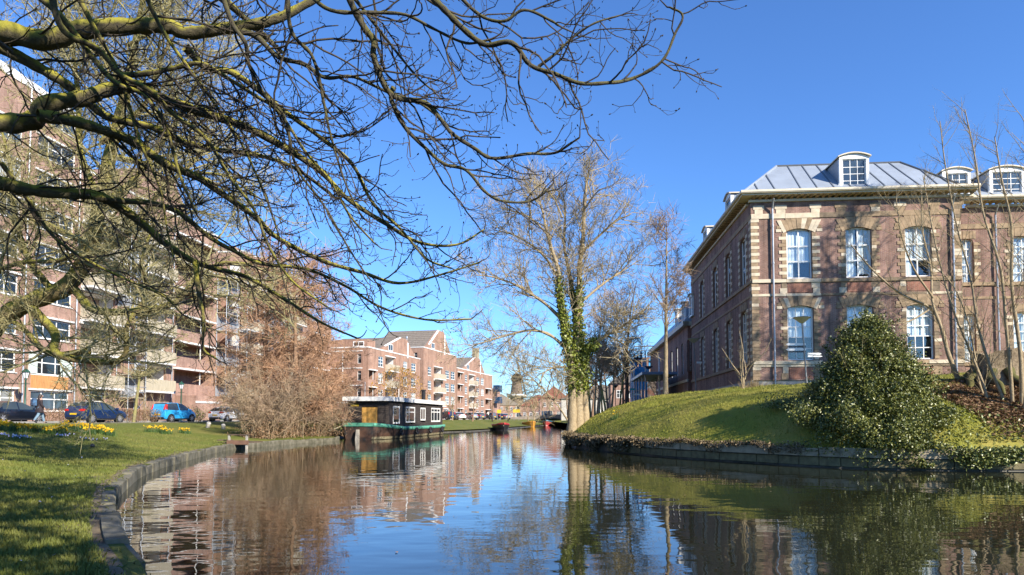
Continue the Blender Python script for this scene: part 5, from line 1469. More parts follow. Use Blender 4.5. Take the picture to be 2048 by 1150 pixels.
# cyclist on the far street
x, D = XA(976, 150), 150.0
bk = thing("bicycle", "black bicycle ridden along the far street", "bicycle", (x, D, 1.27), radians(35))
for y in (-.52, .52):
    mb = MB(); N = 16; pp = [Vector((0, y + .34 * cos(2 * pi * i / N), .35 + .34 * sin(2 * pi * i / N))) for i in range(N + 1)]
    for a, b in zip(pp, pp[1:]): mb.tube(a, b, .025, n=4)
    mb.build("wheel", M_black, bk)
mb = MB()
for a, b in (((0, -.52, .35), (0, -.05, .35)), ((0, -.05, .35), (0, -.2, .85)), ((0, -.05, .35), (0, .38, .88)), ((0, -.2, .8), (0, .38, .88)), ((0, -.52, .35), (0, -.2, .8)), ((0, .38, .88), (0, .52, .35)), ((0, .38, .88), (0, .34, 1.08)), ((-.28, .28, 1.1), (.28, .28, 1.1))): mb.tube(a, b, .022, n=5)
mb.build("frame", M_black, bk); part(bk, "saddle", None, M_black, -.07, .07, -.34, -.08, .9, .96)
cy = thing("person", "cyclist in pale jacket riding the far street", "person", (x, D, 1.27), radians(35))
J = {'pel': ((0, -.2, 1.0), .13), 'ch': ((0, .0, 1.4), .16), 'nk': ((0, .06, 1.56), .06), 'hd': ((0, .1, 1.68), .09), 'hd2': ((0, .1, 1.76), .07)}
E = [('pel', 'ch'), ('ch', 'nk'), ('nk', 'hd'), ('hd', 'hd2')]
for s, n in ((-1, 'l'), (1, 'r')):
    J.update({n + 's': ((s * .17, .02, 1.46), .06), n + 'e': ((s * .25, .14, 1.24), .045), n + 'h': ((s * .25, .28, 1.12), .035), n + 'k': ((s * .1, .2, .8 if s > 0 else .68), .07), n + 'a': ((s * .1, .02, .42 if s > 0 else .2), .045), n + 't': ((s * .1, .16, .38 if s > 0 else .17), .04)})
    E += [('ch', n + 's'), (n + 's', n + 'e'), (n + 'e', n + 'h'), ('pel', n + 'k'), (n + 'k', n + 'a'), (n + 'a', n + 't')]
skin("body", J, E, M_skin, cy, 1)
skin("jacket", {k: (J[k][0], J[k][1] + .03) for k in ('pel', 'ch', 'ls', 'le', 'lh', 'rs', 're', 'rh')}, [('pel', 'ch'), ('ch', 'ls'), ('ls', 'le'), ('le', 'lh'), ('ch', 'rs'), ('rs', 're'), ('re', 'rh')], M_slab, cy, 1)
skin("trousers", {k: (J[k][0], J[k][1] + .02) for k in ('pel', 'lk', 'la', 'rk', 'ra')}, [('pel', 'lk'), ('lk', 'la'), ('pel', 'rk'), ('rk', 'ra')], M_coat, cy, 1)
skin("hair", {'a': ((0, .08, 1.72), .1), 'b': ((0, .07, 1.79), .07)}, [('a', 'b')], M_hair, cy, 1)
# ================================================================== vegetation
def bark(name, c1, c2, moss=None, rough=.85):
    m, nt, bs = new_mat(name)
    t = coords(nt)
    n1 = noise(nt, 7, 8, t, .75); n2 = noise(nt, 3.2, 6, t, .7)
    col = ramp(nt, n1.outputs[0], [(.35, c1), (.65, c2)]).outputs[0]
    if moss:
        g = nt.nodes.new("ShaderNodeNewGeometry"); sp = nt.nodes.new("ShaderNodeSeparateXYZ"); nt.links.new(g.outputs["Normal"], sp.inputs[0])
        ad = nt.nodes.new("ShaderNodeMath"); ad.operation = 'MULTIPLY_ADD'; nt.links.new(sp.outputs[2], ad.inputs[0]); ad.inputs[1].default_value = .35; nt.links.new(n2.outputs[0], ad.inputs[2])
        col = mixc(nt, col, moss, ramp(nt, ad.outputs[0], [(.40, (0, 0, 0)), (.68, (1, 1, 1))]).outputs[0])
    nt.links.new(col, bs.inputs["Base Color"])
    bs.inputs["Roughness"].default_value = rough; bs.inputs["Specular IOR Level"].default_value = .2
    bump(nt, bs, n1.outputs[0], .9, .05)
    return m
M_bark_c = bark("chestnut_bark", (.06, .05, .032), (.13, .11, .06), (.30, .27, .04))
M_bark_d = bark("dark_chestnut_bark", (.05, .043, .033), (.10, .085, .06), (.12, .11, .035))
M_twig_c = bark("chestnut_twigs", (.05, .04, .03), (.105, .085, .06))
M_bark_m = bark("mossy_bark", (.12, .09, .045), (.22, .17, .08), (.24, .22, .04))
M_twig_m = bark("mossy_twigs", (.25, .215, .095), (.41, .36, .18))
M_bark_l = bark("larch_bark", (.20, .12, .07), (.33, .21, .13))
M_twig_l = bark("larch_twigs", (.30, .17, .095), (.47, .285, .17))
M_bark_i = bark("pale_bark", (.27, .20, .115), (.42, .33, .20))
M_twig_i = bark("pale_twigs", (.28, .22, .12), (.45, .36, .21))
M_bark_g = bark("green_bark", (.20, .17, .085), (.30, .26, .13), (.28, .26, .07))
M_stemb = bark("thicket_stems", (.24, .17, .10), (.43, .32, .2))
M_dark = bark("dark_twigs", (.06, .045, .04), (.12, .085, .075))
M_brown = bark("brown_twigs", (.24, .165, .105), (.40, .28, .18))
def leafm(name, a, b, rough=.45, spec=.5, trans=.0):
    m, nt, bs = new_mat(name)
    g = nt.nodes.new("ShaderNodeNewGeometry")
    nt.links.new(ramp(nt, g.outputs["Random Per Island"], [(.1, a), (.9, b)]).outputs[0], bs.inputs["Base Color"])
    bs.inputs["Roughness"].default_value = rough; bs.inputs["Specular IOR Level"].default_value = spec
    return m
M_holly = leafm("holly_leaves", (.05, .07, .016), (.22, .22, .045), .4, .5)
M_ivy = leafm("ivy_leaves", (.06, .085, .012), (.24, .26, .035), .45, .4)
M_ivy2 = leafm("ground_ivy_leaves", (.09, .11, .02), (.26, .27, .08), .4, .5)
M_dead = leafm("dead_leaves", (.13, .07, .035), (.32, .2, .11), .8, .2)
M_gold = leafm("golden_leaves", (.24, .12, .025), (.46, .27, .05), .7, .2)
M_drygrass = leafm("dry_bank_plants", (.10, .075, .035), (.27, .2, .12), .85, .2)

def jit(s): return Vector((random.gauss(0, s), random.gauss(0, s), random.gauss(0, s)))
def perp(d, ang):
    """unit vector at angle ang from d, random azimuth"""
    a = d.orthogonal().normalized(); b = d.cross(a); t = random.uniform(0, 2 * pi)
    return (d * cos(ang) + (a * cos(t) + b * sin(t)) * sin(ang)).normalized()
def grow(out, P, d, L, r, lvl, C):
    n = C['seg'][lvl]; st = L / n
    pts, rad = [tuple(P)], [r]
    up0, up1 = C['up'][lvl]; wob = C['wob'][lvl]; tip = C.get('tip', .35)
    nch = C['n'][lvl] if lvl < len(C['n']) else 0
    if nch and lvl: nch = max(1, int(nch * min(1.3, L / C['L'][lvl]) + random.random()))
    ch = sorted(random.uniform(C['t0'][lvl], .97) for _ in range(nch)); ci = 0
    p = Vector(P); d = Vector(d)
    sides = 0
    for i in range(n):
        t = (i + 1) / n
        d = (d + jit(wob) + Vector((0, 0, up0 + (up1 - up0) * t))).normalized()
        q = p + d * st
        rr = r * (1 - (1 - tip) * t)
        while ci < len(ch) and ch[ci] <= t:
            f = (ch[ci] - i / n) * n
            cp = p.lerp(q, f); tt = ch[ci]; ci += 1
            cl = C['L'][lvl + 1] * random.uniform(.6, 1.25) * (1 - C['fall'][lvl] * tt)
            cr = min(rr * .75, max(C['rmin'], C['r'][lvl + 1] * random.uniform(.7, 1.2) * (cl / C['L'][lvl + 1]) ** .5))
            cd = perp(d, radians(C['ang'][lvl] * random.uniform(.7, 1.3)))
            if 'flat' in C: cd = Vector((cd.x, cd.y, cd.z * C['flat'])).normalized()
            grow(out, cp, cd, cl, cr, lvl + 1, C)
        pts.append(tuple(q)); rad.append(rr); p = q
    if C.get('bud') and lvl >= C['budlvl']:
        b = C['bud'] * random.uniform(.7, 1.3)
        q1 = p + d * b * 1.0; q2 = p + d * b * 2.2; q3 = p + d * b * 3.6
        pts += [tuple(q1), tuple(q2), tuple(q3)]; rad += [b * .8, b, b * .15]
    else:
        rad[-1] *= .6
    out.setdefault(lvl, []).append((pts, rad))
def smooth3(P, k=5):
    """resample a traced polyline of (Vector, radius)"""
    out = []
    for i in range(len(P) - 1):
        a, b, c, d = P[max(i - 1, 0)], P[i], P[i + 1], P[min(i + 2, len(P) - 1)]
        L = (c[0] - b[0]).length
        ta = (c[0] - a[0]).normalized() * L; tb = (d[0] - b[0]).normalized() * L
        for j in range(k):
            t = j / k
            out.append(((2 * t ** 3 - 3 * t * t + 1) * b[0] + (t ** 3 - 2 * t * t + t) * ta + (3 * t * t - 2 * t ** 3) * c[0] + (t ** 3 - t * t) * tb, b[1] + (c[1] - b[1]) * t))
    out.append(P[-1])
    return out
def trace(px, D0, D1, r0, r1, k=5, wob=.0, pw=1.0, rs=1.0):
    """photo-pixel polyline with its own depth run D0..D1; radii in photo pixels"""
    n = len(px); P = []
    for i, q in enumerate(px):
        t = i / (n - 1); D = D0 + (D1 - D0) * t; r = (r0 + (r1 - r0) * t ** pw) * D / F * rs
        P.append((W(q[0], q[1], D) + jit(wob), r))
    return smooth3(P, k)
def sprout(out, path, spacing, C, lvl, t0=.1, t1=1.0, Lf=lambda t: 1.0, bias=None, ang=None):
    """side branches along a traced limb"""
    acc = 0; n = len(path)
    for i in range(n - 1):
        a, b = path[i][0], path[i + 1][0]; seg = (b - a).length; t = i / n
        if t < t0 or t > t1: continue
        acc += seg / spacing
        d = (b - a).normalized()
        while acc > random.random():
            acc -= 1
            cd = perp(d, radians((ang or 48) * random.uniform(.6, 1.35)))
            if bias is not None: cd = (cd + bias * random.uniform(.3, 1)).normalized()
            L = C['L'][lvl] * random.uniform(.55, 1.25) * Lf(t)
            r = min(path[i][1] * .7, max(C['rmin'], C['r'][lvl] * (L / C['L'][lvl]) ** .6))
            grow(out, a.lerp(b, random.random()), cd, L, r, lvl, C)
def fuzz(tw, n, L, wd, m, parent, o=(0, 0, 0), lv=2, name="fine_twigs", jt=.6, bias=(0, 0, 0)):
    """finest twigs as thin tapering slivers along the outer branches, joined"""
    pl = [q for l, v in tw.items() if l >= lv for q in v]
    if not pl: return
    pick = RNG.integers(0, len(pl), n)
    A = np.empty((n, 3)); B = np.empty((n, 3))
    for i, k in enumerate(pick):
        p = pl[k][0]; j = random.randrange(len(p) - 1); A[i] = p[j]; B[i] = p[j + 1]
    f = RNG.random(n)[:, None]; P = A + (B - A) * f - np.array(o[:])
    d = B - A; d /= np.linalg.norm(d, axis=1, keepdims=True) + 1e-9
    d = d + RNG.normal(0, jt, (n, 3)) + np.array(bias); d /= np.linalg.norm(d, axis=1, keepdims=True)
    s = np.cross(d, RNG.normal(size=(n, 3))); s /= np.linalg.norm(s, axis=1, keepdims=True) + 1e-9
    ln = (L * RNG.uniform(.5, 1.3, n))[:, None]
    V = np.stack([P - s * wd * .5, P + s * wd * .5, P + d * ln + s * wd * .18, P + d * ln - s * wd * .18], 1).reshape(-1, 3)
    return tag(link(name, nmesh(name, V, np.arange(4 * n).reshape(-1, 4)), m, parent), None, None, kind="stuff")
def rel(polys, o):
    o = np.array(o[:])
    return [(np.asarray(p, float) - o, r) for p, r in polys]
def paths(path, k=.07):
    w = random.uniform(0, 6)
    return ([tuple(p) for p, _ in path], [r * (1 + k * sin(i * 1.7 + w) + random.gauss(0, k * .5)) for i, (_, r) in enumerate(path)])

# ------------------------------------------------------------------ the near chestnut: limbs reach in from a trunk just left of the frame
tz = hl1(-7.6, 7.4)
CT = thing("chestnut_tree", "bare chestnut tree whose mossy limbs reach over the canal from the left bank", "tree", (-7.6, 7.4, tz))
base = Vector((-7.6, 7.4, tz))
tr = smooth3([(base + Vector((0, 0, -.2)), .5), (base + Vector((.03, 0, .6)), .40), (base + Vector((.1, -.05, 2)), .36), (base + Vector((.2, 0, 3.6)), .34), (base + Vector((.25, 0, 5.5)), .28), (base + Vector((.1, .2, 8)), .2), (base + Vector((.3, .3, 11)), .1), (base + Vector((.2, .4, 13)), .04)], 4)
tubes(rel([paths(tr)], base), "trunk", M_bark_c, CT, sides=14)
hubA, hubC, hubE = base + Vector((.2, 0, 4.6)), base + Vector((.2, 0, 3.7)), base + Vector((.12, 0, 2.9))
LIMBS = [
 ([(-60, 58), (0, 62), (80, 70), (160, 64), (250, 56), (340, 66), (372, 72), (440, 56), (520, 36), (575, 24), (640, 4), (720, -40)], 7.0, 7.6, 27, 8, hubA),
 ([(-30, 70), (30, 104), (80, 140), (140, 186), (178, 208), (230, 236), (290, 258), (350, 282), (430, 298), (520, 312), (600, 345), (680, 400)], 7.1, 8.4, 15, 3.5, hubA),
 ([(-70, 232), (0, 231), (60, 228), (105, 214), (150, 194), (200, 178), (242, 172), (275, 180), (320, 200), (390, 224), (450, 242), (520, 266), (590, 298), (640, 345), (700, 392), (770, 446), (840, 486), (905, 490), (962, 463)], 6.8, 8.2, 24, 2.0, hubC),
 ([(90, 226), (150, 240), (210, 264), (270, 291), (330, 322), (400, 356), (445, 388), (500, 432), (560, 480), (640, 522), (720, 548), (800, 556), (880, 545), (955, 532)], 6.9, 8.8, 14, 2.0, None),
 ([(-70, 362), (0, 367), (60, 374), (130, 382), (190, 396), (232, 412), (272, 442), (330, 482), (380, 516), (420, 532), (480, 556), (560, 590), (640, 640), (715, 672)], 7.2, 9.3, 18, 2.2, hubE),
 ([(185, 394), (240, 398), (300, 408), (360, 430), (420, 470), (470, 508), (530, 528), (600, 540), (680, 575), (760, 610), (850, 640), (935, 632)], 7.7, 9.0, 9, 2.2, None),
 ([(392, 522), (392, 560), (398, 610), (404, 650), (420, 690), (432, 720)], 8.2, 8.4, 8, 2.5, None),
 ([(366, 82), (392, 112), (425, 132), (462, 146), (520, 180), (565, 222), (625, 268), (690, 332), (740, 400), (790, 452), (850, 520), (900, 545)], 7.3, 8.0, 12, 2.2, None),
 ([(250, 165), (292, 140), (350, 125), (402, 130), (452, 152), (505, 188), (548, 226), (610, 300), (660, 370), (700, 440), (740, 480)], 6.9, 7.6, 8, 2.4, None),
 ([(470, 60), (512, 92), (555, 112), (610, 132), (650, 148), (705, 156), (770, 176), (830, 215), (880, 235)], 7.4, 7.6, 9, 2.2, None),
 ([(690, -60), (708, 0), (728, 44), (742, 84), (752, 130), (772, 166), (802, 190), (842, 212), (882, 244), (912, 282), (952, 302), (992, 315), (1060, 318), (1112, 309), (1138, 284)], 7.0, 7.4, 11, 3.0, None),
 ([(772, 168), (786, 205), (812, 248), (852, 292), (892, 327), (932, 354), (972, 384), (1010, 399), (1050, 395), (1092, 378)], 7.2, 7.4, 6.5, 2.6, None),
 ([(820, -60), (852, -8), (892, 30), (932, 62), (972, 92), (1012, 112), (1062, 132), (1112, 150), (1162, 165), (1222, 166), (1264, 154), (1312, 124), (1347, 74), (1352, 44), (1336, 8)], 6.6, 6.8, 10, 2.6, None),
 ([(1072, 132), (1112, 106), (1152, 74), (1190, 42), (1236, 28)], 6.7, 6.6, 4.5, 2.0, None),
 ([(60, -20), (110, 32), (150, 72), (200, 122), (250, 166), (278, 192), (320, 240), (345, 300), (365, 360), (380, 420)], 6.5, 7.2, 10, 3, None),
 ([(96, -20), (142, 58), (192, 92), (242, 142), (300, 182), (342, 232), (402, 268), (432, 302), (462, 362), (500, 430), (540, 500), (590, 560), (640, 600)], 6.4, 7.6, 9, 2.4, None),
 ([(150, -20), (188, 48), (205, 82), (232, 150), (260, 230), (290, 300), (310, 380), (325, 450), (345, 520)], 6.6, 7.4, 7, 2, None),
 ([(440, -20), (468, 42), (485, 92), (500, 132), (532, 182), (562, 242), (602, 332), (652, 422), (700, 500), (740, 560)], 6.8, 7.6, 7, 2, None),
 ([(566, -20), (590, 62), (612, 122), (632, 202), (652, 272), (692, 372), (735, 440)], 6.9, 7.5, 6.5, 2, None),
 ([(280, -20), (330, 60), (400, 150), (440, 230), (480, 300), (530, 390), (560, 470)], 6.7, 7.5, 6, 2, None),
 ([(620, -20), (680, 20), (735, 34), (810, 46), (872, 60), (935, 76), (985, 88)], 6.8, 6.7, 6, 3, None),
 ([(900, -20), (950, 20), (1000, 38), (1050, 30), (1105, 42), (1120, 46)], 6.7, 6.6, 5, 3, None),
 ([(0, 320), (60, 400), (110, 470), (170, 520), (250, 560), (330, 600), (380, 640)], 7.6, 8.6, 6, 2.2, None),
 ([(700, -20), (760, 50), (790, 100), (830, 160), (870, 190)], 6.8, 7.2, 5, 2, None),
]
CC = dict(seg=[6, 8, 6, 4], wob=[.1, .2, .28, .3], up=[(0, 0), (-.07, .12), (-.05, .20), (-.02, .24)], n=[5, 5, 2, 0], ang=[40, 48, 50], L=[2, 1.05, .42, .17], fall=[.3, .3, .35], t0=[.15, .12, .15], r=[.03, .014, .0078, .0058], rmin=.0052, tip=.55, bud=.0072, budlvl=1)
tw = {}
for i, (px, D0, D1, r0, r1, hub) in enumerate(LIMBS):
    path = trace(px, D0, D1, r0 * (.95 if r0 > 12 else .78), r1 * .8, 6, .035, .7)
    if hub is not None: path = smooth3([(hub, path[0][1] * 1.25), ((hub + path[0][0]) / 2 + Vector((0, 0, .08)), path[0][1] * 1.1), path[0]], 5)[:-1] + path
    lo = tubes(rel([paths(path)], base), "limb", M_bark_c if px[0][0] < 420 else M_bark_d, CT, sides=10)
    sprout(tw, path, .19 if px[0][0] < 300 else .19, CC, 1, .10, .93, lambda t: 1.15 - .7 * t, Vector((.4, 0, -.22)))
    grow(tw, path[-1][0], (path[-1][0] - path[-2][0]).normalized(), .2, path[-1][1] * .95, 3, CC)
# a few higher limbs above the frame
for k in range(20):
    a = radians(-75 + k * 7.5 + random.uniform(-5, 5)); p0 = base + Vector((.1, .1, 6.6 + (k * 1.37) % 5))
    d = Vector((cos(a), sin(a), .42)).normalized()
    P = [(p0, .15)]
    for j in range(6): P.append((P[-1][0] + (d + Vector((0, 0, -.07 * j))) * 1.35 + jit(.15), .15 - .021 * j))
    path = smooth3(P, 4)
    tubes(rel([paths(path)], base), "limb", M_bark_c, CT, sides=8)
    sprout(tw, path, .5, dict(CC, L=[2, 1.6, .6, .25], r=[.04, .022, .011, .008], rmin=.007, n=[5, 4, 1, 0]), 1, .15, 1, lambda t: 1.2, None)
allt = [q for l in tw.values() for q in l]
tag(tubes(rel(allt, base), "twigs", M_twig_c, CT), None, None, kind="stuff")
N_CT = len(allt)

# a second chestnut behind the photographer: only its shade on the lawn is seen
bz_ = hl1(-3.2, -5.0)
BT = thing("chestnut_tree", "bare chestnut tree behind the photographer shading the left lawn", "tree", (-3.2, -5.0, bz_))
tubes([paths(smooth3([(Vector((0, 0, -.2)), .5), (Vector((.1, .05, 2.5)), .38), (Vector((.4, .3, 4.5)), .3), (Vector((.7, .4, 6.5)), .2), (Vector((.8, .5, 8)), .06)], 4))], "trunk", M_bark_c, BT, sides=12)
tw = {}
for k in range(40):
    a = radians(-30 + k * 3.3 + random.uniform(-6, 6)); p0 = Vector((.3, .2, 3.6 + (k * 1.7) % 3.2))
    P = [(p0, .16)]; d = Vector((cos(a), sin(a), .42)).normalized()
    for j in range(6): P.append((P[-1][0] + (d + Vector((0, 0, -.07 * j))) * 1.5 + jit(.18), .16 - .022 * j))
    path = smooth3(P, 4)
    tubes([paths(path)], "limb", M_bark_c, BT, sides=8)
    sprout(tw, path, .36, dict(CC, L=[2, 2.0, .8, .3], r=[.05, .036, .02, .01], rmin=.014, bud=0, n=[5, 4, 0, 0]), 1, .2, 1, lambda t: 1.2, None)
tag(tubes([q for l in tw.values() for q in l], "twigs", M_twig_c, BT), None, None, kind="stuff")

# ------------------------------------------------------------------ second, mossy tree further along the lawn
b2 = Vector((XA(-170, 18.5), 18.5, 0)); b2.z = hl1(b2.x, b2.y)
MT = thing("mossy_tree", "leaning yellow-green mossy tree with dense bare crown in front of the tall block", "tree", b2)
path0 = [(b2 + Vector((-.2, 0, -.2)), .55), (b2 + Vector((.1, 0, .8)), .46)] + [(W(x, y, 18.6), r * .68 * 18.6 / F) for x, y, r in ((-60, 720, 30), (0, 640, 27), (70, 600, 25), (130, 575, 24), (175, 510, 22), (200, 410, 20), (220, 310, 17), (245, 205, 13), (268, 100, 9), (285, 0, 6), (300, -90, 3))]
tp = smooth3(path0, 5)
tubes(rel([paths(tp)], b2), "trunk", M_bark_m, MT, sides=14)
CM = dict(seg=[6, 7, 6, 4], wob=[.12, .16, .2, .22], up=[(0, .05), (-.02, .09), (.0, .1), (.0, .1)], n=[5, 8, 6, 0], ang=[45, 50, 50], L=[3, 2.4, 1.0, .45], fall=[.4, .4, .4], t0=[.15, .12, .12], r=[.06, .032, .014, .009], rmin=.0082, tip=.4)
tw = {}
for px, r0, r1, D1 in (([(70, 605), (100, 660), (130, 698), (182, 716), (238, 702), (262, 650), (272, 580), (282, 510), (300, 440)], 13, 4, 17.6), ([(140, 590), (200, 610), (290, 614), (350, 592), (395, 560), (450, 530), (520, 520)], 12, 4, 17), ([(178, 516), (240, 470), (300, 424), (345, 380), (390, 320), (430, 260)], 11, 3, 19.5),
                   ([(200, 420), (262, 332), (332, 250), (385, 178), (430, 110)], 10, 3, 20), ([(204, 400), (172, 300), (150, 200), (142, 100), (132, 0)], 11, 4, 20), ([(222, 300), (300, 204), (352, 104), (384, 10)], 9, 3, 18), ([(180, 500), (100, 442), (40, 402), (-40, 380)], 10, 4, 18),
                   ([(0, 620), (-20, 560), (30, 540), (110, 520), (190, 470), (260, 420)], 9, 4, 17.5), ([(100, 590), (60, 520), (30, 430), (20, 330), (10, 220)], 10, 4, 19.5), ([(245, 205), (210, 120), (190, 40), (180, -30)], 7, 3, 18), ([(268, 100), (320, 50), (350, -20)], 6, 3, 18.5), ([(150, 700), (100, 690), (40, 660), (-20, 640)], 10, 6, 18.2), ([(225, 320), (290, 330), (370, 340), (450, 360), (520, 400)], 8, 3, 18)):
    path = trace(px, 18.6, D1, r0 * .72, r1 * .5, 5, .12)
    tubes(rel([paths(path)], b2), "limb", M_bark_m, MT, sides=9)
    sprout(tw, path, .21, CM, 1, .12, 1, lambda t: 1.1 - .35 * t, None)
sprout(tw, tp, .22, CM, 1, .4, 1, lambda t: .9, None)
allt = [q for l in tw.values() for q in l]
tag(tubes(rel(allt, b2), "twigs", M_twig_m, MT), None, None, kind="stuff")
fuzz(tw, 26000, .42, .015, M_twig_m, MT, b2, jt=.6)

# ------------------------------------------------------------------ ivy tree at the corner of the mound
D = 42.5
b3 = Vector((XA(1156, D), D, 0)); b3.z = hr1(b3.x, b3.y) - .1
IV = thing("ivy_tree", "tall bare tree with several trunks wrapped in ivy at the corner of the mound", "tree", b3)
CI = dict(seg=[8, 7, 6, 4], wob=[.1, .12, .15, .18], up=[(0, .03), (.0, .07), (.01, .09), (.0, .08)], n=[5, 9, 6, 0], ang=[35, 42, 42], L=[4, 3.0, 1.3, .6], fall=[.3, .4, .4], t0=[.15, .12, .12], r=[.06, .036, .018, .014], rmin=.0125, tip=.35)
stems = [([(1146, 872), (1145, 800), (1142, 740), (1135, 690), (1126, 640), (1121, 590), (1117, 540), (1102, 480), (1085, 420), (1072, 380)], 13, 3, 41.5), ([(1160, 868), (1158, 800), (1157, 740), (1156, 680), (1156, 600), (1159, 540), (1163, 470), (1167, 410), (1174, 350), (1180, 335)], 14, 3, 42.5),
         ([(1172, 868), (1168, 800), (1166, 740), (1160, 690), (1150, 620), (1140, 560), (1130, 490), (1128, 430), (1126, 390)], 11, 3, 43.5), ([(1135, 700), (1100, 668), (1060, 662), (1010, 672), (960, 690), (935, 690)], 6, 2, 40), ([(1126, 640), (1090, 604), (1040, 572), (985, 556), (950, 552)], 6, 2, 41),
         ([(1119, 560), (1082, 505), (1030, 472), (985, 462)], 5, 2, 44), ([(1165, 716), (1190, 690), (1212, 668), (1260, 644), (1290, 618)], 8, 2, 41), ([(1157, 610), (1200, 570), (1240, 548), (1278, 520)], 5, 2, 44), ([(1161, 510), (1200, 470), (1235, 440), (1262, 430)], 5, 2, 42),
         ([(1142, 740), (1115, 732), (1090, 745), (1075, 770)], 4, 1.5, 39), ([(1102, 480), (1060, 440), (1025, 420), (1005, 415)], 4, 1.5, 43), ([(1166, 420), (1195, 385), (1215, 370)], 3.5, 1.5, 41), ([(1128, 440), (1110, 400), (1098, 380)], 3.5, 1.5, 44), ([(1143, 850), (1115, 812), (1085, 775), (1055, 748), (1030, 738)], 3.2, 1.2, 39.5), ([(1212, 668), (1240, 690), (1262, 700)], 4, 1.5, 40.5)]
tw = {}; ivs = []
for i, (px, r0, r1, D1) in enumerate(stems):
    path = trace(px, 42.3 + (i % 3) * .3 if i < 3 else 42.4, D1, r0 * (.72 if i < 3 else .62), r1 * .4, 5, .06)
    if i < 3: path = [(p, r * (1 + .35 * exp(-j / 2.2))) for j, (p, r) in enumerate(path)]
    tubes(rel([paths(path)], b3), "trunk" if i < 3 else "limb", M_bark_i, IV, sides=10)
    sprout(tw, path, .24, CI, 1, .42 if i < 3 else .2, 1, lambda t: 1.1 - .45 * t, Vector((0, 0, .25)))
    if i < 3: ivs.append(path)
    if i == 6: ivs.append(path[:6])
allt = [q for l in tw.values() for q in l]
tag(tubes(rel(allt, b3), "twigs", M_twig_i, IV), None, None, kind="stuff")
fuzz(tw, 13000, .6, .024, M_twig_i, IV, b3, jt=.5)
Cp, Nn = [], []
for path in ivs:
    for p, r in path:
        py = CY - 0; zt_ = p.z
        for _ in range(165):
            a = random.uniform(0, 2 * pi); h = random.uniform(-.35, .35)
            dens = sin(p.z * 2.3 + path[0][0].x) * .12
            zz = p.z + h
            if zz < 2.9 + random.random() * .8 or zz > 10.8 - random.random() * 2.4: continue
            rr = r + abs(random.gauss(0, .09 + dens * .5 + (.10 if 3.6 < zz < 6.2 else 0.02)))
            Cp.append((p.x + cos(a) * rr - b3.x, p.y + sin(a) * rr - b3.y, zz - b3.z)); Nn.append((cos(a), sin(a), .35))
tag(leaves_mesh("ivy", np.array(Cp), .15, M_ivy, IV, nrm=np.array(Nn), aspect=.8), None, None, kind="stuff")
# ------------------------------------------------------------------ generic bare trees
def bare_tree(name, label, loc, H, C, mb_, mt_, lean=(0, 0), r=.16, group=None, crown0=.3, n1=16, up=.02, wob=.05, fz_=None):
    t = thing(name, label, "tree", loc, 0, group)
    P = [(Vector((0, 0, -.2)), r * 1.25)]
    d = Vector((lean[0], lean[1], 1)).normalized()
    k = 9
    for i in range(k):
        d = (d + jit(wob) + Vector((0, 0, .05))).normalized()
        P.append((P[-1][0] + d * (H + .2) / k, r * (1 - .88 * (i + 1) / k)))
    path = smooth3(P, 3)
    tubes([paths(path)], "trunk", mb_, t, sides=8)
    tw = {}
    n = len(path)
    for _ in range(n1):
        q = random.uniform(crown0, .98); i = min(n - 2, int(q * n))
        d = (path[i + 1][0] - path[i][0]).normalized()
        cd = perp(d, radians(C['ang'][0] * random.uniform(.8, 1.2)))
        s = (1.15 - .85 * (q - crown0) / (1 - crown0))
        L = C['L'][1] * random.uniform(.75, 1.2) * s
        grow(tw, path[i][0], cd, L, min(path[i][1] * .7, C['r'][1] * s), 1, C)
    tag(tubes([q for l in tw.values() for q in l], "crown", mt_, t), None, None, kind="stuff")
    if fz_: fuzz(tw, *fz_, mt_, t)
    return t
CS = dict(seg=[8, 7, 5, 4], wob=[.1, .11, .14, .16], up=[(0, .03), (.05, .09), (.04, .06), (.0, .05)], n=[5, 8, 5, 0], ang=[48, 38, 40], L=[4, 2.6, 1.0, .5], fall=[.3, .4, .4], t0=[.15, .15, .12], r=[.06, .032, .017, .013], rmin=.012, tip=.35)
D = 43; x = XA(1331, D)
ST_ = bare_tree("slender_tree", "slender young tree with straight trunk on the mound before the shaded wall", (x, D, hr1(x, D) - .05), W(1331, 440, D).z - hr1(x, D), CS, M_bark_i, M_brown, r=.16, crown0=.36, n1=40, wob=.012, fz_=(2200, .6, .024))
D = 62; x = XA(1254, D)
bare_tree("dark_tree", "dark-trunked bare tree beside the small direction sign behind the mound", (x, D, hr1(x, D)), W(1254, 560, D).z - hr1(x, D), dict(CS, L=[4, 3.2, 1.3, .6], rmin=.018), M_dark, M_dark, r=.2, crown0=.25, n1=26, fz_=(1500, .7, .035))
for i, (px, D, top, lean) in enumerate(((1180, 49, 650, -.05), (1197, 52, 600, .04), (1212, 50, 640, -.03), (1222, 55, 590, .05), (1238, 58, 620, .06), (1190, 56, 560, -.02), (1205, 60, 600, .0))):
    x = XA(px, D); z = hr1(x, D) - .1
    bare_tree("thin_tree", "thin pale stemmed tree in the clump right of the ivy trunk", (x, D, z), W(px, top, D).z - z, dict(CS, L=[4, 2.0, .9, .45], rmin=.015), M_bark_i if i % 2 else M_bark_g, M_brown, (lean, 0), r=.09, crown0=.3, n1=16, group="thin trees right of the ivy tree", fz_=(900, .6, .03))
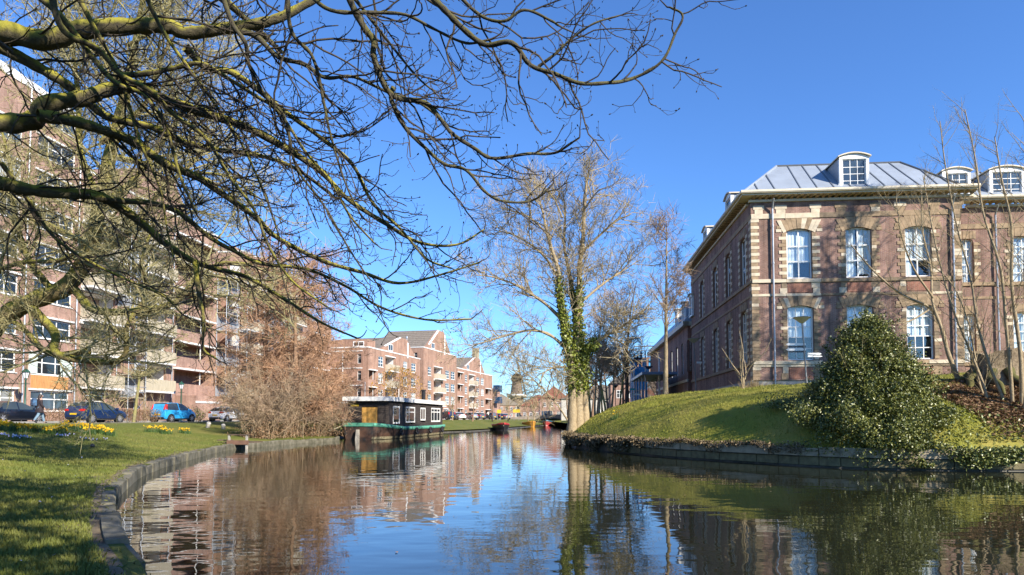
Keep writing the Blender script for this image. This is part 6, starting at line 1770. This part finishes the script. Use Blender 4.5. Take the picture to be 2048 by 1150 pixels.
# sapling on the mound with a tuft of dry grass
D = 33.0; x = XA(1487, D); z = hr1(x, D)
SP = thing("sapling", "small multi-stemmed bare sapling on the sunlit mound", "sapling", (x, D, z))
tw = {}
for i, (dx, h) in enumerate(((-.35, 2.2), (.05, 2.6), (.25, 2.4), (-.6, 1.9), (.5, 1.8))):
    grow(tw, Vector((.02 * i, 0, .45 if i else -.05)), Vector((dx, random.uniform(-.3, .3), 1)).normalized(), h, .032, 1, dict(CS, L=[4, 2.2, .55, .3], n=[5, 7, 2, 0], up=[(0, 0), (-.02, .08), (.05, .1), (0, .05)], rmin=.005))
tubes([([(0, 0, -.1), (.01, 0, .3), (0, 0, .55)], [.07, .055, .05])], "trunk", M_bark_i, SP)
tag(tubes([q for l in tw.values() for q in l], "crown", M_bark_i, SP), None, None, kind="stuff")
def tuft(label, x, y, z, n, h, spread, m, name="dry_tuft", cat="plant"):
    a = RNG.uniform(0, 2 * pi, n); r = np.abs(RNG.normal(0, spread, n)); hh = RNG.uniform(.4, 1, n) * h
    X, Y = np.cos(a) * r, np.sin(a) * r; lx, ly = X * 1.7 + RNG.normal(0, .12 * h, n), Y * 1.7 + RNG.normal(0, .12 * h, n)
    V = np.stack([np.c_[X - .012, Y, np.full(n, -.05)], np.c_[X + .012, Y, np.full(n, -.05)], np.c_[lx, ly, hh]], 1).reshape(-1, 3)
    o = link(name, nmesh(name, V, np.arange(3 * n).reshape(-1, 3)), m); o.location = (x, y, z)
    return tag(o, label, cat)
tuft("tuft of dry brown grass around the foot of the sapling", x + .45, D - .1, z, 160, .6, .3, M_drygrass)

# ------------------------------------------------------------------ holly, stems and stump on the right bank
hx, hy = XA(1738, 23.6), 23.6
hz = hr1(hx, hy) - .1
HB = thing("holly_bush", "broad conical dark green holly bush spilling over the right bank edge", "bush", (hx, hy, hz))
Cp = []
Hh = W(1738, 634, 23.6).z - hz
lob = [(random.uniform(0, 2 * pi), random.random() ** 1.1 * .98, 0) for _ in range(130)]
def hrad(t): return 2.38 * (1 - t) ** .97 + .05
lob = [(random.uniform(0, 2 * pi), random.uniform(-.5, .97), random.uniform(.75, 1.12), random.uniform(.10, .30)) for _ in range(230)]
while len(Cp) < 120000:
    if random.random() < .86:
        a, t, k_, sg = random.choice(lob)
        c_ = Vector((cos(a), sin(a) * .9, 0)) * (hrad(min(1, max(0, t)) if t > 0 else 0) * k_ * random.uniform(.55, 1.0) ** .5)
        q = c_ + Vector((random.gauss(0, sg), random.gauss(0, sg), t * Hh - .18 * random.random() + random.gauss(0, sg * .6)))
    else:
        a = random.uniform(0, 2 * pi); t = random.uniform(-.3, 1); rr_ = hrad(min(1, max(0, t))) * sqrt(random.random()) * .9
        q = Vector((cos(a) * rr_, sin(a) * rr_, t * Hh))
    if q.z < 0: q.y -= .75 * -q.z; q.x -= .05 * -q.z
    Cp.append(tuple(q))
for _ in range(70):         # stray shoots
    a = random.uniform(0, 2 * pi); t = random.uniform(.0, 1.0); r0_ = hrad(t) * .85; d_ = Vector((cos(a) * .8, sin(a) * .8, random.uniform(.2, 1.1))).normalized()
    p_ = Vector((cos(a) * r0_, sin(a) * r0_ * .9, t * Hh)); l_ = random.uniform(.25, .75)
    for _k in range(int(130 * l_)):
        q = p_ + d_ * (l_ * random.random()) + jit(.035); Cp.append(tuple(q))
for _ in range(26000):      # low branches spreading down to the edging
    p_ = 1650 + 215 * random.random() ** .85; y_ = 20.35 + 2.7 * random.random(); x_ = XA(p_, y_)
    top_ = .75 + .35 * sin(p_ * .06) + .3 * sin(p_ * .021 + y_ * 2)
    Cp.append((x_ - hx, y_ - hy, (float(.62 + .62 * max(0, y_ - 20.75)) if y_ > 20.75 else .12) + random.random() * top_ - hz))
Cp = np.array(Cp); gx, gy = Cp[:, 0] + hx, Cp[:, 1] + hy
ey = np.interp(gx, [6.3, 8.6, 10.8, 13.2, 15.4, 30], [28, 24.2, 21.6, 20.7, 20.6, 20.4])
gz = np.where(gy > ey, hr(gx, gy), .06)
Cp = Cp[(Cp[:, 2] + hz > gz - .03) & (gy > ey - .55)]
leaves_mesh("foliage", Cp, .078, M_holly, HB, up=.5, aspect=.6)
tag(HB.children[0], None, None, kind="stuff")
tw = {}
for i in range(46):
    a = random.uniform(0, 2 * pi); t = random.random()
    grow(tw, Vector((0, 0, .1 + t * Hh * .8)), Vector((cos(a), sin(a), .5)).normalized(), hrad(t) * 1.05, .03, 1, dict(CS, L=[4, 2, .6, .3], n=[5, 6, 2, 0]))
tubes([q for l in tw.values() for q in l], "branches", M_bark_g, HB); HB.children[-1]["kind"] = "stuff"
tubes([([(0, 0, -.2), (.03, 0, 2), (0, 0, Hh * .9)], [.11, .08, .02])], "trunk", M_bark_g, HB)
# low dark shrub in the holly's shade
x, D = XA(1568, 25.6), 25.6; z = hr1(x, D)
Cp = np.array([(random.gauss(0, .38), random.gauss(0, .3), abs(random.gauss(.0, .22))) for _ in range(1500)])
LS = thing("low_shrub", "low dark evergreen mound in the shade left of the holly", "shrub", (x, D, z))
leaves_mesh("foliage", Cp, .08, M_holly, LS); LS.children[0]["kind"] = "stuff"
tubes([([(0, 0, -.1), (.05, 0, .15), (.1, 0, .3)], [.03, .02, .01])], "stem", M_dark, LS)
# multi-stemmed trees to the right
def traced_tree(name, label, loc, stems_, mb_, mt_, C, spacing, bias=None, t0=.35):
    t = thing(name, label, "tree", loc)
    tw = {}
    for px, r0, r1, D0, D1 in stems_:
        path = trace(px, D0, D1, r0 * .6, r1 * .5, 5, .05)
        tubes(rel([paths(path)], loc), "stem", mb_, t, sides=8)
        sprout(tw, path, spacing, C, 1, t0, 1, lambda t: 1.1 - .4 * t, bias, 38)
    tag(tubes(rel([q for l in tw.values() for q in l], loc), "twigs", mt_, t), None, None, kind="stuff")
    return t
CR = dict(seg=[8, 7, 5, 3], wob=[.08, .08, .1, .1], up=[(0, .03), (.03, .05), (.02, .04), (.0, .04)], n=[5, 5, 3, 0], ang=[40, 36, 36], L=[4, 1.5, .6, .28], fall=[.3, .4, .4], t0=[.15, .2, .2], r=[.05, .014, .007, .0045], rmin=.0042, tip=.35)
l4 = Vector((XA(1950, 26.0), 26.0, 0)); l4.z = hr1(l4.x, l4.y)
traced_tree("leaning_tree", "bare tree leaning left across the lower windows from beside the stump", l4, [([(1956, 842), (1938, 815), (1915, 768), (1897, 706), (1882, 655), (1862, 620), (1805, 590), (1745, 545), (1700, 490)], 10, 2, 26, 27), ([(1882, 655), (1870, 600), (1862, 540), (1850, 470), (1840, 380)], 5, 1.8, 26.2, 27.5), ([(1862, 620), (1820, 640), (1770, 650)], 3, 1.5, 26.3, 25.8), ([(1870, 600), (1830, 540), (1800, 470), (1790, 400)], 4, 1.5, 26.4, 26)], M_bark_i, M_twig_i, CR, .16)
l5 = Vector((XA(2030, 22.8), 22.8, 0)); l5.z = hr1(l5.x, l5.y)
traced_tree("multi_stemmed_tree", "clump of slender pale stems fanning up at the right bank edge", l5, [([(1990, 882), (1982, 830), (1965, 770), (1940, 700), (1908, 620), (1880, 530), (1860, 440), (1850, 360)], 6, 1.6, 23, 24), ([(2025, 892), (2005, 810), (1985, 735), (1962, 655), (1940, 560), (1912, 450), (1890, 330), (1880, 240)], 6, 1.6, 23, 23), ([(2030, 895), (2022, 770), (2014, 650), (1996, 540), (1972, 420), (1952, 310), (1930, 220)], 7, 1.8, 22.8, 22), ([(2040, 895), (2040, 720), (2030, 570), (2024, 450), (2005, 360), (1990, 270)], 8, 2, 22.6, 23), ([(2046, 890), (2056, 700), (2052, 520), (2060, 380), (2050, 240)], 7, 2, 22.4, 22), ([(2020, 888), (1985, 840), (1960, 770), (1945, 720), (1930, 640), (1900, 560), (1830, 500)], 5, 1.6, 23.2, 24.5)], M_bark_i, M_twig_i, CR, .17, None, .25)
# taller dark tree just outside the frame, its twigs reaching in and its shade on the front wall
CD = dict(CS, L=[4, 3.4, 1.5, .7], n=[5, 9, 6, 0], r=[.07, .055, .024, .014], rmin=.011, up=[(0, .03), (.0, .06), (.0, .03), (0, .02)])
x, D = XA(2200, 28), 28; z = hr1(x, D)
bare_tree("purple_twigged_tree", "dark purplish twigged tree reaching in above the dormers at the right edge", (x, D, z), 17.5, CD, M_dark, M_dark, r=.24, crown0=.22, n1=34, fz_=(6000, .5, .018))
CDh = dict(CD, r=[.1, .12, .055, .03], rmin=.026, L=[4, 4.4, 1.9, .9], n=[5, 8, 4, 0])
x, D = 28.4, 27.5; z = hr1(x, D)
bare_tree("roadside_tree", "bare tree out of frame to the right that shades the brick front", (x, D, z), 18.5, CDh, M_dark, M_dark, r=.42, crown0=.2, n1=46, fz_=(4000, .7, .03))
x, D = 33.5, 26.5; z = hr1(x, D)
bare_tree("roadside_tree", "bare tree further right by the water that shades the wall", (x, D, z), 20, CDh, M_dark, M_dark, r=.42, crown0=.2, n1=46, fz_=(4000, .7, .03))
# stump with roots, leaf litter
sx_, sy_ = XA(2000, 25.2), 25.2; sz_ = hr1(sx_, sy_)
SM = thing("tree_stump", "large weathered tree stump with roots below the multi-stemmed trees", "stump", (sx_, sy_, sz_))
N = 26; rows = []
for z_, r_ in ((-.3, 1.25), (.0, 1.08), (.2, .95), (.5, .88), (.8, .86), (.98, .88)):
    rows.append([((r_ + .08 * sin(5 * a + 1) + .05 * sin(11 * a + z_ * 2)) * cos(a), (r_ * .9 + .07 * sin(7 * a)) * sin(a), z_ + (.10 * sin(3 * a) + .05 * sin(8 * a) if z_ > .7 else 0)) for a in [2 * pi * i / N for i in range(N)]])
mb = MB(); mb.add([p for r in rows for p in r], [(j * N + i, j * N + (i + 1) % N, (j + 1) * N + (i + 1) % N, (j + 1) * N + i) for j in range(len(rows) - 1) for i in range(N)])
mb.add(rows[-1] + [(0, 0, .9)], [(i, (i + 1) % N, N) for i in range(N)])
mb.build("trunk_base", bark("stump_wood", (.10, .07, .04), (.33, .25, .155)), SM)
for a, L in ((2.6, 1.7), (3.3, 1.5), (3.9, 1.9), (4.5, 1.4), (5.2, 1.2)):
    P = [(Vector((cos(a) * .8, sin(a) * .75, .25)), .2), (Vector((cos(a) * 1.2, sin(a) * 1.1, -.02)), .15), (Vector((cos(a + .2) * L, sin(a + .2) * L, -.25)), .1), (Vector((cos(a + .25) * (L + .5), sin(a + .25) * (L + .5), -.65)), .05)]
    tubes([paths(smooth3(P, 4))], "root", M_bark_d, SM, sides=7)
n = 26000; X = RNG.normal(XA(2000, 23.6), 1.5, n); Y = RNG.normal(23.0, 1.1, n); k = (Y > 21.0) & (X > XA(1870, 24)); X, Y = X[k], Y[k]
lt = leaves_mesh("leaf_litter", np.c_[X, Y, hr(X, Y) + RNG.uniform(.0, .05, len(X))], .12, M_dead, None, up=2.0); tag(lt, "brown dead leaves and twigs lying around the stump", "leaf litter", kind="stuff")
# trailing ivy and dry plants along the edging
def edge_plants(name, label, cat, pts, m, size, n, hang, sp, z0):
    Cp = []
    P = np.array(pts); seg = np.r_[0, np.cumsum(np.linalg.norm(np.diff(P, axis=0), axis=1))]
    for _ in range(n):
        s = random.uniform(0, seg[-1]); q = np.array([np.interp(s, seg, P[:, 0]), np.interp(s, seg, P[:, 1])])
        wv = .6 + .4 * sin(s * 2.1) + .2 * sin(s * 5.3); h = random.random()
        Cp.append((q[0] + random.gauss(0, sp), q[1] + random.gauss(0, sp), z0 - hang * wv * h + abs(random.gauss(0, .06))))
    o = leaves_mesh(name, np.array(Cp), size, m); return tag(o, label, cat, kind="stuff")
off = lambda a, b, w: [tuple(p) for p in offset_line(RBr[(RBr[:, 1] >= a) & (RBr[:, 1] <= b) & (RBr[:, 0] < 60)], -w)]
edge_plants("dry_plants", "dry brown plants hanging over the mound's edging near the ivy tree", "plants", off(29, 44, .12), M_drygrass, .13, 17000, .62, .15, .66)
edge_plants("dry_plants", "thin brown plants drooping over the pale coping of the mound", "plants", off(22.5, 29, .08), M_drygrass, .09, 3600, .34, .09, .70)
nr = [(XA(1895, 21.0), 20.5), (XA(1950, 20.6), 20.3), (XA(2050, 20.6), 20.25)]
edge_plants("trailing_ivy", "bright trailing ivy hanging over the bank edging below the stump", "ivy", nr, M_ivy2, .10, 2600, .6, .13, .68)
n = 500; X = RNG.uniform(XA(1880, 21.6), XA(2080, 21.6), n); Y = 20.8 + np.abs(RNG.normal(0, .7, n))
tag(leaves_mesh("ground_ivy", np.c_[X, Y, hr(X, Y) + RNG.uniform(.0, .16, n)], .11, M_ivy2, None, up=1.2), "pale ground ivy covering the bank top at the right edge", "ivy", kind="stuff")

Pq = offset_line(along(LB, 3.2, 46), .24)
M_weed = leafm("kerb_weeds", (.06, .075, .015), (.20, .19, .05), .7, .2)
Cq = []
for _ in range(5200):
    j = random.randrange(len(Pq)); c_ = .5 + .5 * sin(j * .31) * sin(j * .083 + 1)
    if random.random() > c_ ** 1.5: continue
    Cq.append((Pq[j][0] + random.gauss(0, .09), Pq[j][1] + random.gauss(0, .15), .24 + abs(random.gauss(0, .045))))
tag(leaves_mesh("kerb_weeds", np.array(Cq), .07, M_weed, None, up=.2, aspect=.25), "tufts of weeds and moss growing along the left kerb joints", "weeds", kind="stuff")

# ------------------------------------------------------------------ larches and thicket by the houseboat
CL_ = dict(seg=[8, 7, 5, 3], wob=[.1, .09, .12, .14], up=[(0, .0), (-.05, .07), (-.03, .04), (-.02, .03)], n=[5, 15, 6, 0], ang=[78, 48, 45], L=[4, 3.7, 1.2, .55], fall=[.3, .5, .4], t0=[.1, .1, .1], r=[.05, .04, .026, .022], rmin=.021, tip=.3)
for px, D, top, lb in ((527, 49.5, 470, "taller larch with reddish brown twigs standing behind the thicket"), (592, 47.0, 510, "larch with orange-brown twigs and straight trunk beside the houseboat"), (640, 53, 500, "slim larch with pinkish twigs between houseboat and brick block")):
    x = XA(px, D); z = hl1(x, D)
    bare_tree("larch_tree", lb, (x, D, z), W(px, top, D).z - z, CL_, M_bark_l, M_twig_l, r=.24 if px < 630 else .13, crown0=.12, n1=62, wob=.01, fz_=(10000, .6, .03))
CTk = dict(seg=[6, 8, 5, 3], wob=[.08, .15, .2, .2], up=[(0, .02), (.0, .0), (.0, .0), (.0, .0)], n=[5, 10, 3, 0], ang=[25, 45, 48], L=[2.5, 3.2, 1.0, .45], fall=[.3, .3, .3], t0=[.1, .25, .2], r=[.04, .026, .014, .011], rmin=.0105, tip=.4)
THK = ['brown thicket shrub next to the slim concrete bollard', 'pale-stemmed thicket shrub between bollard and first larch', 'tall tangled thicket shrub in front of the taller larch', 'tangled brown shrub between the two larch trunks', 'dense brown shrub in front of the orange-brown larch', 'rounded brown shrub at the kerb left of the houseboat', 'low brown shrub touching the houseboat stern', 'tallest brown shrub behind the thicket at the taller larch', 'brown shrub behind the thicket towards the houseboat']
for i, (px, D, h, w) in enumerate(((512, 41.4, 4.4, .7), (522, 41.6, 4.8, .9), (552, 43.2, 5.0, 1.0), (585, 45.2, 4.6, 1.0), (617, 47.4, 4.4, 1.0), (648, 49.6, 3.8, 1.0), (664, 54.5, 3.2, .8), (540, 47, 5.6, 1.2), (620, 52, 4.8, 1.2))):
    x = XA(px, D); z = hl1(x, D)
    t = thing("thicket_shrub", THK[i], "shrub", (x, D, z), 0, "brown thicket shrubs by the houseboat")
    tw = {}
    for k in range(22):
        a = random.uniform(0, 2 * pi); r_ = random.random() * w
        lean = Vector((cos(a) * .5 * random.random(), sin(a) * .5 * random.random(), 1)).normalized()
        grow(tw, Vector((cos(a) * r_, sin(a) * r_, -.1)), lean, h * random.uniform(.35, 1.12), random.uniform(.014, .034), 1, dict(CTk, L=[2.5, h * .8, 1.0, .45]))
    st_ = tw.pop(1)
    tag(tubes(st_, "stems", M_stemb, t), None, None, kind="stuff")
    tag(tubes([q for l in tw.values() for q in l], "twigs", M_brown if i % 2 else M_stemb, t), None, None, kind="stuff")
    fuzz(tw, 1500, .5, .02, M_brown if i % 2 else M_stemb, t, jt=.8)
    Cp = np.array([(random.gauss(0, w * .7), random.gauss(0, w * .6), abs(random.gauss(0, .5))) for _ in range(700)])
    tag(leaves_mesh("dead_foliage", Cp, .10, M_dead, t), None, None, kind="stuff")
# golden tree behind the houseboat
D = 84; x = XA(800, D); z = 1.2
CG = dict(CS, L=[4, 3.0, 1.3, .6], rmin=.024, up=[(0, .0), (.02, -.02), (-.04, -.05), (-.04, -.04)])
GT = bare_tree("golden_leaved_tree", "small tree with withered golden leaves behind the houseboat roof", (x, D, z), 6.8, CG, M_bark_l, M_brown, r=.12, crown0=.3, n1=26)
Cp = []
for _ in range(4200):
    a = random.uniform(0, 2 * pi); t = random.random(); R = 3.9 * sqrt(random.random()) * (1 - (t - .35) ** 2 * 1.5)
    if sin(3 * a + 6 * t) + random.random() < .2: continue
    Cp.append((cos(a) * R, sin(a) * R, 1.6 + t * 5.0))
tag(leaves_mesh("foliage", np.array(Cp), .2, M_gold, GT), None, None, kind="stuff")
# pollard sapling between the cars
D = 50; x = XA(272, D); z = 1.3
PL = thing("pollard_sapling", "young pollard with leaning yellow-green stem between the two blue cars", "tree", (x, D, z))
path = smooth3([(Vector((-.15, 0, -.1)), .13), (Vector((.0, 0, 1.2)), .105), (Vector((.15, 0, 2.6)), .09), (Vector((.22, 0, 3.4)), .08)], 4)
tubes([paths(path)], "trunk", M_bark_g, PL, sides=9)
tw = {}
for k in range(34):
    a = random.uniform(0, 2 * pi); grow(tw, path[-1][0] + jit(.1), Vector((cos(a), sin(a), random.uniform(.0, .5))).normalized(), random.uniform(.9, 1.9), .024, 1, dict(CS, L=[4, 1.4, .5, .3], rmin=.008, n=[5, 6, 2, 0]))
tag(tubes([q for l in tw.values() for q in l], "crown", M_twig_m, PL), None, None, kind="stuff")
# shrubs and hedge against the apartment fronts
def wall_shrub(label, px, D, h, w, m, leaf=None, n=14, name="wall_shrub"):
    x = XA(px, D)
    t = thing(name, label, "shrub", (x, D, 1.35))
    tw = {}
    for k in range(n):
        a = random.uniform(0, 2 * pi)
        grow(tw, Vector((cos(a) * w * .3, sin(a) * w * .3, -.1)), Vector((cos(a) * .5, sin(a) * .5, 1)).normalized(), h * random.uniform(.6, 1.05), .04, 1, dict(CS, L=[4, h, h * .35, .35], rmin=.010, n=[5, 6, 3, 0], wob=[.1, .16, .2, .2]))
    tag(tubes([q for l in tw.values() for q in l], "stems", m, t), None, None, kind="stuff")
    if leaf:
        Cp = np.array([(random.gauss(0, w * .45), random.gauss(0, w * .45), abs(random.gauss(h * .35, h * .25))) for _ in range(900)])
        tag(leaves_mesh("foliage", Cp, .12, leaf, t), None, None, kind="stuff")
    return t
wall_shrub("bare climbing shrub under the lowest slatted balcony", 172, 54, 3.2, 1.2, M_bark_i)
wall_shrub("tangled pale shrub in front of the doorway behind the dark blue car", 215, 56, 3.4, 1.6, M_stemb)
wall_shrub("gnarled bare shrub behind the turquoise car", 300, 60, 3.2, 1.4, M_bark_i)
wall_shrub("green leafy bush by the garage wall", 392, 62, 1.5, 1.3, M_brown, M_ivy, 8, "green_bush")
for i, (px, D, L) in enumerate(((120, 48.5, 3.2), (240, 53, 3.4), (285, 54, 2.6))):
    x = XA(px, D)
    hg = thing("low_hedge", ("low brown hedge below the wide ground-floor window", "low brown hedge between the dark blue hatchback and the pollard", "short brown hedge between pollard and turquoise car")[i], "hedge", (x, D, 1.33), 0, "low brown hedges behind the cars")
    Cp = np.array([(random.uniform(-L / 2, L / 2), random.gauss(0, .25), random.random() ** .7 * .95) for _ in range(1500)])
    tag(leaves_mesh("foliage", Cp, .09, M_dead, hg), None, None, kind="stuff")
    tw = {}
    for k in range(30): grow(tw, Vector((random.uniform(-L / 2, L / 2), random.gauss(0, .15), -.05)), Vector((random.gauss(0, .2), random.gauss(0, .2), 1)).normalized(), .95, .014, 2, dict(CS, L=[4, 1, .9, .3], rmin=.008))
    tag(tubes([q for l in tw.values() for q in l], "stems", M_brown, hg), None, None, kind="stuff")

# ------------------------------------------------------------------ far street trees (copies share meshes)
CF = dict(CS, L=[4, 2.8, 1.2, .6], rmin=.036, r=[.06, .06, .045, .04], n=[5, 7, 5, 0])
far = [bare_tree("street_tree", "", (0, 0, -50), 7.5, CF, M_bark_i, M_twig_i, r=.16, crown0=.3, n1=18), bare_tree("street_tree", "", (0, 0, -50), 8.5, CF, M_bark_l, M_brown, r=.18, crown0=.25, n1=22)]
spots = [(1016, 122, .62, 0), (945, 112, .72, 1), (985, 125, .7, 1), (1056, 150, .62, 1), (905, 108, .6, 0), (1068, 165, .85, 0), (1085, 190, .9, 1), (1003, 190, .6, 1), (1120, 180, 1.1, 1), (1066, 220, .9, 1), (1100, 205, .8, 0), (1135, 130, .9, 1), (985, 240, 1.0, 1), (1075, 250, 1.2, 0), (1095, 260, 1.3, 1), (1122, 250, 1.4, 1)]
seen = set()
far_labels = ["pale bare street tree on the far grass beside the parked cars", "brownish bare street tree near the bridge"]
for i, (px, D, s, k) in enumerate(spots):
    o = far[k] if k not in seen else copy_tree(far[k]); seen.add(k)
    o.location = (XA(px, D), D, 1.1); o.scale = (s, s, s); o.rotation_euler = (0, 0, i * 1.7)
    tag(o, far_labels[k], "tree", ("pale" if k == 0 else "brown") + " street trees at the far end")
# wood behind the clump on the right of the ivy tree
for i, (px, D, s) in enumerate(((1170, 90, 1.1), (1195, 100, 1.3), (1218, 95, 1.2), (1245, 105, 1.4), (1185, 120, 1.5), (1270, 130, 1.2), (1230, 125, 1.6))):
    o = copy_tree(far[1]); o.location = (XA(px, D), D, 1.2); o.scale = (s, s, s); o.rotation_euler = (0, 0, i * 2.1 + .4)
    tag(o, "bare brown tree in the distance right of the ivy trunk", "tree", "distant trees right of the ivy tree")

# ------------------------------------------------------------------ daffodils and crocuses
M_daff = leafm("daffodil_petals", (.55, .30, .008), (.80, .55, .02), .6, .2); M_dleaf = leafm("daffodil_leaves", (.03, .07, .015), (.08, .14, .03), .5, .4); M_croc = leafm("crocus_petals", (.5, .45, .72), (.8, .78, .86), .5, .3)
def GY(px, py): return ground_hit(px, py).y
def flower_bed(label, px0, px1, D, n, h=.32, depth=.5, cat="flower bed", petals=None, leafn=6, name="daffodil_clump"):
    x0, x1 = XA(px0, D), XA(px1, D); cx = (x0 + x1) / 2; z = hl1(cx, D) if cx < 0 else hr1(cx, D)
    t = thing(name, label, cat, (cx, D, z))
    nc = max(2, int((x1 - x0) / .24)); kx = RNG.uniform(x0, x1, nc) - cx; ky = RNG.normal(0, depth * .45, nc); kh = RNG.uniform(.72, 1.15, nc)
    ci_ = RNG.integers(0, nc, n); X = kx[ci_] + RNG.normal(0, .12, n); Y = ky[ci_] + RNG.normal(0, .12, n); Z = (hl(X + cx, Y + D) if cx < 0 else hr(X + cx, Y + D)) - z
    hh = h * RNG.uniform(.6, 1.1, n) * kh[ci_]
    Pt = np.c_[X, Y, Z + hh]
    # six-petalled star with trumpet
    V, Q = [], []
    a = 2 * pi * np.arange(6) / 6
    for i in range(n):
        th = random.uniform(0, 2 * pi); f = Vector((cos(th), sin(th), .25)).normalized() if random.random() < .5 else Vector((.4 + random.gauss(0, .3), -.85, .2)).normalized()
        u = f.orthogonal().normalized(); v = f.cross(u); c = Vector(Pt[i]); s = .045 * random.uniform(.8, 1.2) if petals is None else .035
        b = len(V); V.append(tuple(c))
        for k in range(12):
            r = s if k % 2 == 0 else s * .5; an = pi * k / 6
            V.append(tuple(c + (u * cos(an) + v * sin(an)) * r + f * (.006 if k % 2 == 0 else 0)))
        Q += [(b, b + 1 + k, b + 1 + (k + 1) % 12) for k in range(12)]
        b2_ = len(V)
        for k in range(6): V.append(tuple(c + (u * cos(pi * k / 3) + v * sin(pi * k / 3)) * s * .4 + f * s * .9))
        Q += [(b, b2_ + k, b2_ + (k + 1) % 6) for k in range(6)]
    o = link("blossoms", nmesh("blossoms", V, Q), petals or M_daff, t); o["kind"] = "stuff"
    m_ = n * leafn
    ci_ = RNG.integers(0, nc, m_); X = kx[ci_] + RNG.normal(0, .13, m_); Y = ky[ci_] + RNG.normal(0, .13, m_); Z = (hl(X + cx, Y + D) if cx < 0 else hr(X + cx, Y + D)) - z; hh = h * RNG.uniform(.5, 1.0, m_); th = RNG.uniform(0, pi, m_)
    V = np.stack([np.c_[X - .014 * np.cos(th), Y - .014 * np.sin(th), Z - .02], np.c_[X + .014 * np.cos(th), Y + .014 * np.sin(th), Z - .02], np.c_[X + RNG.normal(0, .05, m_), Y + RNG.normal(0, .05, m_), Z + hh]], 1).reshape(-1, 3)
    o = link("leaves", nmesh("leaves", V, np.arange(3 * m_).reshape(-1, 3)), M_dleaf, t); o["kind"] = "stuff"
    return t
flower_bed("long bed of yellow daffodils in front of the person and black car", -20, 128, GY(60, 866), 460, .38, 1.2)
flower_bed("bed of yellow daffodils in front of the dark blue hatchback", 136, 232, GY(185, 866), 260, .36, .9)
flower_bed("clump of yellow daffodils in front of the turquoise car", 296, 340, GY(318, 866), 70, .34, .5)
flower_bed("small clump of yellow daffodils right of the larger clump on the lawn", 349, 373, GY(361, 866), 36, .34, .4)
flower_bed("lilac and white crocuses edging the long daffodil bed", -20, 60, GY(20, 876), 60, .13, 1.1, petals=M_croc, leafn=3, name="crocus_patch")
flower_bed("small white flowers in front of the daffodils by the hatchback", 90, 190, GY(140, 876), 34, .12, 1.0, petals=M_croc, leafn=3, name="crocus_patch")
g = G(1230, 872, 1.1)
flower_bed("single small clump of daffodils on the mound near the ivy tree", 1222, 1236, 35.2, 8, .42, .25)
n = 60; Y = RNG.uniform(5, 22, n); ex = np.interp(Y, LB[:, 1], LB[:, 0]); X = ex - .5 - RNG.random(n) * 6
tag(leaves_mesh("daisies", np.c_[X, Y, hl(X, Y) + .06], .05, M_croc, None, up=3), "tiny white daisies dotted over the left lawn", "flowers", kind="stuff")
# bits floating on the canal
n = 70; Y = RNG.uniform(5, 40, n); X = RNG.uniform(-.22, .3, n) * Y; k = (X > np.interp(Y, LB[:, 1], LB[:, 0]) + .5) & ~((X > 3) & (Y > 19)); X, Y = X[k], Y[k]
o = leaves_mesh("floating_leaves", np.c_[X, Y, np.full(len(X), .008)], .07, M_dead, None, up=60); tag(o, "a few withered leaves floating on the canal", "leaves", kind="stuff")
